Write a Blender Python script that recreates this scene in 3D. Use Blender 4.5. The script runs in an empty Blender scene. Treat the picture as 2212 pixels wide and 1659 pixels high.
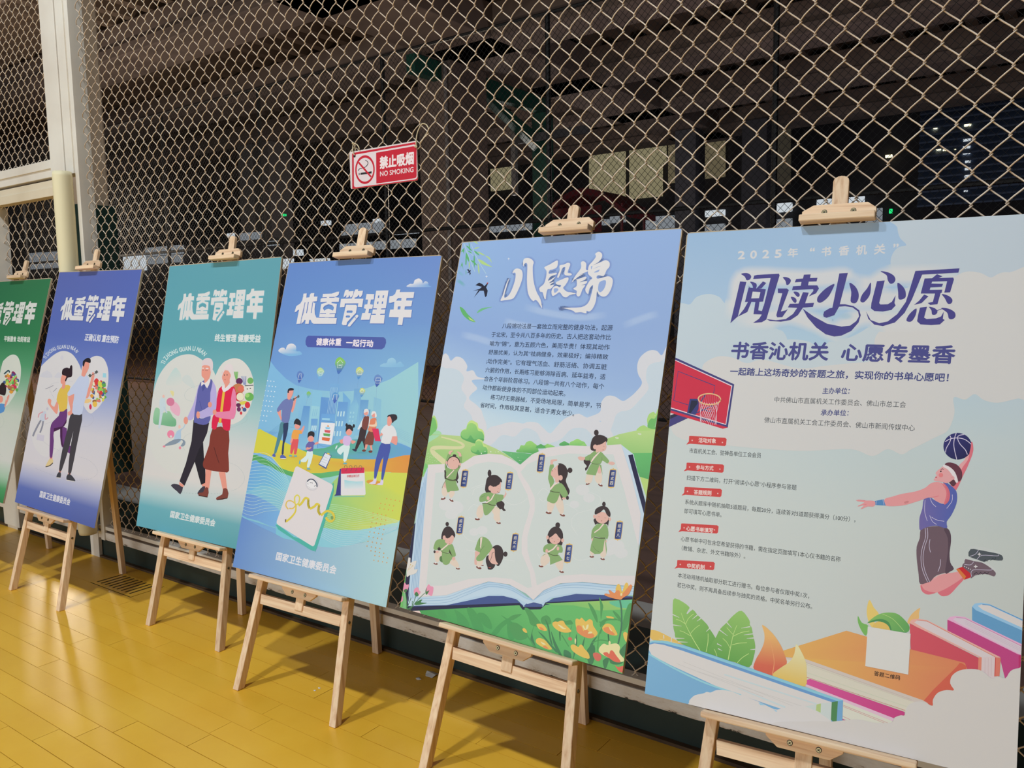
import bpy, math, random
import numpy as np
from mathutils import Vector, Matrix
from mathutils.geometry import tessellate_polygon
random.seed(7)
SC = bpy.context.scene
COL = SC.collection
# ------------------------------------------------------------------ camera
CR = Vector((0.812534084576992, 0.5826703276896493, -0.016841930728578192))
CU = Vector((-0.047006273007996244, 0.09429412370437507, 0.9944340242231868))
CF = Vector((-0.581015293859402, 0.8072198631505921, -0.10400634998216234))
CPOS = Vector((0, 0, 1.39)); FPX = 1750.3548
cam = bpy.data.objects.new('camera', bpy.data.cameras.new('camera'))
COL.objects.link(cam)
cam.data.sensor_width = 36; cam.data.lens = FPX / 2212 * 36
cam.data.clip_start = 0.02; cam.data.clip_end = 300
m = Matrix.Identity(4)
for i in range(3):
    m[i][0] = CR[i]; m[i][1] = CU[i]; m[i][2] = -CF[i]; m[i][3] = CPOS[i]
cam.matrix_world = m
SC.camera = cam
# ------------------------------------------------------------------ world, light, exposure
w = bpy.data.worlds.new('night'); SC.world = w; w.use_nodes = True
bg = w.node_tree.nodes['Background']
bg.inputs[0].default_value = (0.55, 0.62, 0.8, 1); bg.inputs[1].default_value = 0.035
def area(name, loc, size, power, color, rot=(0, 0, 0), sizey=None):
    d = bpy.data.lights.new(name, 'AREA'); d.energy = power; d.color = color; d.size = size
    if sizey: d.shape = 'RECTANGLE'; d.size_y = sizey
    o = bpy.data.objects.new(name, d); COL.objects.link(o); o.location = loc; o.rotation_euler = rot
    return o
LAMP = (0.82, 0.90, 0.965)
def fill_point(name, loc, power, color, r=0.25):
    d = bpy.data.lights.new(name, 'POINT'); d.energy = power; d.color = color; d.shadow_soft_size = r
    o = bpy.data.objects.new(name, d); COL.objects.link(o); o.location = loc; return o
area('hall_lamp', (-1.25, -0.9, 6.45), 0.26, 160, LAMP)
area('hall_lamp', (-3.45, -0.9, 6.45), 0.26, 168, LAMP)
area('hall_ceiling_fill', (-2.6, -6.0, 6.6), 11, 110, LAMP, sizey=9)  # added soft fill standing in for the hall's other lamps and bounce
area('hall_side_fill', (-5.5, -8.0, 2.4), 13, 430, LAMP, rot=(math.radians(90), 0, 0), sizey=4.4)  # added upright fill imitating light bounced across the hall
fill_point('yard_fill', (-8.0, 9.0, 2.9), 95, (1.0, 0.84, 0.66))  # unseen points added to brighten the yard roof, as floor bounce would
fill_point('yard_fill', (-15.5, 7.0, 2.9), 330, (1.0, 0.86, 0.70))
fill_point('yard_fill', (-4.5, 14.0, 2.6), 105, (1.0, 0.9, 0.92))
fill_point('yard_fill', (-13.0, 18.0, 2.6), 150, (1.0, 0.92, 0.86))
fill_point('yard_fill', (-5.5, 22.0, 1.0), 60, (0.85, 0.88, 1.0))
SC.view_settings.view_transform = 'Standard'; SC.view_settings.look = 'None'
SC.view_settings.exposure = 0.0; SC.view_settings.gamma = 1.0
SC.view_settings.use_curve_mapping = False
SC.cycles.transparent_max_bounces = 24
SC.cycles.max_bounces = 6

# ------------------------------------------------------------------ helpers
def lin(c):
    c = c / 255.0
    return c / 12.92 if c <= 0.04045 else ((c + 0.055) / 1.055) ** 2.4
def rgb(r, g, b, k=1.0): return (min(lin(r) * k, 0.95), min(lin(g) * k, 0.95), min(lin(b) * k, 0.95), 1)
def ray(x, y): return CF + CR * ((x - 1106) / FPX) - CU * ((y - 829.5) / FPX)
def onplane(x, y, axis, v):
    r = ray(x, y); return CPOS + r * ((v - CPOS[axis]) / r[axis])
class MB:
    def __init__(s): s.v = []; s.f = []; s.c = []
    def add(s, vs, fs):
        n = len(s.v); s.v += [tuple(p) for p in vs]; s.f += [tuple(i + n for i in f) for f in fs]; return s
    def box(s, lo, hi):
        x0, y0, z0 = lo; x1, y1, z1 = hi
        return s.hexa([(x0, y0, z0), (x1, y0, z0), (x1, y1, z0), (x0, y1, z0), (x0, y0, z1), (x1, y0, z1), (x1, y1, z1), (x0, y1, z1)])
    def hexa(s, p): return s.add(p, [(3, 2, 1, 0), (4, 5, 6, 7), (0, 1, 5, 4), (1, 2, 6, 5), (2, 3, 7, 6), (3, 0, 4, 7)])
    def prism(s, poly, back, front):
        # poly: list of 3d front points; back = offset vector
        n = len(poly); b = Vector(back)
        vs = [Vector(p) for p in poly] + [Vector(p) + b for p in poly]
        fs = [tuple(range(n)), tuple(range(2 * n - 1, n - 1, -1))] + [(i, i + n, (i + 1) % n + n, (i + 1) % n) for i in range(n)]
        return s.add(vs, fs)
    def tube(s, pts, r, n=6, cap=True):
        pts = [Vector(p) for p in pts]; vs = []; fs = []
        t0 = (pts[1] - pts[0]).normalized()
        a = t0.orthogonal().normalized()
        for i, p in enumerate(pts):
            t = (pts[min(i + 1, len(pts) - 1)] - pts[max(i - 1, 0)]).normalized()
            a = (a - t * a.dot(t)).normalized(); b = t.cross(a)
            rr = r[i] if isinstance(r, (list, tuple)) else r
            for k in range(n):
                an = 2 * math.pi * k / n
                vs.append(p + a * math.cos(an) * rr + b * math.sin(an) * rr)
        for i in range(len(pts) - 1):
            for k in range(n):
                k2 = (k + 1) % n
                fs.append((i * n + k, i * n + k2, (i + 1) * n + k2, (i + 1) * n + k))
        if cap:
            fs.append(tuple(range(n - 1, -1, -1))); fs.append(tuple((len(pts) - 1) * n + k for k in range(n)))
        return s.add(vs, fs)
    def mesh(s, name, mat=None, smooth=False):
        me = bpy.data.meshes.new(name); me.from_pydata(s.v, [], s.f)
        if mat: me.materials.append(mat)
        if smooth: me.polygons.foreach_set('use_smooth', [True] * len(me.polygons))
        me.update(); return me
    def build(s, name, mat, parent=None, smooth=False, bevel=0, loc=None):
        o = bpy.data.objects.new(name, s.mesh(name, mat, smooth)); COL.objects.link(o)
        if parent: o.parent = parent
        if loc: o.location = loc
        if bevel:
            b = o.modifiers.new('bevel', 'BEVEL'); b.width = bevel; b.segments = 2; b.limit_method = 'ANGLE'
        return o
def tag(o, label=None, cat=None, group=None, kind=None):
    if label: o['label'] = label
    if cat: o['category'] = cat
    if group: o['group'] = group
    if kind: o['kind'] = kind
    return o
def empty(name, loc=(0, 0, 0), rz=0):
    o = bpy.data.objects.new(name, None); COL.objects.link(o); o.location = loc; o.rotation_euler = (0, 0, rz)
    o.empty_display_size = 0.1; return o
def mat(name, color, rough=0.6, spec=0.5, metal=0, noise=None, bump=0, emit=None, estr=0, coat=0):
    """noise=(scale, color2, detail, stretch xyz)"""
    ma = bpy.data.materials.new(name); ma.use_nodes = True; nt = ma.node_tree; b = nt.nodes['Principled BSDF']
    b.inputs['Base Color'].default_value = color; b.inputs['Roughness'].default_value = rough
    b.inputs['Specular IOR Level'].default_value = spec; b.inputs['Metallic'].default_value = metal
    b.inputs['Coat Weight'].default_value = coat
    if emit:
        b.inputs['Emission Color'].default_value = emit; b.inputs['Emission Strength'].default_value = estr
    if noise:
        sc, c2, det, st = noise
        tc = nt.nodes.new('ShaderNodeTexCoord'); mp = nt.nodes.new('ShaderNodeMapping'); n = nt.nodes.new('ShaderNodeTexNoise')
        mp.inputs['Scale'].default_value = st; n.inputs['Scale'].default_value = sc; n.inputs['Detail'].default_value = det
        rp = nt.nodes.new('ShaderNodeValToRGB'); rp.color_ramp.elements[0].position = 0.35; rp.color_ramp.elements[1].position = 0.68
        rp.color_ramp.elements[0].color = color; rp.color_ramp.elements[1].color = c2
        nt.links.new(tc.outputs['Object'], mp.inputs[0]); nt.links.new(mp.outputs[0], n.inputs[0])
        nt.links.new(n.outputs[0], rp.inputs[0]); nt.links.new(rp.outputs[0], b.inputs['Base Color'])
        if bump:
            bp = nt.nodes.new('ShaderNodeBump'); bp.inputs['Strength'].default_value = bump; bp.inputs['Distance'].default_value = 0.002
            nt.links.new(n.outputs[0], bp.inputs['Height']); nt.links.new(bp.outputs[0], b.inputs['Normal'])
    return ma
def wood(name, axis, c1, c2, c3):
    ma = bpy.data.materials.new(name); ma.use_nodes = True; nt = ma.node_tree; b = nt.nodes['Principled BSDF']; L = nt.links.new
    tc = nt.nodes.new('ShaderNodeTexCoord'); mp = nt.nodes.new('ShaderNodeMapping')
    st = [55, 55, 55]; st[axis] = 2.2; mp.inputs['Scale'].default_value = st
    oi = nt.nodes.new('ShaderNodeObjectInfo'); ad = nt.nodes.new('ShaderNodeVectorMath'); ad.operation = 'ADD'
    sc = nt.nodes.new('ShaderNodeVectorMath'); sc.operation = 'SCALE'; sc.inputs['Scale'].default_value = 9.0
    cb = nt.nodes.new('ShaderNodeCombineXYZ')
    for k in range(3): L(oi.outputs['Random'], cb.inputs[k])
    L(cb.outputs[0], sc.inputs[0]); L(tc.outputs['Object'], ad.inputs[0]); L(sc.outputs[0], ad.inputs[1]); L(ad.outputs[0], mp.inputs[0])
    n = nt.nodes.new('ShaderNodeTexNoise'); n.inputs['Scale'].default_value = 1.6; n.inputs['Detail'].default_value = 4; n.inputs['Distortion'].default_value = 0.5
    L(mp.outputs[0], n.inputs[0])
    rp = nt.nodes.new('ShaderNodeValToRGB'); e = rp.color_ramp.elements
    e[0].position = 0.3; e[0].color = c2; e[1].position = 0.62; e[1].color = c1
    x = e.new(0.45); x.color = c3
    L(n.outputs[0], rp.inputs[0])
    hs = nt.nodes.new('ShaderNodeHueSaturation'); L(rp.outputs[0], hs.inputs['Color'])
    mr = nt.nodes.new('ShaderNodeMapRange'); mr.inputs['To Min'].default_value = 0.86; mr.inputs['To Max'].default_value = 1.1
    L(oi.outputs['Random'], mr.inputs[0]); L(mr.outputs[0], hs.inputs['Value'])
    L(hs.outputs[0], b.inputs['Base Color']); b.inputs['Roughness'].default_value = 0.55; b.inputs['Specular IOR Level'].default_value = 0.35
    bp = nt.nodes.new('ShaderNodeBump'); bp.inputs['Strength'].default_value = 0.25; bp.inputs['Distance'].default_value = 0.001
    L(n.outputs[0], bp.inputs['Height']); L(bp.outputs[0], b.inputs['Normal'])
    return ma
PC = (rgb(246, 216, 180), rgb(216, 174, 136), rgb(236, 200, 162))
pineV = wood('pine_vertical', 2, *PC); pineH = wood('pine_horizontal', 0, *PC)
screwM = mat('brass_screw', rgb(176, 160, 120), 0.35, metal=0.9)
screwD = mat('screw_slot', rgb(40, 34, 26), 0.6)
# ------------------------------------------------------------------ floor of yellow boards
def floor_mat():
    ma = bpy.data.materials.new('yellow_floor_paint'); ma.use_nodes = True; nt = ma.node_tree; b = nt.nodes['Principled BSDF']; L = nt.links.new
    ge = nt.nodes.new('ShaderNodeNewGeometry'); oi = nt.nodes.new('ShaderNodeObjectInfo')
    n = nt.nodes.new('ShaderNodeTexNoise'); n.inputs['Scale'].default_value = 3.2; n.inputs['Detail'].default_value = 6; n.inputs['Roughness'].default_value = 0.65
    L(ge.outputs['Position'], n.inputs[0])
    rp = nt.nodes.new('ShaderNodeValToRGB'); e = rp.color_ramp.elements
    e[0].position = 0.3; e[0].color = rgb(238, 179, 50); e[1].position = 0.75; e[1].color = rgb(247, 193, 64)
    L(n.outputs[0], rp.inputs[0])
    hs = nt.nodes.new('ShaderNodeHueSaturation'); mr = nt.nodes.new('ShaderNodeMapRange'); mr.inputs['To Min'].default_value = 0.965; mr.inputs['To Max'].default_value = 1.025
    L(oi.outputs['Random'], mr.inputs[0]); L(mr.outputs[0], hs.inputs['Value']); L(rp.outputs[0], hs.inputs['Color'])
    # worn, dirty flecks along the boards
    mp = nt.nodes.new('ShaderNodeMapping'); mp.inputs['Scale'].default_value = (7, 34, 1); L(ge.outputs['Position'], mp.inputs[0])
    n2 = nt.nodes.new('ShaderNodeTexNoise'); n2.inputs['Scale'].default_value = 2.0; n2.inputs['Detail'].default_value = 8; n2.inputs['Roughness'].default_value = 0.8
    L(mp.outputs[0], n2.inputs[0])
    r2 = nt.nodes.new('ShaderNodeValToRGB'); e = r2.color_ramp.elements; e[0].position = 0.66; e[0].color = (0, 0, 0, 1); e[1].position = 0.76; e[1].color = (1, 1, 1, 1)
    L(n2.outputs[0], r2.inputs[0])
    mx = nt.nodes.new('ShaderNodeMix'); mx.data_type = 'RGBA'; mx.inputs['B'].default_value = rgb(150, 112, 44)
    ml = nt.nodes.new('ShaderNodeMath'); ml.operation = 'MULTIPLY'; ml.inputs[1].default_value = 0.45; L(r2.outputs[0], ml.inputs[0])
    L(ml.outputs[0], mx.inputs['Factor']); L(hs.outputs[0], mx.inputs['A']); L(mx.outputs['Result'], b.inputs['Base Color'])
    rr = nt.nodes.new('ShaderNodeMapRange'); rr.inputs['To Min'].default_value = 0.24; rr.inputs['To Max'].default_value = 0.38
    L(n.outputs[0], rr.inputs[0]); L(rr.outputs[0], b.inputs['Roughness']); b.inputs['Specular IOR Level'].default_value = 0.5
    bp = nt.nodes.new('ShaderNodeBump'); bp.inputs['Strength'].default_value = 0.12; bp.inputs['Distance'].default_value = 0.002
    L(n2.outputs[0], bp.inputs['Height']); L(bp.outputs[0], b.inputs['Normal'])
    return ma
floorM = floor_mat()
gapM = mat('floor_gap', rgb(52, 40, 20), 0.9)
FY = 2.236
floor = MB().box((-14, -9, -0.03), (6, FY, -0.004)).build('floor', gapM); tag(floor, kind='structure')
PW = 0.0875
# floor vent rectangle that the boards are cut round
VX0, VX1, VY0, VY1 = -4.075, -3.695, FY - 3 * 0.0875, FY - 0.0875
joints = {}
for (jx, jy) in [(715, 1374), (682, 1390), (699, 1456), (581, 1535), (782, 1590), (1030, 1605), (1207, 1628), (912, 1492), (461, 1580 - 1), (690, 1502)]:
    P = onplane(jx, jy, 2, 0); joints.setdefault(int((FY - P.y) // PW), []).append(P.x)
row = 0; y1 = FY; planks = 0
while y1 > 0.45:
    y0 = y1 - PW
    xs = sorted(joints.get(row, []))
    x = xs[0] if xs else -3 + random.uniform(-0.5, 0.5)
    cuts = list(xs) if xs else [x]
    while cuts[0] > -7.4: cuts.insert(0, cuts[0] - random.choice([1.2, 1.5, 1.35, 1.0]))
    while cuts[-1] < 0.6: cuts.append(cuts[-1] + random.choice([1.2, 1.5, 1.35, 1.0]))
    for a, b in zip(cuts[:-1], cuts[1:]):
        g = 0.0006 if random.random() < 0.7 else 0.0012
        segs = [(a, b)]
        if y0 < VY1 - .001 and y1 > VY0 + .001:
            s2 = []
            for (p, q) in segs:
                if q <= VX0 or p >= VX1: s2.append((p, q)); continue
                if p < VX0: s2.append((p, VX0))
                if q > VX1: s2.append((VX1, q))
            segs = s2
        for (p, q) in segs:
            zt = random.uniform(-0.0004, 0.0)
            MB().box((p + g, y0 + g, -0.004), (q - g, y1 - g, zt)).build('floor_board', floorM, floor); planks += 1
    y1 = y0; row += 1
MB().box((-14, -9, -0.004), (6, y1, 0)).build('floor_boards_beyond', floorM, floor)['kind'] = 'stuff'
MB().box((-14, y1, -0.004), (-7.6, FY, -0.0003)).build('floor_board', floorM, floor)

# floor vent: slotted board
vent = empty('floor_vent', ((VX0 + VX1) / 2, (VY0 + VY1) / 2, 0)); tag(vent, 'yellow slotted vent cover set in the floor boards beside an easel leg', 'vent')
hx, hy = (VX1 - VX0) / 2, (VY1 - VY0) / 2
MB().box((-hx + .002, -hy + .003, -0.0035), (hx - .002, hy - .002, -0.0006)).build('vent_shade_plate', mat('vent_shade', rgb(12, 10, 8), 0.9), vent)  # near-black plate stands in for the shade of a deeper shaft
fr = MB()
fr.box((-hx + .002, -hy + .004, -0.0004), (hx - .003, -hy + .022, 0.0008)); fr.box((-hx + .002, hy - .018, -0.0028), (hx - .003, hy - .002, 0.0012))
fr.box((-hx + .002, -hy + .022, -0.0028), (-hx + .02, hy - .018, 0.0012)); fr.box((hx - .02, -hy + .022, -0.0028), (hx - .003, hy - .018, 0.0012))
fr.build('vent_frame', floorM, vent)
ns = 9; W = 2 * hx - 0.04
for k in range(ns):
    a = -hx + .02 + (k + 0.36) * W / ns; b = -hx + .02 + (k + 1.0) * W / ns
    MB().box((a, -hy + .022, -0.0004), (b, hy - .018, 0.0008)).build('slat', floorM, vent)

# ------------------------------------------------------------------ low dark green kerb under the fence
greenD = mat('dark_green_paint', rgb(22, 38, 32), 0.6, noise=(4, rgb(34, 50, 42), 5, (1, 1, 1)))
kerb = MB().box((-14, 2.237, -0.03), (6, 2.42, 0.108)).build('wall_back', greenD); tag(kerb, kind='structure')
trimM = mat('worn_dark_wood', rgb(64, 44, 26), 0.7, noise=(5, rgb(96, 70, 40), 5, (2, 30, 1)))
tr = MB().box((-14, 2.216, 0.0), (6, 2.236, 0.011)).build('baseboard_back', trimM); tag(tr, kind='structure')
# ------------------------------------------------------------------ front chain link fence
FD = 2.2375
fence = empty('chain_link_fence', (-2.5, FD, 0.11)); tag(fence, 'beige painted chain link fence with white bottom rail behind the easels', 'fence')
def F(x, y, z): return (x + 2.5, y - FD, z - 0.11)
wireM = mat('fence_wire_paint', rgb(226, 210, 190), 0.5, noise=(8, rgb(200, 172, 146), 6, (1, 1, 1)))
A_, B_ = 0.0371, 0.0388
def wire_mesh(name, z0, z1, phase, a=A_, b=B_, r=0.0021, n=5):
    mb = MB(); pts = []; k = 0; z = z0; e = 0.0032; dpt = 0.0034
    z = z0 - phase * b
    while z < z1:
        up = k % 2 == 0     # even: front strand rising to the right; odd: back strand rising to the left
        for t in (0.0, .12, .32, .68, .88):
            u = t if up else 1 - t; dd = (-.0092 if up else .0046) * math.sin(math.pi * t) ** .7
            zz = z + b * (t + .035 * math.sin(2 * math.pi * t))
            pts.append((-e + (a + 2 * e) * (u + .02 * math.sin(2 * math.pi * u)), dd, zz))
        z += b; k += 1
    return mb.tube(pts, r, n, False).mesh(name, wireM, True)
def wires(x0, x1, z0, z1, zref, y=0, a=A_, b=B_, r=0.0021):
    """zref = z of a left corner (even wires) ; odd wires shifted by half"""
    base = zref - math.ceil((zref - z0) / (2 * b)) * 2 * b
    me = [wire_mesh('wire', base, z1, 0, a, b, r), wire_mesh('wire', base - b, z1, 0, a, b, r)]
    n0 = round((x0 + 1.774) / a); n1 = round((x1 + 1.774) / a)
    for k in range(n0, n1):
        o = bpy.data.objects.new('wire', me[k % 2]); COL.objects.link(o); o.parent = fence
        o.location = F(-1.774 + k * a, FD + y, 0)
        # left corner of wire 0 sits on the measured node row z=1.632
wires(-4.35, 0.35, 0.215, 3.45, 1.632)
wires(-5.62, -4.66, 2.2, 3.45, 1.632, 0.01)
wires(-5.40, -4.62, 0.2, 2.0, 1.60, 0.02, 0.045, 0.05)
whiteP = mat('worn_white_paint', rgb(236, 230, 218), 0.5, noise=(3, rgb(222, 212, 198), 6, (1, 1, 1)))
creamP = mat('cream_padding', rgb(236, 224, 184), 0.6)
beigeP = mat('beige_rail_paint', rgb(230, 216, 190), 0.5, noise=(3, rgb(218, 202, 174), 4, (1, 1, 1)))
def rail_mat():
    ma = mat('peeling_rail_paint', rgb(206, 196, 184), 0.6); nt = ma.node_tree; b = nt.nodes['Principled BSDF']; L = nt.links.new
    ge = nt.nodes.new('ShaderNodeNewGeometry'); mp = nt.nodes.new('ShaderNodeMapping'); mp.inputs['Scale'].default_value = (5, 5, 16); L(ge.outputs['Position'], mp.inputs[0])
    n = nt.nodes.new('ShaderNodeTexNoise'); n.inputs['Scale'].default_value = 2.6; n.inputs['Detail'].default_value = 9; n.inputs['Roughness'].default_value = 0.75; L(mp.outputs[0], n.inputs[0])
    sp = nt.nodes.new('ShaderNodeSeparateXYZ'); L(ge.outputs['Position'], sp.inputs[0])
    mr = nt.nodes.new('ShaderNodeMapRange'); mr.inputs['From Min'].default_value = 0.11; mr.inputs['From Max'].default_value = 0.135; mr.inputs['To Min'].default_value = 0.1; mr.inputs['To Max'].default_value = -0.06
    L(sp.outputs['Z'], mr.inputs[0]); ad = nt.nodes.new('ShaderNodeMath'); L(n.outputs[0], ad.inputs[0]); L(mr.outputs[0], ad.inputs[1])
    rp = nt.nodes.new('ShaderNodeValToRGB'); e = rp.color_ramp.elements
    e[0].position = 0.3; e[0].color = rgb(240, 234, 226); e[1].position = 0.67; e[1].color = rgb(50, 40, 34)
    x = e.new(0.55); x.color = rgb(226, 216, 204); x = e.new(0.64); x.color = rgb(206, 190, 172)
    L(ad.outputs[0], rp.inputs[0]); L(rp.outputs[0], b.inputs['Base Color']); return ma
railM = rail_mat(); rustM = mat('rusty_groove', rgb(74, 60, 50), 0.8, noise=(9, rgb(110, 92, 78), 5, (1, 1, 1)))
def fpart(name, m_, boxes, bevel=0.0):
    mb = MB()
    for (x0, x1, y0, y1, z0, z1) in boxes: mb.box(F(x0, y0, z0), F(x1, y1, z1))
    return mb.build(name, m_, fence, bevel=bevel)
fpart('bottom_rail', railM, [(-4.44, 6, 2.2145, 2.2345, .1105, .153)], .0015)
fpart('rail_groove', rustM, [(-4.44, 6, 2.222, 2.262, .153, .166)])
fpart('rail_cap', whiteP, [(-4.44, 6, 2.2165, 2.262, .166, .186)], .002)
fpart('bottom_rail', whiteP, [(-5.42, -4.56, 2.2145, 2.262, .12, .2)], .002)
fpart('bottom_rail', whiteP, [(-8, -5.62, 2.2145, 2.262, .12, .2)], .002)
fpart('gate_stile', whiteP, [(-4.655, -4.503, 2.205, 2.275, 2.09, 3.6)], .003)
fpart('post', whiteP, [(-4.497, -4.418, 2.2095, 2.285, 2.09, 3.6), (-4.418, -4.398, 2.220, 2.285, 0.11, 3.6), (-4.398, -4.362, 2.2075, 2.285, .11, 3.6)], .002)
fpart('post', whiteP, [(-5.60, -5.39, 2.205, 2.285, .02, 1.99)], .003)
fpart('crossbeam', whiteP, [(-8, -4.655, 2.205, 2.26, 2.14, 2.187), (-8, -4.62, 2.212, 2.26, 2.096, 2.14)], .002)
fpart('crossbeam', beigeP, [(-8, -4.63, 2.212, 2.26, 2.04, 2.08), (-8, -4.63, 2.2, 2.26, 1.992, 2.04)], .002)
fpart('post_foot', whiteP, [(-4.535, -4.445, 2.2145, 2.2345, -.108, .14)], .002)
fpart('post_foot', whiteP, [(-5.58, -5.44, 2.2145, 2.2345, .0, .12)], .002)
pad = MB().tube([F(-4.435, 2.158, z) for z in (.15, .17, 1.2, 2.07, 2.094)], [.044, .048, .048, .048, .045], 20)
pad.build('post_padding', creamP, fence, smooth=True)

# ------------------------------------------------------------------ outside: court ground, columns, roof
gr = mat('green_court', rgb(30, 62, 54), 0.7, noise=(3, rgb(24, 50, 46), 4, (1, 1, 1)))
br = mat('brown_court', rgb(112, 82, 70), 0.7, noise=(2, rgb(94, 68, 57), 5, (.6, 6, 1)))
court = MB().box((-80, 3.26, -.05), (30, 70, -0.002)).build('floor_court', br); tag(court, kind='structure')
MB().box((-80, 2.42, -.05), (30, 3.0, -0.002)).build('green_margin', gr, court)
MB().box((-80, 3.0, -.05), (30, 3.26, -0.002)).build('court_line', mat('court_line_paint', rgb(170, 165, 158), 0.7), court)
concM = mat('grey_concrete', rgb(128, 112, 104), 0.8, noise=(1.5, rgb(108, 94, 88), 5, (1, 1, 1)))
beigeC = mat('beige_concrete', rgb(196, 172, 146), 0.7, noise=(1.5, rgb(180, 156, 130), 4, (1, 1, 1)))
soffit = mat('roof_deck', rgb(104, 88, 76), 0.8)
roof = MB()
X0, X1, Y0, Y1, ZR = -45.0, 12.0, 2.9, 25.0, 7.0
# corrugated deck: ribs along the beams' crossing direction
x = X0; prof = []
while x < X1:
    prof += [(x, ZR), (x + .34, ZR), (x + .40, ZR - .16), (x + .62, ZR - .16), (x + .68, ZR)]; x += .68
vs = [(a, Y0, b) for a, b in prof] + [(a, Y1, b) for a, b in prof]; n = len(prof)
roof.add(vs, [(i, i + 1, i + 1 + n, i + n) for i in range(n - 1)])
ceil = roof.build('ceiling', soffit); tag(ceil, kind='structure')
MB().box((X0, Y0, ZR + .02), (X1, Y1, ZR + .2)).build('roof_slab', soffit, ceil)
for yb in (5.3, 8.9, 12.5, 16.0, 19.7, 23.6):
    b = MB(); b.box((X0, yb, 6.42), (X1, yb + .9, 6.84)); b.box((X0, yb - .06, 6.2), (X1, yb + .96, 6.42))
    b.build('beam', concM, ceil, bevel=.02)
MB().box((-10.95, 2.9, 6.2), (-9.3, 25, 6.83)).build('beam', concM, ceil, bevel=.02)
def column(name, x0, x1, y0, y1, z1, label, m_=concM):
    e = empty(name, ((x0 + x1) / 2, (y0 + y1) / 2, 0)); tag(e, label, 'column')
    hx, hy = (x1 - x0) / 2, (y1 - y0) / 2
    MB().box((-hx, -hy, 0), (hx, hy, z1)).build('shaft', m_, e, bevel=.02)
    return e
c = column('concrete_column', -11.64, -10.75, 13.0, 14.2, 6.199, 'broad grey brown concrete column seen through the fence below the red sign')
MB().tube([(.36, -.66, 0), (.36, -.66, 6.1)], .04, 8).build('downpipe', mat('grey_pipe', rgb(130, 124, 124), .5), c)
c = column('concrete_column', -6.9, -6.64, 3.34, 3.6, 6.19, 'narrow beige column with dark green base behind the tall white post', beigeC)
MB().box((-.16, -.16, 0), (.2, .14, 2.2)).build('green_panel', mat('dark_green_panel', rgb(24, 52, 44), .6), c)
column('concrete_column', -21.6, -20.9, 15.8, 16.6, 6.19, 'slim grey column of the roofed yard at left behind the fence', mat('column_grey', rgb(112, 108, 108), .8))
column('concrete_column', -20.5, -20.1, 15.8, 16.6, 6.19, 'thinner grey column right beside the slim grey one', mat('column_grey_thin', rgb(104, 98, 98), .8))
column('concrete_column', -10.2, -9.55, 22.5, 23.2, 6.19, 'dark column between the far pale windows above the bright blue poster', mat('column_dark', rgb(84, 84, 92), .8))
column('concrete_column', -8.2, -7.5, 22.5, 23.2, 6.19, 'dark column left of the large wooden clip at right', mat('column_dark_two', rgb(70, 70, 78), .8))
# green steel frame
gs = empty('steel_frame', (-11.1, 14.5, 0)); gm = mat('dark_green_steel', rgb(26, 86, 74), .5); tag(gs, 'dark green steel frame with diagonal brace behind the fence', 'frame')
MB().box((-.1, -2.3, 5.83), (.12, 2.5, 6.18)).build('top_bar', gm, gs)
MB().box((-.2, 2.2, 0), (.22, 2.5, 5.83)).build('upright', gm, gs)
MB().hexa([(-.1, -.1, 5.83), (.1, -.1, 5.83), (.1, .25, 5.83), (-.1, .25, 5.83), (-.1, 2.2, 4.9), (.1, 2.2, 4.9), (.1, 2.2, 5.25), (-.1, 2.2, 5.25)]).build('diagonal_brace', gm, gs)
MB().box((-.55, 1.8, 3.9), (-.42, 1.9, 5.5)).build('sign_edge', mat('pale_frame', rgb(150, 148, 150), .6), gs)
MB().box((-.42, 1.8, 5.1), (1.6, 1.9, 5.28)).build('sign_top', mat('grey_frame', rgb(92, 92, 96), .6), gs)
# second fence, further off: nobody could count its wires
def far_fence(name, Y, x0, x1, z0, z1, label, m_, r=.0032, a=.0371, b=.0388):
    nw = int((x1 - x0) / a); nz = int((z1 - z0) / b)
    zz = z0 + np.arange(nz + 1) * b
    V = []; Fc = []
    ang = np.array([0, 2.094, 4.189]); ox = np.cos(ang) * r; oy = np.sin(ang) * r
    allv = np.zeros((nw, nz + 1, 3, 3), np.float32)
    for k in range(nw):
        xs = x0 + k * a + ((np.arange(nz + 1) + k) % 2) * a
        allv[k, :, :, 0] = xs[:, None] + ox[None]; allv[k, :, :, 1] = Y + oy[None] ; allv[k, :, :, 2] = zz[:, None]
    idx = np.arange(nw * (nz + 1) * 3).reshape(nw, nz + 1, 3)
    q = np.stack([idx[:, :-1, :], np.roll(idx, -1, 2)[:, :-1, :], np.roll(idx, -1, 2)[:, 1:, :], idx[:, 1:, :]], -1).reshape(-1, 4)
    me = bpy.data.meshes.new(name); me.vertices.add(allv.size // 3); me.vertices.foreach_set('co', allv.ravel())
    me.loops.add(q.size); me.loops.foreach_set('vertex_index', q.ravel().astype(np.int32))
    me.polygons.add(len(q)); me.polygons.foreach_set('loop_start', np.arange(len(q), dtype=np.int32) * 4)
    me.update(calc_edges=True); me.materials.append(m_)
    return me
dk = mat('dark_wire', rgb(34, 32, 31), .6)
ff = empty('far_chain_link_fence', (-10, 8, 0)); tag(ff, 'fine dark chain link fence standing further off across the yard', 'fence')
o = bpy.data.objects.new('wire_mesh', far_fence('wire_mesh', 0, -11, 9.7, 0.05, 4.6, '', dk)); COL.objects.link(o); o.parent = ff; o['kind'] = 'stuff'
for k in range(9): MB().tube([(-10.8 + k * 2.6, .03, 0), (-10.8 + k * 2.6, .03, 4.62)], .03, 8).build('post', dk, ff)
for z in (.06, 2.3, 4.6): MB().tube([(-11, .02, z), (9.7, .02, z)], .022, 6).build('rail', dk, ff)

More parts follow.
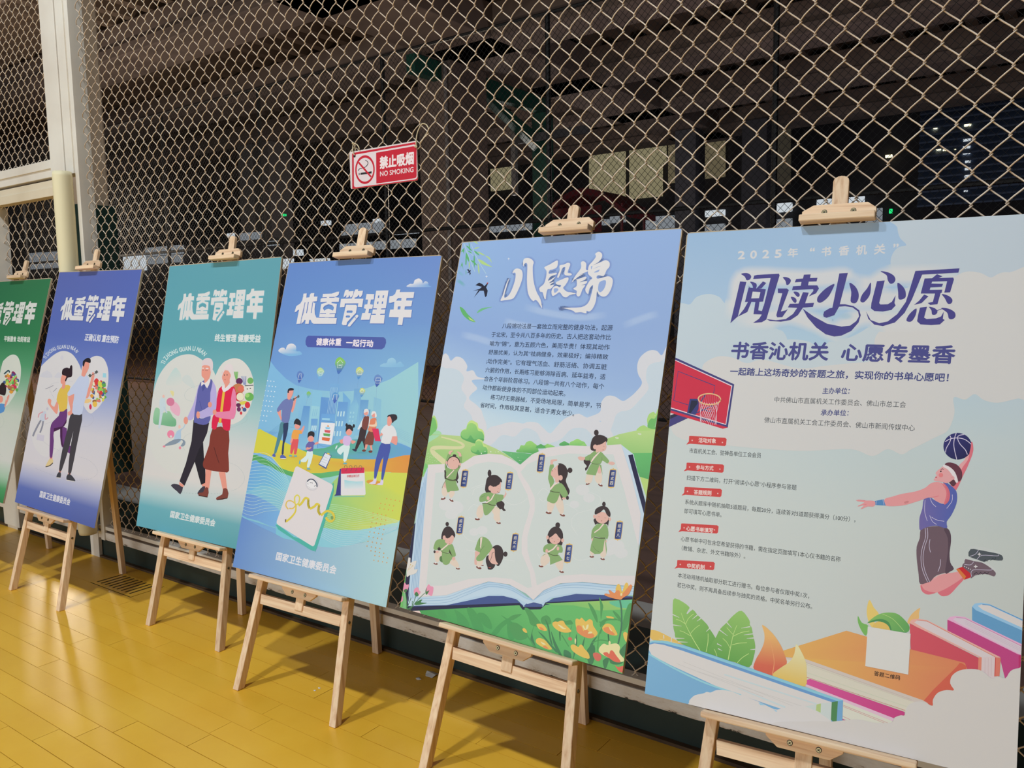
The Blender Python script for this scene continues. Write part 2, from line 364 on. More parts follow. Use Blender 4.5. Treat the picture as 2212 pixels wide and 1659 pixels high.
# far building with lit windows
fb = empty('far_building', (-12, 27, 0)); tag(fb, 'dark far building with lit windows and pale strips across the yard', 'building')
wallD = mat('far_wall', rgb(44, 42, 46), .85)
MB().box((-70, 0, 0), (40, .4, 12)).build('wall', wallD, fb)
def emit(name, r, g, b, s=1.0): return mat(name, rgb(r // 3, g // 3, b // 3), .6, emit=rgb(r, g, b), estr=s)
EW = emit('lit_white_window', 196, 204, 210); EW2 = emit('dim_white_window', 120, 126, 132); EY = emit('lit_yellow_window', 126, 119, 92)
EY2 = emit('dim_yellow_window', 92, 84, 64); EY3 = emit('faint_window', 46, 42, 34); EL = emit('lamp_glow', 255, 240, 190, 2.2); EG = emit('exit_glow', 30, 220, 120, 1.2)
EB = emit('night_blue', 34, 42, 56)
def win(x0, y0, x1, y1, m_, Y=26.9, par=None, name='window', org=(-12, 27)):
    a = onplane(x0, y0, 1, Y); b = onplane(x1, y1, 1, Y)
    lo = (min(a.x, b.x) - org[0], Y - .1 - org[1], min(a.z, b.z)); hi = (max(a.x, b.x) - org[0], Y - org[1], max(a.z, b.z))
    return MB().box(lo, hi).build(name, m_, par or fb)
wq = [(1062, 352, 1112, 408, EY), (1275, 328, 1352, 360, EY), (1275, 368, 1352, 425, EY), (1362, 318, 1440, 352, EY), (1362, 360, 1432, 424, EY), (1446, 305, 1458, 395, EY2),
      (1525, 305, 1567, 342, EY2), (1525, 346, 1567, 382, EY2), (1612, 286, 1655, 340, EY3), (1660, 278, 1708, 335, EY3), (1612, 344, 1708, 398, EY3),
      (1525, 456, 1567, 466, EW), (1610, 446, 1712, 457, EW), (1610, 479, 1712, 491, EW2), (1525, 486, 1567, 498, EW2), (1766, 432, 1800, 446, EW), (1834, 427, 1868, 441, EW),
      (1872, 452, 1906, 480, EW2), (1320, 468, 1352, 480, EW2), (1395, 470, 1458, 492, EW2), (1284, 476, 1318, 486, EW2), (1060, 486, 1150, 496, EW2)]
for q in wq: win(*q)
for q in [(2082, 298, 2096, 333, EW), (2086, 341, 2095, 405, EW), (2083, 412, 2091, 417, EW)]: win(*q)
for q in [(2017, 274, 2025, 279), (2084, 267, 2098, 273), (2023, 320, 2033, 325), (2038, 324, 2046, 328), (2062, 323, 2066, 328), (1914, 336, 1928, 340)]: win(*q, EL, name='lamp')
win(1922, 452, 1928, 461, EG, name='exit_light')
# louvred bluish side at right
lv = mat('blue_louvre', rgb(84, 100, 128), .6)
a = onplane(1990, 205, 1, 26.8); b = onplane(2240, 430, 1, 26.8)
zt, zb_ = a.z, b.z
for k in range(16):
    z = zb_ + (zt - zb_) * k / 16
    MB().hexa([(a.x + 12, -.3, z), (b.x + 12.5, -.3, z), (b.x + 12.5, -.1, z + .05), (a.x + 12, -.1, z + .05), (a.x + 12, -.3, z + .05), (b.x + 12.5, -.3, z + .05), (b.x + 12.5, -.1, z + .24), (a.x + 12, -.1, z + .24)]).build('louvre', lv, fb)
# low side building at left with lit strips
sb = empty('side_building', (-24, 13, 0)); tag(sb, 'low dark building at far left with glowing strip windows', 'building')
MB().box((-16, 0, 0), (7.5, .3, 3.0)).build('wall', wallD, sb)
for q in [(64, 548, 96, 580, EW2), (99, 546, 128, 578, EW2), (272, 552, 318, 584, EW), (320, 536, 398, 548, EW2), (322, 556, 396, 566, EW2), (497, 505, 508, 512, EW), (524, 505, 566, 516, EW2),
          (580, 522, 604, 530, EW2), (612, 560, 636, 580, EW), (640, 540, 656, 552, EW), (676, 560, 714, 574, EW), (752, 486, 830, 492, EW2), (700, 478, 716, 486, EW), (812, 474, 824, 481, EW), (744, 500, 826, 508, EW2), (740, 528, 900, 534, EW2), (858, 500, 906, 504, EW2)]:
    win(*q, Y=12.95, par=sb, org=(-24, 13))
win(614, 463, 619, 467, EG, Y=12.95, par=sb, org=(-24, 13), name='exit_light')
# red canopy
rc = empty('red_canopy', (-9.6, 16.5, 0)); rm = mat('dark_red_canopy', rgb(100, 18, 28), .5); tag(rc, 'dark red curved canopy on thin legs beyond the fence', 'canopy')
mb = MB(); N = 12; vs = []
for k in range(N + 1):
    t = k / N; xx = -1.15 + 2.2 * t; zz = 3.55 + .42 * math.sin(math.pi * min(1, t * 1.05)) - .25 * t * t
    vs += [(xx, 0, zz), (xx, 0, zz - .14), (xx, 1.3, zz), (xx, 1.3, zz - .14)]
fs = []
for k in range(N):
    i = 4 * k; j = i + 4
    fs += [(i, j, j + 1, i + 1), (i + 2, i + 3, j + 3, j + 2), (i, i + 2, j + 2, j), (i + 1, j + 1, j + 3, i + 3)]
fs += [(0, 1, 3, 2), (4 * N, 4 * N + 2, 4 * N + 3, 4 * N + 1)]
mb.add(vs, fs).build('roof', rm, rc)
MB().box((-1.15, 0, 2.9), (.3, .05, 3.5)).build('side_panel', rm, rc)
for xx in (-1.0, .8):
    for yy in (.08, 1.2): MB().tube([(xx, yy, 0), (xx, yy, 3.5)], .035, 8).build('leg', rm, rc)
# ------------------------------------------------------------------ easels and poster boards
# x, y of the board's bottom middle, yaw, tilt, bottom height, easel offset, roll in plane, width, height
POST = {
 1: (-4.825, 1.761, -0.041, 0.269, 0.409, -0.02, 0.0, 0.79, 1.173),
 2: (-3.98566, 1.77779, -0.00515, 0.24702, 0.40866, -0.06894, -0.01588, 0.79558, 1.19093),
 3: (-3.06927, 1.90531, 0.02094, 0.21089, 0.40984, 0.01422, 0.0109, 0.77985, 1.19011),
 4: (-2.20147, 1.79304, 0.04003, 0.28419, 0.40739, -0.02276, -0.00452, 0.7685, 1.18618),
 5: (-1.3453, 1.78944, -0.01045, 0.28438, 0.42475, 0.02568, -0.00629, 0.79326, 1.2036),
 6: (-0.48834, 1.83247, 0.09697, 0.25447, 0.38075, -0.0143, -0.00311, 0.8063, 1.21962)}
EL_ = {1: 'pine tripod easel holding the green poster, leftmost in the row', 2: 'pine tripod easel holding the violet blue poster with a couple back to back',
       3: 'pine tripod easel holding the teal poster with the elderly couple', 4: 'pine tripod easel holding the sky blue city poster with the bathroom scale',
       5: 'pine tripod easel holding the pale blue exercise poster with an open book', 6: 'pine tripod easel holding the largest white poster at right, nearest'}
def screw(parent, P, nrm, r=.0052):
    nrm = Vector(nrm).normalized(); a = nrm.orthogonal().normalized(); b = nrm.cross(a)
    MB().tube([Vector(P) - nrm * .001, Vector(P) + nrm * .0004], r * 1.3, 14).build('screw_hole', screwD, parent)
    s = MB().tube([Vector(P) - nrm * .001, Vector(P) + nrm * .0018], r, 14).build('screw', screwM, parent)
    mb = MB()
    for u, v in ((a, b), (b, a)):
        c = Vector(P) + nrm * .002; mb.add([c + u * r * .7 + v * .0009, c + u * r * .6 - v * .0009, c - u * r * .6 - v * .0006, c - u * r * .7 + v * .0009], [(0, 1, 2, 3)])
    mb.build('slot', screwD, s)
for i, (px_, py_, yaw, t, zb, off, ro, bw, bh) in POST.items():
    ax = Vector((math.cos(yaw), math.sin(yaw), 0)); O = Vector((px_, py_, 0)) + ax * off
    e = empty('easel', O, yaw); tag(e, EL_[i], 'easel', 'wooden easels in a row along the fence')
    ct, st = math.cos(t), math.sin(t)
    def L(x, u, d): return Vector((x, u * st + d * ct, zb + u * ct - d * st))
    def bar(x0, x1, u0, u1, d0, d1):
        return MB().hexa([L(x0, u0, d0), L(x1, u0, d0), L(x1, u0, d1), L(x0, u0, d1), L(x0, u1, d0), L(x1, u1, d0), L(x1, u1, d1), L(x0, u1, d1)])
    # front legs: spread towards the floor
    d0, d1 = .014, .043; uf = -(zb - .028 * st) / ct
    for s in (-1, 1):
        xf, xt, ut = s * .245, s * .245 - s * (1.30 - uf) * .0735, 1.02
        xt = s * (.245 - (ut - uf) * .073)
        hw = .0145
        b4 = [L(xf - hw, uf, d0), L(xf + hw, uf, d0), L(xf + hw, uf, d1), L(xf - hw, uf, d1)]
        t4 = [L(xt - hw, ut, d0), L(xt + hw, ut, d0), L(xt + hw, ut, d1), L(xt - hw, ut, d1)]
        b4 = [p + (q - p) * ((0.0005 - p.z) / (q.z - p.z)) for p, q in zip(b4, t4)]
        MB().hexa(b4 + t4).build('leg', pineV, e, bevel=.0022)
        xb = s * (.245 + (-.09 - uf) * -.073)
        screw(e, L(xb + s * hw, -.085, .0285), (s, 0, 0), .004)
    MB().prism([L(-.201, -.1045, .019), L(.201, -.1045, .019), L(.204, -.07, .019), L(-.204, -.07, .019)], L(0, 0, .02) - L(0, 0, 0), None).build('stretcher', pineH, e, bevel=.001)
    # ledge
    bar(-.236, .236, -.0145, -.0005, -.028, .0135).build('ledge', pineH, e, bevel=.0035)
    # sliding bracket under the ledge with cut corners
    mb = MB(); pl = [(-.086, -.0148), (.086, -.0148), (.086, -.026), (.058, -.047), (-.058, -.047), (-.086, -.026)]
    br_ = mb.prism([L(x, u, .0025) for x, u in pl[::-1]], L(0, 0, .011) - L(0, 0, 0), None).build('lower_bracket', pineH, e, bevel=.0012)
    for sx in (-.03, .034): screw(br_, L(sx, -.030, .0025), L(0, 0, -1) - L(0, 0, 0))
    # mast
    top = bh + {1: .12, 2: .118, 3: .117, 4: .13, 5: .104, 6: .133}[i]; N = 8; pts = [(-.019, -.09), (.019, -.09)] + [(.019 * math.cos(a), top - .014 + .014 * math.sin(a)) for a in [math.pi * k / N for k in range(N + 1)]]
    MB().prism([L(x, u, .0145) for x, u in pts], L(0, 0, .014) - L(0, 0, 0), None).build('mast', pineV, e, bevel=.0015)
    MB().prism([L(-.09, .985, .044), L(.09, .985, .044), L(.085, 1.02, .044), L(-.085, 1.02, .044)], L(0, 0, .014) - L(0, 0, 0), None).build('top_crosspiece', pineH, e)
    # top clip
    u0 = bh + .004
    pl = [(-.087, u0 + .012), (.087, u0 + .012), (.087, u0 + .036), (.067, u0 + .051), (-.06, u0 + .051), (-.087, u0 + .036)]
    cb_ = MB().prism([L(x, u, .002) for x, u in pl], L(0, 0, .012) - L(0, 0, 0), None).build('clip_block', pineH, e, bevel=.0012)
    for sx in (-.033, .035): screw(cb_, L(sx, u0 + .031, .002), L(0, 0, -1) - L(0, 0, 0))
    bar(-.0885, .0885, u0 + .0005, u0 + .0185, -.030, .0018).build('clip_lip', pineH, e, bevel=.0028)
    # single rear leg: foot measured on the floor
    fy = {1: .375, 2: .36, 3: .235, 4: .40, 5: .395, 6: .34}[i]; fx = {1: -.03, 2: -.01, 3: .0, 4: -.02, 5: .01, 6: 0}[i]
    T = L(0, .95, .060); Bf = Vector((fx, fy, .0005)); hw = .016
    MB().hexa([Bf + Vector((-hw, -.012, 0)), Bf + Vector((hw, -.012, 0)), Bf + Vector((hw, .012, 0)), Bf + Vector((-hw, .012, 0)),
               T + Vector((-hw, -.012, 0)), T + Vector((hw, -.012, 0)), T + Vector((hw, .012, 0)), T + Vector((-hw, .012, 0))]).build('leg', pineV, e, bevel=.002)

# ------------------------------------------------------------------ poster boards: frames of reference for the prints
edgeM = mat('foam_board_edge', rgb(186, 168, 142), .7)
PL_ = {1: 'tall green health poster at the far left cut by the frame', 2: 'violet blue health poster with a couple standing back to back',
       3: 'teal health poster with an elderly couple walking arm in arm', 4: 'sky blue health poster with a city, a family and a bathroom scale',
       5: 'pale blue exercise poster with eight small green clad figures on an open book', 6: 'large pale reading poster with basketball player and books, at right'}
BOARD = {}
for i, (px_, py_, yaw, t, zb, off, ro, bw, bh) in POST.items():
    ax0 = Vector((math.cos(yaw), math.sin(yaw), 0)); n = Vector((-math.sin(yaw), math.cos(yaw), 0)); up0 = Vector((0, 0, math.cos(t))) + n * math.sin(t)
    axr = ax0 * math.cos(ro) + up0 * math.sin(ro); upr = up0 * math.cos(ro) - ax0 * math.sin(ro); fn = axr.cross(upr)
    B = Vector((px_, py_, zb)) + up0 * .0008
    o = bpy.data.objects.new('poster_board', None); COL.objects.link(o)
    mw = Matrix.Identity(4)
    for k in range(3): mw[k][0] = axr[k]; mw[k][1] = upr[k]; mw[k][2] = fn[k]; mw[k][3] = B[k]
    o.matrix_world = mw; o.empty_display_size = .1
    tag(o, PL_[i], 'poster', 'printed poster boards on the easels')
    # rounded corner foam board
    r = .012; pts = []
    for cx, cy, a0 in ((bw / 2 - r, r, -90), (bw / 2 - r, bh - r, 0), (-bw / 2 + r, bh - r, 90), (-bw / 2 + r, r, 180)):
        rr = r if (cy > .5) else .002
        cx2 = cx + (r - rr) * (1 if cx > 0 else -1); cy2 = cy + (r - rr) * (1 if cy > .5 else -1)
        for k in range(5):
            a = math.radians(a0 + 22.5 * k); pts.append((cx2 + rr * math.cos(a), cy2 + rr * math.sin(a), 0))
    mb = MB().prism(pts, (0, 0, -.0085), None)
    mb.build('foam_board', edgeM, o)
    BOARD[i] = dict(o=o, B=B, ax=axr, up=upr, fn=fn, w=bw, h=bh, outline=[(p[0], p[1]) for p in pts])
# ------------------------------------------------------------------ flat printing on the boards
PRINT = bpy.data.materials.new('poster_ink'); PRINT.use_nodes = True
_b = PRINT.node_tree.nodes['Principled BSDF']; _a = PRINT.node_tree.nodes.new('ShaderNodeVertexColor'); _a.layer_name = 'ink'
PRINT.node_tree.links.new(_a.outputs[0], _b.inputs['Base Color']); _b.inputs['Roughness'].default_value = 0.42; _b.inputs['Specular IOR Level'].default_value = 0.28
KINK = 1.21  # ink colours scaled evenly; they hold some of the hall's uneven light
def crom(pts, closed=True, n=5):
    pts = [tuple(map(float, p)) for p in pts]; m_ = len(pts); out = []
    rng = range(m_) if closed else range(m_ - 1)
    for i in rng:
        if closed: p0, p1, p2, p3 = pts[i - 1], pts[i], pts[(i + 1) % m_], pts[(i + 2) % m_]
        else: p0, p1, p2, p3 = pts[max(i - 1, 0)], pts[i], pts[i + 1], pts[min(i + 2, m_ - 1)]
        for k in range(n):
            t = k / n
            out.append(tuple(.5 * (2 * p1[d] + (p2[d] - p0[d]) * t + (2 * p0[d] - 5 * p1[d] + 4 * p2[d] - p3[d]) * t * t + (3 * p1[d] - p0[d] - 3 * p2[d] + p3[d]) * t ** 3) for d in (0, 1)))
    if not closed: out.append(pts[-1])
    return out
TXT = {}
def text_mesh(s, bold, spacing=1.0):
    k = (s, bold, spacing)
    if k not in TXT:
        c = bpy.data.curves.new('t', 'FONT'); c.body = s; c.resolution_u = 3; c.space_character = spacing
        o = bpy.data.objects.new('t', c); COL.objects.link(o)
        me = bpy.data.meshes.new_from_object(o.evaluated_get(bpy.context.evaluated_depsgraph_get()))
        me.calc_loop_triangles()
        v = np.zeros(len(me.vertices) * 3, np.float32); me.vertices.foreach_get('co', v); v = v.reshape(-1, 3)[:, :2]
        t = np.zeros(len(me.loop_triangles) * 3, np.int32); me.loop_triangles.foreach_get('vertices', t)
        bpy.data.objects.remove(o); bpy.data.meshes.remove(me); bpy.data.curves.remove(c)
        TXT[k] = (v, t.reshape(-1, 3))
    return TXT[k]
class Art:
    STEP = 2.2e-5
    def __init__(s, i):
        s.b = BOARD[i]; s.parts = {}; s.part = 'printed_background'; s.boxes = []; s.o = (0, 0); s.k = 1.0; s.M = None
    def P(s, name):
        s.n = getattr(s, 'n', 0) + 1; s.part = (name, s.n)
    def S(s, ox=0, oy=0, k=1.0): s.o = (ox, oy); s.k = k; s.M = None; return s
    def uv(s, p):
        if s.M: return s.M(p)
        r = ray(s.o[0] + p[0] / s.k, s.o[1] + p[1] / s.k); B = s.b
        t = (B['B'] - CPOS).dot(B['fn']) / r.dot(B['fn']); P = CPOS + r * t - B['B']
        return (P.dot(B['ax']), P.dot(B['up']))
    def level(s, lo, hi):
        l = 0
        for (a, b, c, d, e) in s.boxes:
            if a < hi[0] and c > lo[0] and b < hi[1] and d > lo[1] and e >= l: l = e + 1
        s.boxes.append((lo[0], lo[1], hi[0], hi[1], l)); return l
    def emit(s, V, T, C, part=None, copies=0):
        """V uv verts, T triangles, C one rgba per vertex (linear)"""
        if not len(T): return
        V = [tuple(v) for v in V]; hw = s.b['w'] / 2; H = s.b['h']; ins = .0002
        def inside(v): return abs(v[0]) <= hw and 0 <= v[1] <= H
        if not all(inside(v) for v in V):
            V2, T2, C2 = [], [], []
            for t in T:
                poly = [(V[i][0], V[i][1]) + tuple(C[i]) for i in t]
                for (ax_, sg, lim) in ((0, 1, hw - ins), (0, -1, hw - ins), (1, 1, H - ins), (1, -1, -ins)):
                    out = []
                    for i in range(len(poly)):
                        p, q = poly[i - 1], poly[i]; dp, dq = lim - sg * p[ax_], lim - sg * q[ax_]
                        if (dp >= 0) != (dq >= 0):
                            f = dp / (dp - dq); out.append(tuple(a + (b - a) * f for a, b in zip(p, q)))
                        if dq >= 0: out.append(q)
                    poly = out
                    if not poly: break
                if len(poly) >= 3:
                    n = len(V2); V2 += [p[:2] for p in poly]; C2 += [p[2:] for p in poly]
                    T2 += [(n, n + k, n + k + 1) for k in range(1, len(poly) - 1)]
            V, T, C = V2, T2, C2
            if not T: return
        xs = [v[0] for v in V]; ys = [v[1] for v in V]
        z = .0003 + s.level((min(xs), min(ys)), (max(xs), max(ys))) * s.STEP
        P = s.parts.setdefault(part or s.part, ([], [], []))
        n = len(P[0]); P[0].extend([(v[0], v[1], z + (2.6e-6 * (j // copies) if copies else 0)) for j, v in enumerate(V)]); P[1].extend([tuple(i + n for i in t) for t in T]); P[2].extend([tuple(c) for c in C])
    def col(s, c):
        r = rgb(*c[:3], KINK); return (r[0], r[1], r[2], c[3] if len(c) > 3 else 1.0)
    def poly(s, pts, c, sm=0, g=None, holes=()):
        """pts in crop pixels; sm = smoothing steps; g=(colour2, p0, p1) linear gradient"""
        if sm: pts = crom(pts, True, sm)
        rings = [[s.uv(p) for p in pts]] + [[s.uv(p) for p in (crom(h, True, sm) if sm else h)] for h in holes]
        T = tessellate_polygon([[Vector((a, b, 0)) for a, b in r] for r in rings])
        V = [v for r in rings for v in r]; C1 = s.col(c)
        if g:
            C2 = s.col(g[0]); a, b = Vector(s.uv(g[1])), Vector(s.uv(g[2])); d = b - a; L2 = d.dot(d); C = []
            for v in V:
                f = min(1, max(0, (Vector(v) - a).dot(d) / L2)); C.append(tuple(x + (y - x) * f for x, y in zip(C1, C2)))
        else: C = [C1] * len(V)
        s.emit(V, T, C)
    def line(s, pts, w, c, sm=0, taper=None, dash=0):
        """w width in crop pixels"""
        if sm: pts = crom(pts, False, sm)
        pts = [Vector(p) for p in pts]; V = []; T = []
        n = len(pts); acc = 0
        for i, p in enumerate(pts):
            t = pts[min(i + 1, n - 1)] - pts[max(i - 1, 0)]; t = t.normalized() if t.length else Vector((1, 0)); nn = Vector((-t.y, t.x))
            ww = w
            if taper: ww = w * (taper[0] + (taper[1] - taper[0]) * i / (n - 1))
            V += [s.uv(p + nn * ww / 2), s.uv(p - nn * ww / 2)]
            if i and (not dash or i % 2): T += [(2 * i - 2, 2 * i - 1, 2 * i), (2 * i - 1, 2 * i + 1, 2 * i)]
        s.emit(V, T, [s.col(c)] * len(V))
    def dashed(s, pts, w, c, sm=8): s.line(pts, w, c, sm, dash=1)
    def ell(s, cx, cy, rx, ry, c, ang=0, n=20, g=None, ring=0):
        a = math.radians(ang); P = []
        for k in range(n):
            t = 2 * math.pi * k / n; x, y = rx * math.cos(t), ry * math.sin(t); P.append((cx + x * math.cos(a) - y * math.sin(a), cy + x * math.sin(a) + y * math.cos(a)))
        if ring: s.line(P + [P[0], P[1]], ring, c)
        else: s.poly(P, c, g=g)
    def under(s, U):
        """the ink already printed under each point, as seen from the front"""
        U = np.array(U); best = np.full(len(U), -1.0); col = np.full((len(U), 3), .8)
        for (V, T, C) in s.parts.values():
            V = np.array(V); T = np.array(T); C = np.array(C)[:, :3]
            lo = U.min(0); hi = U.max(0); P = V[T][:, :, :2]
            k = (P[:, :, 0].min(1) <= hi[0]) & (P[:, :, 0].max(1) >= lo[0]) & (P[:, :, 1].min(1) <= hi[1]) & (P[:, :, 1].max(1) >= lo[1])
            T = T[k]; P = P[k]
            if not len(T): continue
            a, b, c = P[:, 0], P[:, 1], P[:, 2]; d = (b[:, 0] - a[:, 0]) * (c[:, 1] - a[:, 1]) - (c[:, 0] - a[:, 0]) * (b[:, 1] - a[:, 1]); d = np.where(abs(d) < 1e-14, 1e-14, d)
            z = V[T[:, 0], 2]
            for i, u in enumerate(U):
                w1 = ((u[0] - a[:, 0]) * (c[:, 1] - a[:, 1]) - (c[:, 0] - a[:, 0]) * (u[1] - a[:, 1])) / d; w2 = ((b[:, 0] - a[:, 0]) * (u[1] - a[:, 1]) - (u[0] - a[:, 0]) * (b[:, 1] - a[:, 1])) / d
                h = np.where((w1 >= -1e-6) & (w2 >= -1e-6) & (w1 + w2 <= 1.000001))[0]
                if len(h):
                    j = h[np.argmax(z[h])]
                    if z[j] > best[i]: best[i] = z[j]; col[i] = C[T[j, 0]] * (1 - w1[j] - w2[j]) + C[T[j, 1]] * w1[j] + C[T[j, 2]] * w2[j]
        return col
    def soft(s, V, T, AL, c):
        cc = np.array(s.col(c)[:3]); U = s.under(V); AL = np.array(AL)[:, None]
        s.emit(V, T, [tuple(x) + (1.0,) for x in (U * (1 - AL) + cc * AL)])
    def glow(s, pts, w, c, sm=0, a=.8, closed=False):
        """soft edged stroke mixed into the ink below it"""
        if sm: pts = crom(pts, closed, sm)
        pts = [Vector(p) for p in pts]; n = len(pts); V = []; T = []; AL = []; Q = [-1, -.8, -.6, -.4, -.2, 0, .2, .4, .6, .8, 1]; m_ = len(Q)
        for i, p in enumerate(pts):
            t = (pts[min(i + 1, n - 1)] - pts[max(i - 1, 0)]).normalized(); nn = Vector((-t.y, t.x))
            e = min(1, i / 3, (n - 1 - i) / 3)
            for q in Q: V.append(s.uv(p + nn * w * q)); AL.append(a * min(1, max(0, (1 - abs(q)) * 1.7)) * e)
            if i:
                for k in range(m_ - 1): j = m_ * (i - 1) + k; T += [(j, j + 1, j + m_ + 1), (j, j + m_ + 1, j + m_)]
        s.soft(V, T, AL, c)
    def halo(s, cx, cy, rx, ry, c, a=.8, inner=.4, ang=0, n=28):
        V = []; T = []; AL = []; an = math.radians(ang); F_ = [inner * .5, inner, inner + (1 - inner) * .25, inner + (1 - inner) * .5, inner + (1 - inner) * .75, 1]
        for f in F_:
            for k in range(n):
                t = 2 * math.pi * k / n; x, y = rx * f * math.cos(t), ry * f * math.sin(t)
                V.append(s.uv((cx + x * math.cos(an) - y * math.sin(an), cy + x * math.sin(an) + y * math.cos(an)))); AL.append(a * min(1, (1 - f) / (1 - inner)) if f > inner else a)
        V.append(s.uv((cx, cy))); AL.append(a)
        for k in range(n):
            k2 = (k + 1) % n; T.append((len(F_) * n, k, k2))
            for r in range(len(F_) - 1): T += [(r * n + k, r * n + k + n, r * n + k2 + n), (r * n + k, r * n + k2 + n, r * n + k2)]
        s.soft(V, T, AL, c)
    def bg(s, rows):
        """rows: [(v 0..1 from the top, [colours left to right])] over the whole board, mapped over the rounded outline"""
        nx = len(rows[0][1]); H = s.b['h']; W = s.b['w']; V = []; C = []; T = []
        for (v, cs) in rows:
            for k, c in enumerate(cs): V.append((-W / 2 + W * k / (nx - 1), H * (1 - v))); C.append(s.col(c))
        for r in range(len(rows) - 1):
            for k in range(nx - 1): i = r * nx + k; T += [(i, i + nx, i + nx + 1), (i, i + nx + 1, i + 1)]
        # cut the two rounded top corners
        V2, T2, C2 = [], [], []
        for t in T:
            n = len(V2); V2 += [V[i] for i in t]; C2 += [C[i] for i in t]; T2.append((n, n + 1, n + 2))
        r = .011
        for sx in (-1, 1):
            for k, vv in enumerate(V2):
                if abs(vv[0] - sx * W / 2) < 1e-6 and abs(vv[1] - H) < 1e-6: V2[k] = (sx * (W / 2 - r * .3), H - r * .3)
        for t in T2:
            pass
        s.emit(V2, T2, C2)
    def text(s, st, p0, p1, c, p2=None, bold=0.0, sp=1.0, hs=1.0, ital=0.0, sh=None):
        """p0/p1 bottom left/right of the text box, p2 top left (crop pixels)"""
        if s.part == 'lettering' and len(st) > 1:
            s.P('text_line'); s.text(st, p0, p1, c, p2, bold, sp, hs, ital, sh); s.part = 'lettering'; return
        v, t = text_mesh(st, bold, sp); lo = v.min(0); hi = v.max(0); q = (v - lo) / (hi[0] - lo[0])
        a, b = np.array(s.uv(p0)), np.array(s.uv(p1)); X = b - a
        if p2: Y = (np.array(s.uv(p2)) - a) / ((hi[1] - lo[1]) / (hi[0] - lo[0]))
        else: Y = np.array([-X[1], X[0]]) * hs + X * ital
        if sh:
            off = np.array(s.uv((p0[0] + sh[0], p0[1] + sh[1]))) - a
            P = a + off + q[:, :1] * X + q[:, 1:] * Y; s.emit(P.tolist(), t.tolist(), [s.col(sh[2])] * len(v))
        P = a + q[:, :1] * X + q[:, 1:] * Y
        if bold:
            e = bold * np.linalg.norm(X) / (hi[0] - lo[0]) ; X1 = X / np.linalg.norm(X) * e; Y1 = Y / np.linalg.norm(Y) * e
            P = P * 1.0; n = 8 if bold > .03 else 4
            m0 = len(v); Q = np.concatenate([P + X1 * math.cos(2 * math.pi * k / n) + Y1 * math.sin(2 * math.pi * k / n) for k in range(n)]); t = np.concatenate([t + len(v) * k for k in range(n)])
            P = Q
        s.emit(P.tolist(), t.tolist(), [s.col(c)] * len(P), copies=len(v))
    def arc_text(s, st, pts, h, c, bold=.01):
        """letters set one by one along a curve; h letter height in crop px"""
        s.P('text_line'); P = [Vector(p) for p in crom(pts, False, 10)]; L = [0]
        for i in range(1, len(P)): L.append(L[-1] + (P[i] - P[i - 1]).length)
        wd = []
        for ch in st:
            if ch == ' ': wd.append(.30)
            else:
                v, _ = text_mesh(ch, bold); wd.append(float(v[:, 0].max() - v[:, 0].min()) + .09)
        tot = sum(wd); x = 0
        for ch, w_ in zip(st, wd):
            d = L[-1] * (x + w_ / 2) / tot; x += w_
            if ch == ' ': continue
            i = max(k for k in range(len(L) - 1) if L[k] <= d); f = (d - L[i]) / (L[i + 1] - L[i]); m_ = P[i].lerp(P[i + 1], f); t = (P[i + 1] - P[i]).normalized()
            hw = L[-1] * (w_ - .09) / tot / 2; nn = Vector((t.y, -t.x))
            s.text(ch, m_ - t * hw, m_ + t * hw, c, m_ - t * hw + nn * h, bold)
        s.part = 'lettering'
    def done(s):
        for name, (V, T, C) in s.parts.items():
            if isinstance(name, tuple): name = name[0]
            me = bpy.data.meshes.new(name); me.from_pydata(V, [], T)
            # keep every face looking out of the board
            at = me.color_attributes.new('ink', 'FLOAT_COLOR', 'POINT'); at.data.foreach_set('color', np.array(C, np.float32).ravel())
            nrm = np.zeros(len(me.polygons) * 3, np.float32); me.polygons.foreach_get('normal', nrm)
            for k in np.where(nrm.reshape(-1, 3)[:, 2] < 0)[0]: me.polygons[int(k)].flip()
            me.materials.append(PRINT); me.update()
            o = bpy.data.objects.new(name, me); COL.objects.link(o); o.parent = s.b['o']
SKIN = (226, 160, 145); WH = (212, 207, 205)
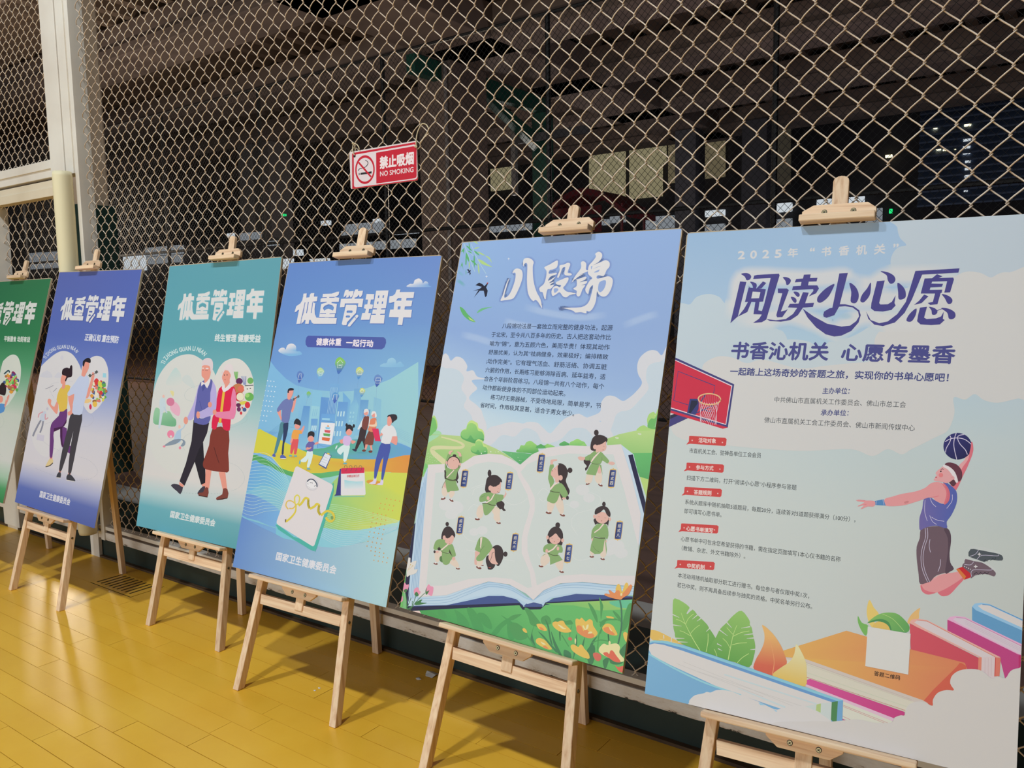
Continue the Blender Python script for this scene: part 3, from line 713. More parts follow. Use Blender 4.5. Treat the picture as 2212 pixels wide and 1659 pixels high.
# ------------------------------------------------------------------ poster 4: the city poster
TITLE4 = [  # 体重管理年, heavy display lettering traced as outlines and counters
 ([(362, 484), (408, 480), (402, 545), (392, 598), (360, 760), (330, 838), (320, 906), (262, 910), (300, 712), (286, 712), (262, 738), (236, 745), (262, 660), (320, 620), (346, 575), (358, 520)], []),
 ([(446, 535), (452, 500), (468, 478), (514, 476), (510, 526), (560, 524), (552, 590), (470, 597), (392, 598), (404, 540)], []),
 ([(388, 598), (500, 597), (504, 612), (530, 618), (518, 700), (522, 770), (545, 822), (832, 824), (820, 908), (505, 908), (480, 890), (462, 852), (446, 852), (436, 908), (386, 908), (392, 856), (378, 852), (362, 880), (330, 908), (336, 830), (368, 750)], []),
 ([(636, 488), (760, 484), (830, 458), (866, 456), (856, 500), (830, 520), (800, 532), (866, 542), (858, 598), (760, 600), (756, 616), (832, 628), (818, 755), (806, 768), (800, 818), (582, 816), (590, 768), (592, 752), (612, 630), (690, 606), (690, 598), (600, 604), (604, 556), (628, 545)],
  [[(636, 690), (660, 656), (716, 634), (770, 650), (792, 682), (776, 724), (745, 706), (712, 696), (680, 706), (656, 726)]]),
 ([(958, 430), (1000, 430), (996, 452), (1066, 446), (1060, 498), (1036, 536), (1020, 536), (1010, 500), (994, 536), (960, 540), (968, 500), (930, 536), (926, 520), (944, 450)], []),
 ([(1092, 426), (1132, 424), (1128, 446), (1198, 442), (1190, 494), (1168, 532), (1150, 532), (1140, 498), (1112, 534), (1080, 540), (1082, 556), (1204, 556), (1186, 674), (1126, 668), (1134, 620), (944, 622), (938, 672), (874, 676), (890, 558), (1042, 552), (1046, 540), (1064, 500), (1074, 460)], []),
 ([(960, 640), (1100, 642), (1116, 660), (1100, 756), (1064, 792), (974, 888), (966, 928), (920, 928), (900, 912)],
  [[(978, 722), (1048, 722), (1056, 738), (1044, 754), (970, 752), (968, 734)], [(966, 792), (1010, 792), (1020, 806), (1008, 822), (962, 820), (956, 806)]]),
 ([(1100, 784), (1122, 778), (1136, 800), (1110, 836), (1086, 806)], []), ([(1080, 812), (1104, 840), (1016, 946), (984, 944), (990, 920)], []),
 ([(1250, 488), (1356, 490), (1350, 566), (1310, 568), (1300, 632), (1340, 640), (1330, 696), (1284, 698), (1276, 756), (1312, 758), (1290, 850), (1168, 852), (1188, 756), (1226, 754), (1240, 698), (1212, 690), (1222, 638), (1260, 632), (1270, 570), (1234, 566)], []),
 ([(1384, 442), (1558, 438), (1520, 690), (1456, 692), (1452, 706), (1512, 706), (1504, 766), (1444, 768), (1440, 782), (1506, 780), (1492, 904), (1294, 902), (1314, 782), (1378, 780), (1382, 768), (1326, 768), (1338, 706), (1392, 706), (1396, 692), (1342, 690)],
  [[(1412, 510), (1430, 510), (1426, 544), (1408, 544)], [(1478, 508), (1496, 508), (1492, 542), (1474, 542)], [(1400, 596), (1418, 596), (1414, 628), (1396, 628)], [(1466, 594), (1484, 594), (1480, 626), (1462, 626)]]),
 ([(1672, 428), (1724, 426), (1716, 462), (1920, 460), (1908, 544), (1810, 546), (1806, 580), (1892, 582), (1878, 662), (1788, 664), (1782, 708), (1886, 710), (1874, 820), (1766, 818), (1750, 926), (1684, 922), (1700, 818), (1562, 814), (1580, 708), (1630, 706), (1640, 598), (1590, 614), (1562, 612), (1572, 520), (1620, 512), (1650, 486)],
  [[(1690, 548), (1740, 546), (1736, 584), (1664, 582)], [(1690, 664), (1728, 664), (1722, 706), (1684, 706)]])]
def title(A, c=(214, 209, 210), under=None, shift=(5, 6)):
    A.P('title')
    if under:
        for p, h in TITLE4: A.poly([(x + shift[0], y + shift[1]) for x, y in p], under, 0, holes=[[(x + shift[0], y + shift[1]) for x, y in q] for q in h])
    for p, h in TITLE4: A.poly(p, c, 0, holes=h)
    sc_ = under or (90, 120, 180)
    for a, b, w_ in (((432, 602), (406, 758), 11), ((492, 606), (472, 756), 9), ((386, 606), (334, 838), 9), ((596, 764), (680, 762), 9), ((728, 767), (808, 764), 9), ((624, 541), (690, 538), 9), ((726, 536), (800, 535), 10), ((584, 820), (662, 820), 9), ((718, 822), (834, 822), 9)): A.line([a, b], w_, sc_)
A = Art(4)
A.bg([(0, [(96, 128, 188), (100, 132, 190), (106, 134, 192)]), (.2, [(100, 136, 194), (104, 142, 196), (112, 146, 198)]), (.38, [(108, 150, 204), (118, 162, 208), (130, 176, 208)]), (.5, [(112, 160, 210), (126, 176, 212), (148, 192, 208)]),
      (.62, [(118, 170, 214), (130, 186, 208), (150, 194, 204)]), (.85, [(106, 150, 206), (130, 180, 212), (160, 198, 208)]), (1, [(104, 136, 194), (124, 172, 208), (166, 200, 204)])])
A.S(560, 760, 5.529)
A.poly([(120, 90), (200, 200), (320, 320), (440, 400), (640, 450), (900, 478), (1100, 470), (1300, 430), (1560, 330), (1900, 120), (1900, 1180), (1700, 1080), (0, 940), (-40, 700), (60, 300)], (124, 176, 212), 0, g=((150, 196, 204), (300, 500), (1600, 600)))
A.part = 'illustration'
C0, C1, C2_ = (104, 152, 204), (118, 166, 210), (132, 184, 212)
for p, a, b in (([(480, 530), (560, 470), (560, 1180), (440, 1180)], C2_, C1), ([(640, 450), (750, 480), (760, 1180), (600, 1180)], C2_, (136, 192, 212)), ([(1000, 480), (1090, 580), (1080, 1180), (1000, 1150)], (110, 164, 210), C2_), ([(1370, 540), (1460, 570), (1440, 1100), (1340, 1080)], (134, 182, 206), (142, 192, 206)), ([(1135, 440), (1220, 440), (1200, 1000), (1100, 1000)], (114, 162, 204), C2_),
               ([(530, 645), (608, 650), (560, 1170), (430, 1150)], (96, 146, 200), C2_), ([(625, 645), (722, 655), (690, 1160), (560, 1160)], (150, 198, 212), C2_), ([(740, 540), (840, 548), (850, 380), (962, 385), (910, 760), (880, 1160), (690, 1150)], (98, 146, 202), C1), ([(945, 595), (1062, 602), (1010, 1110), (880, 1110)], (100, 148, 204), (128, 182, 214)), ([(1155, 490), (1160, 560), (1190, 650), (1130, 1060), (1040, 1040), (1080, 650), (1135, 560)], (112, 160, 206), (134, 186, 210)),
               ([(1212, 572), (1308, 576), (1270, 900), (1180, 900)], (102, 150, 198), C2_), ([(1240, 690), (1330, 690), (1280, 1000), (1210, 1000)], (100, 146, 196), (140, 190, 210)), ([(745, 740), (912, 745), (880, 1160), (700, 1150)], (104, 156, 210), (120, 176, 216)), ([(622, 800), (700, 800), (680, 1160), (600, 1160)], (102, 152, 206), C2_)):
    A.poly(p, a, 0, g=(b, p[0], p[2]))
for k in range(6): A.line([(860 + 15 * k, 425), (812 + 18 * k, 740)], 3, (176, 208, 222))
for (x, y, dx, n) in ((940, 710, 34, 3), (918, 828, 34, 3), (896, 946, 34, 3), (628, 880, 22, 3)):
    for k in range(n): A.poly([(x + dx * k, y), (x + dx * k + 16, y + 2), (x + dx * k + 8, y + 62), (x + dx * k - 8, y + 60)], (182, 212, 222))
for k in range(3):
    A.line([(650 + 22 * k, 680), (634 + 22 * k, 770)], 4, (120, 172, 206))
for r in range(4):
    for k in range(2): A.poly([(1088 + 34 * k - 6 * r, 715 + 50 * r), (1104 + 34 * k - 6 * r, 716 + 50 * r), (1100 + 34 * k - 6 * r, 740 + 50 * r), (1084 + 34 * k - 6 * r, 739 + 50 * r)], (152, 198, 216))
A.poly([(752, 790), (846, 795), (842, 818), (750, 812)], (150, 196, 220))
# thin curves
for k in range(6): A.line([(100, 980 - 6 * k + 14 * k), (200, 900 + 14 * k), (300, 840 + 16 * k), (420, 810 + 18 * k)], 2, (84, 140, 190), 4); A.line([(1400, 860 + 16 * k), (1560, 880 + 18 * k), (1800, 980 + 22 * k)], 2, (130, 176, 200), 4)
# hills
A.poly([(780, 1150), (880, 1110), (960, 1080), (1100, 1050), (1300, 1040), (1550, 1060), (1700, 1100), (1860, 1180), (1830, 1260), (1600, 1290), (1300, 1285), (1000, 1280), (700, 1260), (500, 1180)], (104, 156, 206), 2, g=((88, 168, 128), (1500, 1150), (900, 1150)))
A.poly([(-30, 930), (60, 950), (200, 1020), (330, 1090), (480, 1160), (600, 1210), (800, 1260), (1000, 1280), (1300, 1285), (1560, 1275), (1860, 1230), (1860, 1470), (1500, 1440), (1250, 1435), (1000, 1440), (700, 1460), (400, 1440), (250, 1380), (150, 1260), (0, 1210), (-100, 1180)], (204, 196, 66), 2, g=((216, 138, 66), (500, 1200), (1800, 1300)))
A.S(500, 940, 5.185)
A.poly([(240, 220), (330, 240), (430, 290), (520, 350), (640, 400), (760, 420), (1000, 425), (1200, 400), (1500, 410), (1700, 415), (1900, 440), (1960, 470), (1900, 900), (1700, 700), (800, 560), (600, 520), (400, 440), (220, 290)], (84, 158, 88), 2, g=((96, 172, 112), (400, 300), (1000, 460)))
A.poly([(225, 290), (330, 320), (430, 350), (560, 420), (690, 470), (860, 500), (1100, 470), (1240, 440), (1500, 420), (1600, 410), (1780, 415), (2100, 480), (1900, 980), (1860, 1200), (1000, 1200), (100, 920), (100, 700)], (122, 180, 208), 0, g=((150, 200, 190), (400, 500), (1200, 700)))
A.poly([(1210, 450), (1300, 425), (1450, 410), (1600, 408), (1780, 418), (2100, 485), (1880, 960), (1760, 1000), (1600, 1040), (1400, 1064), (1200, 1060), (1060, 1040), (960, 1010), (1000, 760), (1080, 600)], (200, 206, 84), 2, g=((130, 192, 128), (1500, 560), (1000, 760)))
A.poly([(225, 290), (330, 320), (450, 380), (560, 430), (650, 520), (640, 640), (520, 600), (330, 560), (150, 640)], (104, 158, 210), 2, g=((118, 186, 208), (250, 320), (500, 600)))
A.poly([(150, 660), (300, 690), (480, 790), (560, 880), (520, 1040), (300, 960), (90, 880)], (102, 140, 202), 2, g=((118, 170, 214), (150, 700), (500, 900)))
A.poly([(100, 905), (180, 950), (330, 1030), (500, 1110), (700, 1180), (900, 1230), (1150, 1260), (1500, 1200), (1860, 1060), (2100, 1000), (1700, 1900), (-100, 1700), (0, 1200)], (96, 132, 194), 0, g=((168, 202, 206), (60, 1300), (1750, 1300)))
A.poly([(500, 1110), (700, 1180), (900, 1230), (1160, 1262), (1500, 1190), (1860, 1062), (1890, 980), (1700, 1010), (1400, 1066), (1100, 1050), (900, 1000), (560, 900)], (120, 186, 206), 2, g=((150, 200, 210), (600, 1000), (1700, 1100)))
for k in range(19):
    t = k / 18; A.line([(235 - 118 * t, 225 + 640 * t), (320 - 90 * t, 200 + 700 * t), (420 - 60 * t, 220 + 640 * t), (560 - 60 * t, 370 + 470 * t), (660 - 90 * t, 560 + 280 * t)], 3, (196, 222, 214), 7)
for k in range(20):
    t = k / 19; A.line([(1080 - 100 * t, 770 + 350 * t), (1300 - 100 * t, 800 + 430 * t), (1560 - 100 * t, 870 + 340 * t), (1880 - 30 * t, 960 + 90 * t)], 2.5, (196, 222, 196) if t < .6 else (200, 220, 226), 8)
for r in range(14):
    for k in range(4):
        x, y = 1740 + 48 * k - 11 * r - (110 if 3 < r < 11 else (55 if r in (1, 2, 11) else 0) if r != 3 else 120), 712 + 9 * k + 53 * r
        if x < 1890 - 6 * r: A.ell(x, y, 6, 8, (214, 150, 72), n=6)
A.S(560, 760, 5.529)
for r in range(9):
    for k in range(4 if r not in (0, 7, 8) else 3): A.ell(100 - 11 * r + 38 * k - (8 if r else 0), 346 + 59 * r + 4 * k, 8, 7, (204, 216, 228), n=8)
# balloons
A.P('printed_balloons')
for (x, y, w_, h_, c1, c2, tail) in ((490, 285, 42, 60, (96, 128, 188), (72, 100, 172), 520), (732, 245, 44, 60, (176, 204, 150), (112, 168, 214), 430), (968, 145, 62, 85, (132, 188, 92), (74, 112, 180), 400), (1200, 240, 46, 62, (196, 206, 120), (84, 140, 200), 440), (1420, 330, 50, 62, (104, 136, 190), (70, 96, 168), 640), (592, 505, 26, 34, (130, 184, 96), (110, 168, 200), 630), (1232, 475, 34, 46, (200, 208, 120), (90, 146, 200), 560), (912, 535, 42, 55, (96, 150, 200), (72, 96, 176), 0)):
    A.line([(x - 14, y + h_ * 1.3), (x - 30, tail or y + h_ * 1.5)], 1.6, (120, 150, 190))
    A.poly([(x + 4, y - h_ * .95), (x + w_, y - h_ * .3), (x + w_ * .8, y + h_ * .3), (x - w_ * .35, y + h_ * 1.45), (x - w_ * .8, y + h_ * .4), (x - w_, y), (x - w_ * .7, y - h_ * .7)], c1, 4, g=(c2, (x, y - h_ * .4), (x - w_ * .2, y + h_)))
IW = (214, 220, 224)
A.line([(930, 135), (970, 95), (1002, 135)], 6, IW); A.line([(940, 140), (932, 190), (985, 190), (992, 145)], 5, IW); A.line([(950, 160), (980, 160)], 8, IW)
A.line([(700, 240), (740, 218), (772, 238), (735, 262), (704, 242)], 5, IW); A.line([(710, 258), (722, 288), (748, 280), (756, 256)], 5, IW); A.line([(1165, 240), (1202, 210), (1236, 242)], 5, IW); A.line([(1176, 250), (1172, 272), (1224, 272), (1226, 248)], 5, IW); A.line([(1390, 345), (1398, 312), (1446, 312), (1450, 345), (1440, 375), (1394, 374), (1390, 345), (1450, 345)], 5, IW)
A.line([(478, 262), (506, 262), (500, 285), (512, 330), (464, 334), (472, 290), (480, 262)], 4, IW); A.line([(880, 575), (890, 515), (930, 505), (928, 575)], 5, IW); A.ell(1230, 470, 18, 20, IW, ring=5)
# people
PERS = 1
SKN = (224, 150, 138)
def per(parts):
    A.P('printed_person')
    for p in parts:
        if p[0] == 'e': A.ell(p[2], p[3], p[4], p[5], p[1], p[6] if len(p) > 6 else 0, 16)
        elif p[0] == 'l': A.line(p[2], p[3], p[1], 4)
        else: A.poly(p[2], p[1], p[3] if len(p) > 3 else 3)
BU, DK = (108, 118, 170), (52, 72, 104)
for (x, y, w_) in ((290, 1280, 46), (405, 1255, 44), (590, 1408, 44), (1010, 1340, 52), (780, 1388, 60), (1230, 1205, 80)): A.halo(x, y, w_, 12, (196, 150, 60) if y > 1220 else (80, 140, 170), .7, .5)
per([('p', (214, 214, 216), [(158, 1240), (190, 1240), (190, 1258), (150, 1255)], 0), ('p', (84, 96, 168), [(165, 1220), (190, 1215), (195, 1255), (158, 1248)]), ('p', (84, 96, 168), [(258, 1235), (290, 1232), (325, 1268), (255, 1270)]), ('e', (214, 214, 218), 290, 1274, 36, 6),
     ('p', (78, 128, 140), [(260, 840), (240, 930), (205, 1080), (178, 1205), (205, 1208), (260, 1040), (300, 930), (340, 860)], 2), ('p', (44, 58, 92), [(290, 860), (350, 850), (330, 1000), (300, 1100), (292, 1218), (268, 1215), (285, 1050), (290, 930)], 2),
     ('p', SKN, [(222, 690), (215, 720), (250, 795), (262, 820), (290, 815), (300, 790), (262, 770), (260, 690)], 2), ('p', SKN, [(380, 700), (400, 725), (430, 640), (445, 560), (460, 545), (430, 530), (415, 560), (400, 640)], 2), ('p', BU, [(330, 560), (280, 590), (215, 680), (225, 720), (275, 690), (268, 830), (350, 845), (372, 740), (400, 640), (405, 580), (375, 560)], 2),
     ('p', SKN, [(340, 490), (338, 560), (365, 572), (385, 545), (410, 480), (400, 445), (345, 450)], 2), ('p', (40, 38, 50), [(340, 490), (345, 450), (375, 432), (412, 440), (408, 460), (360, 465), (355, 490)], 2), ('l', (70, 76, 84), [(408, 570), (475, 530)], 9), ('e', (90, 96, 100), 412, 568, 12, 16), ('e', (90, 96, 100), 470, 532, 12, 16)])
per([('e', (104, 166, 176), 375, 1242, 20, 10), ('e', (104, 166, 176), 434, 1246, 20, 10), ('p', (214, 84, 88), [(400, 1040), (370, 1200), (395, 1215), (420, 1150), (415, 1215), (445, 1218), (465, 1100), (468, 1035)], 2), ('p', SKN, [(398, 1000), (370, 1080), (390, 1085), (410, 1020)]), ('p', SKN, [(490, 960), (520, 900), (538, 880), (540, 910), (510, 980)]), ('p', (226, 156, 74), [(410, 935), (385, 1010), (405, 1040), (468, 1040), (475, 985), (510, 975), (500, 940), (450, 930)], 2),
     ('e', SKN, 455, 890, 34, 34), ('p', (44, 40, 46), [(415, 870), (420, 830), (450, 795), (495, 830), (495, 880), (460, 870), (430, 860)])])
per([('e', (104, 166, 176), 486, 1318, 10, 26, 10), ('e', (104, 166, 176), 590, 1398, 22, 11), ('p', (206, 222, 222), [(575, 1180), (560, 1240), (500, 1290), (505, 1315), (560, 1315), (590, 1270), (570, 1370), (600, 1375), (635, 1270), (640, 1190)], 2), ('p', SKN, [(660, 1090), (735, 1065), (740, 1085), (670, 1110)]), ('p', (104, 96, 158), [(585, 1080), (555, 1130), (575, 1185), (640, 1185), (650, 1115), (665, 1100), (655, 1080), (620, 1070)], 2), ('p', SKN, [(570, 1140), (560, 1170), (610, 1160), (625, 1135), (600, 1145)]),
     ('e', SKN, 618, 1040, 38, 36), ('p', (44, 40, 46), [(580, 1030), (585, 970), (620, 948), (660, 965), (655, 1020), (625, 1000), (595, 1010)])])
per([('p', (222, 220, 224), [(742, 842), (908, 855), (862, 1112), (706, 1092)], 0), ('p', (214, 140, 80), [(822, 872), (840, 896), (808, 894)], 0), ('p', (130, 190, 222), [(790, 900), (850, 903), (840, 925), (796, 922)], 0), ('p', (204, 84, 92), [(780, 932), (852, 938), (844, 970), (784, 962)], 0), ('p', (92, 160, 90), [(766, 972), (850, 980), (842, 1012), (770, 1002)], 0), ('p', (214, 106, 64), [(752, 1018), (848, 1030), (838, 1068), (750, 1056)], 0), ('l', (90, 110, 150), [(742, 842), (908, 855), (862, 1112), (706, 1092), (742, 842)], 2)])
per([('p', (66, 84, 140), [(785, 1200), (866, 1240), (800, 1400), (708, 1348)], 0), ('p', (214, 216, 224), [(790, 1210), (858, 1244), (796, 1380), (718, 1340)], 0), ('e', (214, 180, 84), 828, 1218, 18, 10, 20)] + [('l', (170, 180, 200), [(770 - 12 * k, 1250 + 28 * k), (825 - 12 * k, 1275 + 28 * k)], 4) for k in range(4)])
per([('p', (206, 222, 222), [(1010, 1110), (940, 1160), (935, 1200), (975, 1230), (1010, 1190), (1005, 1300), (1040, 1305), (1075, 1180), (1080, 1115)], 2), ('e', (206, 220, 226), 922, 1140, 8, 26, 25), ('e', (104, 166, 176), 1026, 1334, 24, 11), ('p', SKN, [(1000, 1040), (960, 1060), (955, 1040), (975, 1095), (1010, 1085)]), ('p', SKN, [(1100, 1060), (1150, 1065), (1145, 1085), (1110, 1100)]), ('p', (206, 176, 216), [(1020, 1005), (1000, 1050), (1010, 1110), (1080, 1118), (1095, 1060), (1110, 1060), (1085, 1010)], 2),
     ('e', SKN, 1072, 960, 38, 40), ('p', (44, 40, 46), [(1034, 960), (1040, 890), (1080, 868), (1120, 900), (1115, 950), (1080, 920), (1050, 935)]), ('e', (44, 40, 46), 1045, 875, 14, 22), ('e', (44, 40, 46), 1130, 885, 14, 22)])
per([('p', (50, 50, 76), [(1108, 1165), (1160, 1160), (1165, 1185), (1145, 1192)], 2), ('e', (110, 58, 50), 1252, 1180, 24, 14), ('e', (110, 58, 50), 1330, 1192, 24, 14), ('p', (58, 44, 48), [(1212, 900), (1190, 1010), (1145, 1150), (1170, 1165), (1230, 1060), (1255, 1150), (1275, 1140), (1265, 1020), (1285, 930)], 2), ('p', (212, 214, 220), [(1250, 780), (1190, 890), (1175, 925), (1195, 925), (1240, 880), (1290, 900), (1320, 860), (1318, 780), (1290, 765)], 2), ('p', (120, 66, 60), [(1250, 780), (1225, 900), (1290, 930), (1315, 780), (1285, 770)], 2),
     ('e', SKN, 1275, 730, 26, 32), ('p', (214, 210, 210), [(1252, 730), (1258, 690), (1290, 680), (1310, 710), (1300, 760), (1295, 715)]), ('p', SKN, [(1270, 1100), (1260, 1165), (1280, 1170), (1300, 1105), (1320, 1110), (1335, 1175), (1355, 1175), (1345, 1105)], 0), ('p', (122, 68, 56), [(1305, 950), (1255, 1090), (1290, 1105), (1360, 1110), (1370, 960)], 2), ('p', (214, 128, 96), [(1330, 810), (1310, 900), (1300, 940), (1380, 960), (1400, 870), (1400, 800), (1370, 790)], 2), ('e', SKN, 1368, 755, 24, 30), ('p', (220, 214, 212), [(1340, 760), (1350, 715), (1390, 715), (1405, 770), (1385, 785), (1380, 735)]), ('p', (226, 196, 170), [(1395, 810), (1405, 890), (1320, 890), (1310, 870), (1380, 865)])])
per([('e', (212, 150, 56), 1372, 1560, 92, 30, 8), ('p', (212, 200, 222), [(1372, 1500), (1400, 1500), (1390, 1578), (1310, 1572), (1360, 1545)], 2), ('p', (212, 200, 222), [(1455, 1520), (1482, 1520), (1475, 1592), (1395, 1582), (1445, 1565)], 2), ('p', (70, 84, 160), [(1460, 1090), (1420, 1200), (1385, 1330), (1372, 1500), (1400, 1502), (1440, 1350), (1485, 1250), (1470, 1380), (1458, 1515), (1484, 1518), (1520, 1350), (1560, 1200), (1565, 1100)], 2),
     ('p', (212, 50, 92), [(1348, 915), (1425, 918), (1452, 1068), (1385, 1065)], 0), ('p', SKN, [(1470, 950), (1440, 1000), (1450, 1010), (1500, 970)]), ('p', SKN, [(1600, 1010), (1540, 1050), (1600, 1095), (1645, 1110), (1650, 1010)], 2), ('p', (216, 214, 216), [(1520, 870), (1470, 920), (1450, 960), (1480, 985), (1455, 1080), (1562, 1100), (1590, 1010), (1645, 1010), (1630, 930), (1590, 880)], 2), ('p', SKN, [(1540, 770), (1530, 830), (1535, 880), (1570, 880), (1590, 820), (1590, 770)], 2), ('p', (50, 42, 50), [(1530, 780), (1545, 755), (1600, 745), (1640, 755), (1648, 800), (1610, 830), (1590, 850), (1580, 800), (1560, 770)])])
# scale, tape, calendar
A.P('printed_scale')
A.S(500, 940, 5.185)
A.poly([(1120, 560), (1145, 600), (1130, 700), (960, 1260), (930, 1290), (880, 1280), (560, 1080), (520, 1040), (520, 1000), (900, 1200)], (76, 172, 160), 2)
def rr(pts, r, c):
    out = []; n = len(pts)
    for i in range(n):
        p = Vector(pts[i]); a = (Vector(pts[i - 1]) - p).normalized(); b = (Vector(pts[(i + 1) % n]) - p).normalized()
        for k in range(6):
            t = k / 5; q0 = p + a * r; q1 = p + b * r; out.append(tuple(q0 * (1 - t) ** 2 + p * 2 * t * (1 - t) + q1 * t * t))
    A.poly(out, c)
rr([(725, 340), (1145, 560), (925, 1255), (500, 990)], 34, (214, 206, 208))
A.ell(905, 552, 74, 70, (202, 196, 200), 30, 30); A.ell(905, 550, 62, 56, (222, 218, 220), 30, 30)
A.line([(850, 520), (880, 495), (920, 500), (955, 540), (960, 580)], 12, (64, 70, 90), 5); A.line([(862, 552), (858, 538)], 4, (70, 70, 80)); A.line([(880, 535), (900, 530)], 6, (70, 70, 80)); A.line([(906, 545), (910, 528)], 4, (70, 70, 80)); A.line([(930, 575), (945, 560)], 5, (70, 70, 80)); A.line([(850, 570), (905, 600), (950, 590)], 3, (180, 176, 182), 4)
TY, TD = (212, 192, 70), (182, 164, 50)
A.line([(640, 830), (612, 790), (630, 740), (680, 740), (720, 780), (690, 820), (650, 820)], 14, (214, 182, 90), 5); A.line([(715, 770), (710, 700), (740, 672), (765, 700), (755, 760), (725, 780)], 16, (212, 200, 90), 5); A.line([(605, 970), (640, 950), (690, 900), (720, 850), (725, 780)], 22, TY, 5, (1.1, .7))
A.line([(755, 790), (790, 760), (830, 705), (870, 720)], 26, TY, 5); A.line([(865, 720), (862, 780), (880, 820)], 26, TD, 4); A.line([(880, 825), (930, 800), (960, 770), (990, 790)], 26, TY, 5); A.line([(985, 785), (975, 850), (1000, 895)], 26, TD, 4); A.line([(1005, 900), (1060, 855), (1100, 850)], 26, TY, 4); A.line([(1100, 850), (1140, 880), (1150, 930), (1120, 965), (1080, 950), (1060, 920)], 26, TY, 5)
A.ell(1130, 925, 16, 22, (120, 150, 90)); A.poly([(600, 945), (618, 940), (612, 975), (602, 975)], (120, 104, 80))
for k in range(9): A.line([(858 + k * 2, 730 + 10 * k), (868 + k * 2, 730 + 10 * k)], 3, (70, 80, 40)); A.line([(978 + k * 2, 800 + 10 * k), (988 + k * 2, 800 + 10 * k)], 3, (70, 80, 40))
A.poly([(1170, 660), (1215, 380), (1240, 370), (1230, 675), (1150, 680)], (56, 58, 124), 0); A.poly([(1150, 684), (1480, 684), (1500, 690), (1140, 692)], (110, 180, 170)); 
A.poly([(1228, 380), (1240, 370), (1480, 362), (1490, 372), (1504, 660), (1494, 672), (1236, 676), (1226, 668)], (216, 212, 214)); A.poly([(1228, 382), (1240, 370), (1480, 362), (1490, 372), (1490, 422), (1230, 434)], (204, 42, 78))
A.poly([(1265, 500), (1320, 512), (1400, 520), (1476, 516), (1478, 600), (1268, 600)], (160, 204, 212), 0, g=((214, 214, 216), (1370, 520), (1370, 600)))
for x in (1275, 1330, 1385, 1440): A.line([(x - 10, 365), (x - 5, 345), (x + 12, 342), (x + 22, 358), (x + 15, 390), (x + 4, 402)], 4, (60, 70, 84), 4)
# clouds
A.P('printed_clouds')
A.S(600, 560, 6.506)
for (x, y, k) in ((1985, 390, 1), (180, 1300, -1.05)):
    A.poly([(x - 160, y), (x - 130, y - 42), (x - 80, y - 45), (x - 60, y - 95), (x, y - 120), (x + 45, y - 85), (x + 55, y - 50), (x + 90, y - 82), (x + 130, y - 60), (x + 135, y - 25), (x + 160, y)] if k > 0 else [(x - 165, y), (x - 140, y - 50), (x - 90, y - 55), (x - 70, y - 30), (x - 40, y - 95), (x + 20, y - 115), (x + 75, y - 80), (x + 85, y - 10), (x + 130, y - 8), (x + 155, y + 40), (x - 20, y + 60)], (214, 210, 214), 4, g=((118, 160, 208) if k > 0 else (122, 172, 212), (x, y - 80), (x, y + 5)))
A.S(560, 760, 5.529)
A.poly([(1450, 180), (1480, 140), (1520, 135), (1540, 90), (1590, 70), (1630, 100), (1640, 140), (1680, 115), (1710, 140), (1715, 180)], (150, 190, 214), 4, g=((128, 176, 210), (1580, 90), (1580, 180)))
A.part = 'lettering'
A.S(600, 560, 6.506)
title(A, under=(84, 112, 178), shift=(8, 10))
A.line([(636, 690), (660, 656), (716, 634), (770, 650), (792, 682)], 4, (160, 170, 200), 4)
for k in range(9): A.line([(350 - 13 * k, 520 + 16 * k), (364 - 13 * k, 524 + 16 * k)], 3, (100, 130, 188))
A.P('title_pill')
A.poly([(430, 1074), (1490, 1096), (1520, 1125), (1524, 1175), (1500, 1240), (1460, 1268), (420, 1234), (394, 1200), (390, 1150), (405, 1095)], (76, 88, 160), 0, g=((78, 92, 158), (400, 1100), (1500, 1100)))
A.part = 'lettering'
A.text('健康体重', (538, 1208), (888, 1216), (226, 214, 220), (548, 1108), .03); A.text('一起行动', (960, 1220), (1336, 1236), (226, 214, 220), (968, 1124), .03)
A.S(500, 940, 5.185)
A.text('体重监测日历', (1294, 474), (1434, 470), (190, 56, 70), (1295, 446), .02)
A.text('国家卫生健康委员会', (496, 1396), (1166, 1560), (216, 214, 220), (514, 1306), .03)
A.done()
# ------------------------------------------------------------------ poster 5: the exercise poster
A = Art(5)
A.bg([(0, [(142, 172, 212), (140, 166, 210), (140, 166, 208)]), (.25, [(138, 164, 208), (139, 165, 208), (142, 166, 208)]), (.38, [(162, 188, 216), (150, 176, 212), (150, 174, 212)]),
      (.48, [(196, 208, 216), (182, 204, 218), (176, 196, 218)]), (.55, [(198, 208, 212), (196, 208, 214), (196, 206, 214)]), (1, [(120, 180, 120), (110, 180, 115), (100, 170, 110)])])
CW, CB = (206, 205, 210), (192, 203, 212)
A.S(860, 480, 3.511)
for G in ([(800, 745), (900, 775), (1050, 800)], [(470, 850), (600, 880), (760, 930)], [(950, 640), (1150, 690), (1380, 720), (1590, 700)], [(1700, 790), (1850, 730), (1980, 690)]): A.glow(G, 34, (170, 188, 216), 5, .6)
A.poly([(300, 1080), (350, 1000), (380, 1010), (400, 1050), (440, 1020), (490, 1035), (525, 1090), (520, 1130), (570, 1125), (600, 1170), (665, 1190), (560, 1200), (600, 1260), (560, 1300), (540, 1340), (600, 1390), (640, 1450), (640, 1615), (200, 1700), (240, 1400)], CW, 5)
A.poly([(300, 1150), (370, 1110), (450, 1120), (500, 1180), (480, 1260), (520, 1330), (500, 1400), (560, 1480), (540, 1620), (200, 1700)], CB, 5)
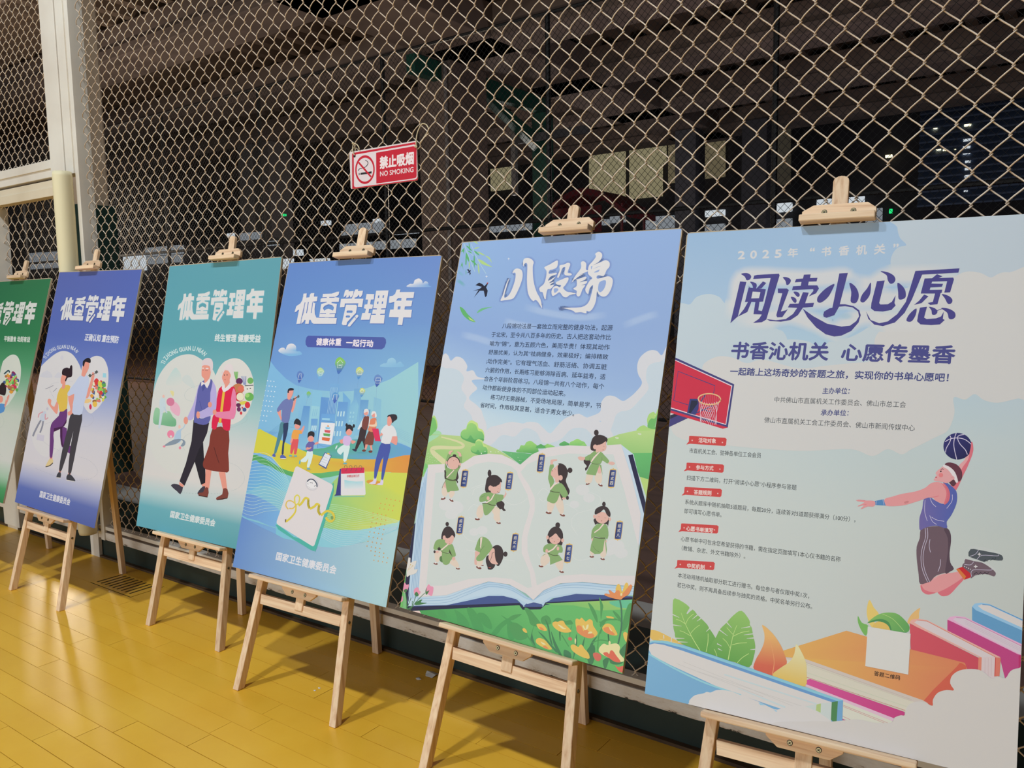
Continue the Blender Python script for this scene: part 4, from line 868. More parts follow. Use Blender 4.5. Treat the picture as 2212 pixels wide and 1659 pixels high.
A.poly([(2060, 990), (2000, 1010), (1960, 975), (1900, 975), (1840, 1020), (1815, 1080), (1820, 1150), (1850, 1220), (1800, 1290), (1740, 1340), (1700, 1355), (1640, 1320), (1580, 1320), (1540, 1370), (1530, 1440), (1440, 1480), (1330, 1525), (1460, 1530), (1540, 1510), (1500, 1620), (1520, 1800), (2100, 1800)], CW, 5)
A.poly([(2060, 1080), (1980, 1060), (1900, 1090), (1880, 1180), (1900, 1260), (1840, 1340), (1760, 1420), (1680, 1440), (1640, 1500), (1620, 1700), (2000, 1700)], CB, 5)
A.S(860, 880, 2.860)
A.poly([(540, 290), (520, 200), (560, 130), (620, 110), (700, 90), (770, 100), (800, 90), (860, 95), (900, 130), (940, 160), (980, 120), (1030, 70), (1110, 40), (1160, 60), (1300, 120), (1300, 260), (900, 330)], CW, 5)
A.poly([(560, 300), (600, 210), (650, 170), (720, 180), (780, 130), (850, 150), (900, 220), (1000, 200), (1080, 130), (1180, 150), (1200, 300)], CB, 5)
A.part = 'illustration'
A.S(860, 880, 6.636)
HG, HG2 = (178, 200, 134), (150, 192, 120)
A.poly([(420, 390), (560, 385), (700, 395), (900, 412), (1050, 470), (1200, 500), (1400, 590), (1560, 680), (1750, 830), (300, 1000), (300, 600)], HG, 0, g=(HG2, (900, 420), (800, 800)))
A.poly([(440, 400), (600, 395), (560, 430), (430, 510)], (160, 205, 170), 0)
A.poly([(1480, 625), (1640, 640), (1900, 665), (2200, 640), (2200, 760), (1900, 760), (1752, 820), (1620, 720)], (108, 178, 116), 0, g=((84, 160, 100), (1700, 640), (1740, 800)))
A.line([(620, 425), (760, 460), (880, 500), (940, 545), (900, 575), (780, 580), (600, 575), (500, 590), (500, 640), (560, 700), (680, 800)], 52, (206, 204, 158), 6, (.35, 1.5))
def tree(cx, cy, k=1, flip=1):
    def q(pts): return [(cx + x * k * flip, cy + y * k) for x, y in pts]
    A.poly(q([(-160, 20), (-140, -60), (-85, -90), (-60, -165), (-10, -205), (40, -185), (80, -160), (95, -95), (150, -70), (175, -10), (175, 50), (160, 100), (60, 130), (-80, 90), (-140, 60)]), (190, 214, 130), 4)
    A.poly(q([(-165, 0), (-150, -45), (-110, -70), (-80, -75), (-70, -130), (-20, -165), (40, -150), (70, -110), (90, -55), (140, -40), (170, 10), (170, 60), (150, 105), (60, 128), (-80, 88), (-150, 50)]), (152, 200, 118), 4, g=((108, 178, 108), (cx, cy - 150 * k), (cx + 40 * k, cy + 110 * k)))
    A.poly(q([(-160, 10), (-120, 50), (-60, 60), (-20, 10), (30, 70), (90, 60), (170, 60), (150, 105), (60, 130), (-80, 90), (-145, 55)]), (104, 172, 104), 4, g=((86, 156, 92), (cx, cy), (cx, cy + 120 * k)))
A.poly([(440, 390), (470, 200), (515, 115), (560, 200), (560, 300), (500, 370)], (176, 208, 122), 4); A.poly([(440, 400), (480, 170), (525, 160), (552, 240), (552, 320), (500, 380)], (120, 184, 106), 4)
A.poly([(500, 385), (550, 335), (600, 345), (620, 385)], (160, 208, 160), 3)
tree(1060, 390, 1.0); tree(1160, 600, .72)
A.poly([(1700, 640), (1710, 605), (1735, 600), (1760, 545), (1810, 545), (1840, 500), (1900, 480), (1960, 520), (2000, 560), (2000, 660), (1850, 655)], (150, 200, 112), 4, g=((96, 168, 98), (1850, 520), (1850, 650)))
A.S(1180, 860, 6.382)
A.poly([(840, 560), (1000, 500), (1200, 455), (1400, 420), (1530, 405), (1500, 760), (1100, 760), (1030, 640), (840, 680)], (180, 206, 134), 0, g=((150, 192, 118), (1300, 450), (1250, 750)))
A.poly([(1260, 450), (1290, 395), (1350, 375), (1400, 400), (1390, 300), (1420, 220), (1480, 190), (1510, 215), (1545, 150), (1560, 410)], (168, 204, 120), 4); A.poly([(1405, 410), (1410, 330), (1450, 280), (1500, 280), (1560, 180), (1550, 410)], (110, 176, 100), 3)
for k in range(14): A.ell(1500 + (k * 37 % 40), 240 + k * 12, 4, 5, (200, 224, 190), n=6)
A.poly([(1100, 760), (1600, 755), (1600, 1130), (1420, 1125), (1290, 1090), (1180, 820)], (104, 180, 108), 0, g=((88, 160, 96), (1300, 760), (1350, 1100)))
A.poly([(1290, 1085), (1430, 1125), (1420, 1380), (1380, 1370)], (178, 202, 120))
def bush(cx, cy, w_, c1, c2):
    A.poly([(cx - w_, cy), (cx - w_, cy - w_ * .5), (cx - w_ * .5, cy - w_ * .75), (cx, cy - w_), (cx + w_ * .5, cy - w_ * .75), (cx + w_, cy - w_ * .5), (cx + w_, cy)], c1, 4, g=(c2, (cx, cy - w_), (cx, cy)))
bush(250, 655, 62, (104, 176, 104), (84, 158, 92)); bush(430, 660, 100, (160, 206, 120), (120, 188, 106)); bush(520, 660, 34, (160, 206, 120), (120, 188, 106)); bush(20, 690, 60, (150, 200, 112), (110, 180, 100)); bush(90, 690, 36, (164, 206, 120), (120, 186, 106))
A.S(1140, 920, 8.296)
bush(60, 480, 120, (140, 196, 110), (90, 162, 92)); bush(235, 400, 75, (84, 158, 90), (96, 168, 98)); bush(400, 400, 70, (160, 206, 116), (120, 188, 104))
for (x, y) in ((1600, 215), (2005, 145), (1490, 360)): A.ell(x, y, 34, 16, (206, 212, 190), 10, 12); A.ell(x, y, 12, 6, (180, 204, 140), 10, 10)
A.S(860, 880, 6.636)
for k in range(26): A.ell(400 + (k * 71 % 180), 650 + (k * 53 % 150), 4, 4, (206, 222, 196), n=6)
for (x, y, r) in ((1196, 660, 9), (1248, 632, 7), (1330, 636, 9), (1396, 640, 5), (1436, 636, 7), (1620, 668, 4), (1740, 762, 5), (1762, 766, 5), (1720, 720, 4)): A.ell(x, y, r, r, (214, 224, 206), n=7)
A.poly([(350, 975), (390, 800), (420, 820), (425, 880)], (120, 190, 112), 0)
# open book
A.P('printed_book')
A.S(860, 880, 2.860)
PW_, PI_ = (213, 206, 206), (199, 205, 202)
DN = (38, 36, 66)
A.poly([(100, 720), (60, 950), (40, 1120), (60, 1250), (110, 1255), (120, 700)], DN)
A.poly([(182, 370), (130, 500), (115, 640), (95, 850), (70, 1080), (62, 1200), (100, 1225), (300, 1210), (420, 1140), (560, 1075), (700, 1100), (800, 1170), (840, 1190), (900, 1130), (1000, 1090), (1140, 1080), (1300, 1100), (1460, 1110), (1458, 1160), (1300, 1160), (1100, 1155), (950, 1180), (900, 1230), (780, 1235), (740, 1190), (600, 1165), (450, 1190), (300, 1230), (95, 1252), (60, 1200)], (176, 200, 220), 0)
A.poly([(190, 356), (150, 460), (118, 640), (92, 900), (64, 1215), (140, 1200), (190, 700)], (182, 202, 220))
A.poly([(130, 1150), (300, 1150), (440, 1100), (560, 1072), (300, 1215), (70, 1215)], (186, 206, 222))
A.poly([(95, 1225), (300, 1222), (450, 1190), (560, 1165), (650, 1165), (730, 1185), (775, 1225), (750, 1245), (95, 1258)], (68, 84, 138), 0)
A.poly([(905, 1210), (960, 1180), (1100, 1152), (1300, 1160), (1450, 1168), (1446, 1190), (912, 1222)], (68, 84, 138), 0)
A.poly([(62, 1232), (750, 1208), (775, 1232), (895, 1232), (910, 1205), (1462, 1172), (1460, 1186), (915, 1218), (905, 1240), (880, 1248), (770, 1250), (750, 1222), (70, 1258)], DN)
A.poly([(780, 1225), (800, 1210), (840, 1205), (880, 1212), (893, 1225), (880, 1232), (790, 1232)], (74, 88, 140), 3)
A.poly([(62, 1200), (300, 1195), (430, 1150), (560, 1110), (680, 1120), (780, 1180), (835, 1200), (890, 1150), (980, 1110), (1100, 1100), (1300, 1115), (1458, 1120), (1456, 1145), (1300, 1155), (1080, 1148), (940, 1172), (880, 1215), (840, 1203), (800, 1215), (740, 1180), (620, 1155), (480, 1170), (320, 1215), (62, 1228)], (186, 206, 222), 0)
for d in (0, 16, 32): A.line([(120, 1180 + d), (300, 1172 + d), (420, 1128 + d), (560, 1082 + d * .8), (690, 1100 + d * .8), (790, 1155 + d * .7), (832, 1190)], 3, (150, 180, 206), 5); A.line([(835, 1190), (900, 1135 + d * .6), (1000, 1092 + d * .8), (1140, 1082 + d), (1300, 1098 + d), (1460, 1104 + d)], 3, (150, 180, 206), 5)
# page block edges at left and right
for k in range(6): A.line([(184 - k * 9, 380 + k * 28), (128 - k * 10, 1180)], 2.5, (140, 172, 204))
A.poly([(1376, 228), (1455, 290), (1530, 620), (1500, 900), (1380, 260)], (190, 206, 220)); A.poly([(1422, 296), (1450, 290), (1535, 610), (1520, 660)], DN)
# white pages
A.poly([(186, 354), (400, 345), (470, 300), (560, 286), (640, 292), (700, 320), (754, 355), (830, 290), (920, 250), (1050, 235), (1200, 240), (1378, 228), (1440, 420), (1500, 660), (1470, 1105), (1300, 1095), (1140, 1078), (1000, 1088), (900, 1130), (836, 1190), (790, 1150), (690, 1095), (560, 1075), (420, 1118), (300, 1160), (126, 1172)], PW_)
A.poly([(232, 404), (400, 395), (480, 350), (560, 336), (640, 345), (700, 365), (735, 395), (740, 420), (770, 480), (800, 540), (815, 610), (800, 680), (780, 740), (764, 810), (764, 900), (790, 960), (815, 1020), (826, 1110), (800, 1115), (700, 1060), (600, 1050), (440, 1060), (300, 1100), (175, 1102)], PI_)
A.poly([(758, 400), (800, 350), (900, 310), (1050, 285), (1200, 290), (1330, 290), (1400, 520), (1485, 860), (1470, 1040), (1300, 1040), (1140, 1030), (1000, 1040), (900, 1080), (858, 1100), (845, 1020), (815, 940), (800, 880), (800, 800), (820, 720), (845, 640), (845, 560), (810, 480), (775, 430)], PI_)
# faint clouds and curls on the pages
for (x, y, r) in ((300, 600, 48), (350, 620, 55), (330, 660, 40), (470, 770, 30), (520, 760, 34), (1140, 510, 42), (1180, 560, 36), (1090, 600, 30), (1340, 860, 60), (1380, 900, 40), (1300, 880, 46)): A.ell(x, y, r, r * .8, (207, 207, 207), n=16)
for L_ in ([(450, 500), (560, 470), (650, 500)], [(460, 540), (480, 500), (560, 485)], [(640, 560), (700, 600), (760, 590), (800, 560)], [(430, 640), (470, 600), (520, 640), (490, 690), (440, 680)], [(860, 540), (900, 500), (940, 540), (900, 580), (870, 560)], [(1180, 520), (1250, 560), (1220, 620), (1100, 660), (1070, 720), (1110, 790)], [(930, 850), (980, 820), (1040, 850), (1100, 940), (1200, 930)], [(420, 880), (520, 900), (620, 930), (720, 950)], [(400, 780), (440, 820), (520, 830)], [(1000, 640), (1040, 600), (1110, 640)], [(860, 900), (900, 960), (960, 980)]): A.line(L_, 2.2, (212, 214, 212), 7)
# figures
G, GD_, HR, SK, PT, SO, BL, CL = (132, 164, 106), (92, 124, 78), (60, 47, 48), (216, 172, 160), (216, 198, 182), (124, 74, 64), (84, 92, 62), (226, 204, 194)
LN = (78, 96, 62)
def fig(parts):
    A.part = FIGP
    for p in parts:
        k = p[0]
        if k == 'e': A.ell(p[2], p[3], p[4], p[5], p[1], p[6] if len(p) > 6 else 0, 22)
        elif k == 'l': A.line(p[2], p[3], p[1], 4)
        else: A.poly(p[2], p[1], p[3] if len(p) > 3 else 3)
def shoes(*a):
    global FIGP
    A.P('exercise_figure'); FIGP = A.part
    for (x, y, ang, w_) in a: A.ell(x, y, w_, w_ * .45, SO, ang, 14); A.ell(x - 2, y - w_ * .38, w_ * .42, w_ * .3, (222, 216, 216), ang, 10)
A.S(900, 940, 8.733)
shoes((505, 1198, -18, 48), (660, 1230, 32, 46))
fig([('p', HR, [(548, 650), (530, 720), (530, 800), (560, 840), (740, 860), (770, 910), (786, 880), (770, 850), (795, 800), (780, 700), (790, 640)]),
     ('p', PT, [(545, 860), (500, 960), (478, 1040), (480, 1100), (520, 1160), (560, 1150), (600, 1090), (620, 1160), (660, 1185), (710, 1130), (715, 1050), (640, 900)]),
     ('p', SK, [(545, 880), (510, 970), (560, 1000), (580, 1070), (600, 1050), (580, 900)]),
     ('p', G, [(560, 820), (640, 840), (740, 850), (760, 930), (795, 1010), (790, 1045), (700, 1055), (640, 1055), (585, 1080), (555, 950), (545, 860)], 2),
     ('p', G, [(600, 350), (570, 420), (540, 530), (535, 620), (560, 700), (560, 800), (640, 835), (740, 830), (770, 700), (830, 600), (855, 430), (840, 400), (800, 410), (790, 560), (640, 640), (560, 560), (600, 460), (640, 380)], 2),
     ('l', BL, [(560, 820), (640, 850), (740, 855)], 22), ('p', CL, [(560, 800), (700, 655), (715, 665), (575, 812)], 0), ('l', BL, [(555, 850), (510, 930), (482, 1000)], 7),
     ('e', HR, 700, 520, 122, 128), ('e', HR, 716, 382, 34, 20), ('e', SK, 698, 530, 112, 118), ('e', SK, 566, 520, 18, 32), ('e', SK, 824, 552, 18, 32),
     ('p', SK, [(606, 350), (615, 310), (650, 288), (700, 300), (660, 325), (645, 370)]), ('p', SK, [(800, 400), (795, 350), (760, 320), (790, 310), (835, 340), (848, 400)]),
     ('l', (150, 104, 98), [(645, 452), (680, 445)], 4), ('l', (150, 104, 98), [(735, 455), (768, 468)], 4), ('e', (150, 80, 80), 703, 482, 6, 7), ('l', HR, [(585, 540), (560, 620)], 7), ('l', HR, [(800, 560), (805, 630)], 7)])
shoes((1148, 1584, 6, 48), (1548, 1655, 10, 44))
fig([('p', HR, [(1500, 1280), (1580, 1230), (1660, 1290), (1650, 1370), (1685, 1420), (1640, 1428), (1600, 1390), (1560, 1400)]), ('e', HR, 1378, 720, 36, 66), ('p', HR, [(1310, 900), (1340, 800), (1430, 752), (1520, 760), (1600, 830), (1615, 890), (1590, 900), (1560, 1090), (1310, 1080)]),
     ('p', PT, [(1220, 1310), (1160, 1360), (1130, 1470), (1150, 1540), (1200, 1570), (1250, 1530), (1270, 1420), (1250, 1340)]), ('p', PT, [(1480, 1340), (1420, 1430), (1460, 1500), (1455, 1570), (1520, 1640), (1580, 1600), (1570, 1500), (1575, 1400)]),
     ('p', G, [(1250, 1290), (1380, 1300), (1480, 1330), (1440, 1400), (1360, 1490), (1300, 1515), (1270, 1470), (1255, 1350)], 2), ('p', G, [(1480, 1330), (1560, 1400), (1520, 1370)], 0),
     ('p', G, [(1310, 1085), (1240, 1110), (1190, 1170), (1190, 1250), (1240, 1262), (1310, 1240), (1340, 1290), (1420, 1320), (1490, 1320), (1520, 1270), (1600, 1240), (1645, 1190), (1640, 1130), (1560, 1120), (1470, 1100), (1400, 1080)], 2),
     ('l', BL, [(1240, 1290), (1330, 1290), (1420, 1320), (1500, 1325)], 16), ('p', CL, [(1300, 1275), (1400, 1210), (1460, 1110), (1480, 1110), (1420, 1225), (1330, 1282)], 0),
     ('p', SK, [(1420, 960), (1500, 970), (1590, 880), (1590, 1000), (1570, 1070), (1510, 1100), (1440, 1100), (1400, 1060)]), ('p', HR, [(1420, 800), (1600, 830), (1590, 870), (1560, 930), (1480, 968), (1430, 960)]),
     ('e', SK, 1395, 1000, 38, 50), ('e', SK, 1352, 1190, 28, 38), ('p', SK, [(1640, 1160), (1670, 1110), (1680, 1050), (1690, 1090), (1700, 1110), (1660, 1180)]), ('l', (150, 104, 98), [(1530, 1000), (1555, 1004)], 4), ('e', (150, 80, 80), 1532, 1066, 6, 8), ('l', LN, [(1505, 1200), (1510, 1270)], 4), ('l', LN, [(1220, 1170), (1290, 1140)], 4)])
A.S(900, 1090, 8.733)
shoes((362, 1115, 12, 42), (782, 1208, 8, 38))
fig([('e', HR, 580, 368, 32, 42), ('p', HR, [(468, 650), (485, 520), (540, 430), (620, 412), (680, 460), (730, 560), (715, 625), (640, 700), (520, 680)]),
     ('p', PT, [(350, 880), (342, 960), (355, 1050), (390, 1090), (425, 1060), (440, 990), (480, 960), (470, 880)]), ('p', PT, [(620, 1090), (700, 1030), (740, 1040), (790, 1110), (805, 1170), (760, 1190), (700, 1160)]),
     ('p', GD_, [(440, 990), (490, 970), (500, 1090), (440, 1060)]), ('p', G, [(480, 890), (560, 925), (640, 910), (700, 980), (640, 1060), (620, 1110), (570, 1138), (510, 1125), (490, 1060)], 2),
     ('p', G, [(440, 650), (370, 680), (340, 740), (320, 820), (345, 855), (430, 850), (470, 880), (560, 918), (620, 900), (680, 980), (735, 975), (742, 930), (710, 830), (680, 750), (600, 730), (520, 660)], 2),
     ('l', BL, [(470, 885), (560, 918), (625, 912)], 10), ('p', (60, 56, 40), [(622, 840), (680, 980), (615, 900)], 0), ('p', CL, [(460, 850), (590, 740), (612, 752), (480, 865)], 0),
     ('p', SK, [(540, 700), (560, 620), (660, 570), (710, 620), (690, 690), (660, 740), (620, 755), (580, 740)]), ('p', HR, [(560, 480), (680, 470), (730, 560), (715, 625), (680, 570), (620, 625), (560, 625)]), ('e', SK, 525, 625, 28, 44),
     ('e', HR, 428, 835, 30, 30), ('e', HR, 342, 890, 20, 28), ('e', SK, 390, 890, 30, 26), ('e', SK, 702, 1020, 32, 34), ('l', (150, 104, 98), [(610, 690), (632, 692)], 4), ('e', (150, 80, 80), 630, 732, 6, 6), ('l', LN, [(430, 770), (420, 830)], 4)])
shoes((1175, 1190, 22, 54), (1240, 1145, 12, 30))
fig([('p', HR, [(1320, 980), (1310, 1080), (1340, 1180), (1350, 1220), (1420, 1225), (1480, 1160), (1480, 1060), (1380, 960)]), ('p', PT, [(1130, 1040), (1250, 1050), (1240, 1120), (1200, 1170), (1130, 1150)]),
     ('p', SK, [(1110, 880), (1200, 900), (1170, 960), (1120, 1010), (1135, 1060), (1140, 1130), (1100, 1130), (1092, 1060), (1105, 980)]), ('p', G, [(1250, 605), (1190, 630), (1150, 700), (1120, 800), (1105, 860), (1200, 905), (1160, 960), (1125, 1010), (1150, 1065), (1250, 1050), (1340, 940), (1430, 830), (1420, 760), (1350, 650)], 2),
     ('p', CL, [(1205, 630), (1245, 610), (1215, 840), (1200, 800)], 0), ('l', LN, [(1190, 640), (1200, 780)], 6), ('l', LN, [(1280, 780), (1215, 860), (1200, 900)], 4), ('e', HR, 1678, 934, 40, 50), ('p', HR, [(1440, 800), (1520, 762), (1600, 800), (1640, 900), (1630, 1020), (1560, 1150), (1510, 1140), (1470, 1000), (1440, 860)]),
     ('p', SK, [(1390, 880), (1440, 820), (1475, 850), (1480, 960), (1500, 1060), (1540, 1120), (1500, 1130), (1440, 1120), (1400, 1090), (1360, 1020), (1365, 940)]), ('l', HR, [(1475, 890), (1430, 920), (1415, 1000), (1385, 1060)], 7), ('l', (200, 80, 70), [(1362, 1190), (1405, 1190)], 12)])
A.S(1140, 920, 8.296)
shoes((378, 1556, 6, 54), (625, 1598, 18, 50))
fig([('p', PT, [(370, 1350), (350, 1460), (370, 1530), (430, 1545), (470, 1460), (490, 1370)]), ('p', PT, [(570, 1230), (500, 1380), (540, 1500), (590, 1580), (640, 1560), (650, 1450), (620, 1300)]),
     ('p', HR, [(560, 700), (540, 680), (600, 672), (680, 720), (722, 820), (712, 900), (685, 980), (720, 1080), (755, 1160), (740, 1220), (700, 1240), (600, 1050), (560, 1000), (560, 880)]), ('e', HR, 760, 796, 44, 48),
     ('p', G, [(410, 690), (390, 750), (378, 860), (368, 950), (400, 1060), (410, 1130), (480, 1000), (440, 900), (430, 800), (470, 740), (465, 690)], 2), ('p', SK, [(412, 690), (410, 640), (425, 605), (520, 600), (530, 612), (520, 630), (460, 640), (455, 690)], 2),
     ('p', G, [(540, 1030), (470, 1060), (410, 1140), (420, 1180), (570, 1200), (560, 1270), (520, 1360), (460, 1390), (380, 1360), (345, 1320), (400, 1190)], 2), ('p', G, [(570, 1025), (640, 1060), (700, 1160), (725, 1230), (700, 1280), (640, 1290), (600, 1240), (570, 1190), (480, 1190), (420, 1170), (440, 1110)], 2),
     ('p', (70, 60, 50), [(570, 1190), (640, 1290), (620, 1345), (590, 1270)], 0), ('l', BL, [(410, 1165), (480, 1185), (575, 1192)], 14), ('p', CL, [(400, 1120), (460, 1050), (545, 1000), (560, 1015), (480, 1070), (415, 1150)], 0),
     ('p', SK, [(555, 700), (500, 735), (440, 790), (420, 840), (425, 890), (490, 950), (500, 1010), (560, 1000), (560, 860)]), ('p', HR, [(556, 700), (540, 760), (560, 900), (640, 900), (640, 720)]), ('e', SK, 592, 930, 38, 48), ('e', SK, 650, 1300, 34, 20), ('e', HR, 715, 1290, 26, 36), ('l', (150, 104, 98), [(480, 760), (510, 796)], 4), ('e', (150, 80, 80), 440, 806, 7, 9)])
shoes((1080, 1038, -20, 40), (1305, 1062, 24, 44))
fig([('p', PT, [(1075, 850), (1040, 950), (1040, 1010), (1120, 1030), (1160, 970), (1170, 870)]), ('p', PT, [(1290, 780), (1205, 900), (1215, 980), (1270, 1040), (1330, 1000), (1330, 860)]), ('p', SK, [(1290, 700), (1250, 830), (1310, 850), (1320, 780)], 2),
     ('e', HR, 1230, 122, 42, 54), ('p', HR, [(1230, 420), (1140, 500), (1060, 540), (1010, 600), (1010, 660), (1060, 720), (1030, 760), (1040, 805), (1080, 760), (1130, 660), (1250, 500)]), ('p', HR, [(1130, 420), (1135, 300), (1180, 200), (1270, 160), (1370, 180), (1425, 230), (1420, 280), (1300, 440), (1200, 450)]),
     ('p', G, [(1140, 680), (1100, 740), (1050, 850), (1060, 868), (1220, 888), (1260, 780), (1290, 700), (1345, 880), (1320, 700)], 0), ('p', G, [(1210, 445), (1120, 510), (1030, 560), (1040, 620), (1120, 620), (1150, 680), (1310, 680), (1340, 620), (1420, 672), (1450, 660), (1460, 620), (1380, 530), (1310, 460)], 2),
     ('l', BL, [(1150, 672), (1220, 686), (1300, 688)], 9), ('p', CL, [(1130, 640), (1180, 560), (1280, 465), (1310, 460), (1210, 570), (1145, 655)], 0),
     ('p', SK, [(1240, 350), (1340, 320), (1400, 240), (1405, 340), (1415, 370), (1395, 430), (1330, 462), (1280, 462), (1230, 480), (1225, 430)]), ('p', HR, [(1250, 220), (1400, 200), (1425, 250), (1340, 315), (1260, 335)]), ('e', SK, 1212, 378, 38, 44),
     ('p', SK, [(1025, 560), (985, 560), (940, 548), (900, 570), (930, 610), (980, 620), (1025, 605)], 3), ('p', SK, [(1455, 650), (1520, 640), (1565, 672), (1530, 702), (1480, 695), (1452, 680)], 3), ('l', (150, 104, 98), [(1350, 362), (1378, 370)], 4), ('e', (150, 80, 80), 1352, 430, 6, 8), ('l', LN, [(1330, 560), (1335, 630)], 4), ('l', LN, [(1120, 560), (1110, 620)], 4)])
A.S(1140, 1060, 8.296)
shoes((240, 1352, 10, 44), (608, 1452, 16, 44))
fig([('p', PT, [(340, 1120), (250, 1180), (230, 1290), (270, 1350), (320, 1340), (400, 1250)]), ('p', PT, [(500, 1290), (530, 1380), (580, 1430), (630, 1400), (635, 1240)]), ('e', HR, 540, 618, 42, 50), ('p', HR, [(360, 940), (362, 780), (420, 680), (500, 642), (580, 670), (635, 780), (615, 980), (500, 960)]),
     ('p', G, [(350, 1110), (400, 1200), (405, 1330), (500, 1290), (630, 1240), (560, 1150), (460, 1160)], 0), ('p', G, [(300, 1140), (250, 1180), (340, 1130)], 0), ('p', G, [(400, 945), (310, 980), (280, 1040), (290, 1100), (360, 1110), (460, 1155), (540, 1150), (560, 1110), (620, 1110), (630, 1040), (600, 980), (520, 960)], 2), ('l', BL, [(360, 1115), (460, 1158), (545, 1160)], 12),
     ('p', CL, [(350, 1095), (450, 1040), (520, 960), (545, 965), (470, 1055), (370, 1110)], 0), ('e', SK, 492, 860, 104, 100), ('p', HR, [(380, 840), (380, 780), (430, 700), (500, 680), (600, 720), (630, 800), (610, 870), (560, 830), (505, 765), (440, 815)]), ('e', SK, 358, 838, 24, 36), ('e', SK, 628, 890, 26, 36), ('e', SK, 345, 1080, 26, 34), ('e', SK, 545, 1035, 24, 36),
     ('l', (150, 104, 98), [(424, 850), (455, 852)], 4), ('l', (150, 104, 98), [(532, 868), (560, 878)], 4), ('e', (150, 80, 80), 480, 914, 6, 9)])
shoes((1150, 1182, 4, 42), (1344, 1224, 14, 42))
fig([('e', HR, 1368, 242, 32, 44), ('p', HR, [(1200, 500), (1200, 580), (1215, 610), (1260, 590), (1420, 600), (1435, 655), (1455, 560), (1450, 480)]), ('p', PT, [(1130, 1080), (1120, 1120), (1150, 1170), (1190, 1140), (1200, 1090)]), ('p', PT, [(1380, 870), (1300, 1120), (1340, 1200), (1390, 1180), (1415, 1080)]),
     ('p', G, [(1180, 840), (1140, 960), (1120, 1075), (1200, 1135), (1300, 1130), (1350, 1080), (1385, 860), (1410, 1140), (1420, 1060), (1400, 850)], 0), ('p', G, [(1270, 590), (1200, 640), (1150, 720), (1140, 860), (1170, 860), (1200, 820), (1340, 850), (1400, 840), (1420, 880), (1450, 800), (1440, 680), (1400, 600)], 2),
     ('l', BL, [(1190, 830), (1280, 850), (1395, 850)], 16), ('p', CL, [(1195, 740), (1280, 680), (1350, 590), (1380, 590), (1300, 690), (1200, 760)], 0), ('e', SK, 1335, 485, 116, 104), ('p', HR, [(1208, 425), (1215, 340), (1290, 285), (1370, 275), (1440, 310), (1485, 400), (1475, 470), (1420, 430), (1370, 335), (1300, 390)]), ('e', SK, 1200, 462, 24, 34), ('e', SK, 1474, 510, 22, 34), ('e', SK, 1160, 872, 12, 26), ('e', SK, 1408, 905, 10, 24),
     ('l', (150, 104, 98), [(1262, 466), (1296, 470)], 4), ('l', (150, 104, 98), [(1378, 486), (1412, 490)], 4), ('e', (150, 80, 80), 1326, 540, 7, 10), ('l', LN, [(1170, 990), (1220, 1060), (1290, 1100)], 4)])
# hanging name plates
GO, PL = (214, 178, 108), (50, 64, 118)
def plate(ox, oy, k, cx, cy, s_):
    A.S(ox, oy, k); A.P('name_plate')
    u = lambda x, y: (cx + x - y * .125, cy + y + x * .03)
    A.poly([u(x, y) for x, y in [(-62, -130), (-40, -168), (-15, -172), (0, -188), (15, -172), (40, -168), (62, -130), (62, 130), (40, 165), (15, 170), (0, 182), (-15, 170), (-40, 165), (-62, 130)]], GO, 2)
    A.poly([u(x, y) for x, y in [(-54, -120), (-38, -148), (38, -148), (54, -120), (54, 120), (38, 148), (-38, 148), (-54, 120)]], (44, 50, 96), 3, g=((70, 90, 150), u(-40, 0), u(10, 0)))
    for ch, y in zip(s_, (-84, 0, 84)):
        hh = 30 if ch != '一' else 5
        ww = 26
        A.text(ch, u(-ww, y + hh), u(ww, y + hh), (226, 216, 196), u(-ww, y - hh), .012)
plate(900, 940, 8.733, 905, 820, '招式一'); plate(900, 940, 8.733, 1750, 868, '招式二'); plate(1140, 920, 8.296, 240, 668, '招式三'); plate(1140, 920, 8.296, 1515, 942, '招式四')
plate(900, 1090, 8.733, 826, 394, '招式五'); plate(900, 1090, 8.733, 1852, 712, '招式六'); plate(1140, 1060, 8.296, 730, 1124, '招式七'); plate(1140, 1060, 8.296, 1634, 714, '招式八')
# grass and flowers at the foot
A.P('printed_flowers')
A.S(860, 880, 2.860)
A.poly([(70, 1258), (750, 1222), (770, 1250), (880, 1248), (912, 1220), (1462, 1186), (1440, 1700), (60, 1400)], (104, 180, 104), 0, g=((72, 150, 84), (800, 1240), (700, 1500)))
A.S(860, 1160, 7.542)
for p in ([(480, 1200), (600, 1250), (660, 1300), (560, 1290)], [(640, 1200), (740, 1200), (800, 1310), (700, 1310)], [(920, 1180), (1060, 1270), (1160, 1400), (1140, 1470), (980, 1420), (960, 1300)], [(1120, 1160), (1230, 1180), (1340, 1350), (1400, 1540), (1250, 1500), (1180, 1350)],
          [(1290, 1260), (1400, 1240), (1500, 1350), (1530, 1500), (1400, 1440)], [(1520, 1580), (1650, 1420), (1800, 1320), (1961, 1260), (1830, 1370), (1700, 1480), (1600, 1600)], [(1680, 1275), (1780, 1330), (1961, 1460), (1961, 1520), (1800, 1380)], [(1780, 1400), (1860, 1440), (1900, 1660), (1800, 1640)]): A.poly(p, (80, 152, 88), 3)
A.S(1100, 1230, 7.213)
A.poly([(560, 530), (1400, 490), (1930, 475), (1930, 620), (1400, 640), (1000, 560), (700, 560)], (150, 192, 106), 0, g=((116, 184, 106), (1100, 500), (1080, 640)))
A.poly([(1560, 500), (1930, 480), (1920, 600), (1750, 600), (1640, 570)], (104, 186, 146), 2)
D1, D2, D3 = (84, 150, 88), (72, 124, 84), (96, 160, 112)
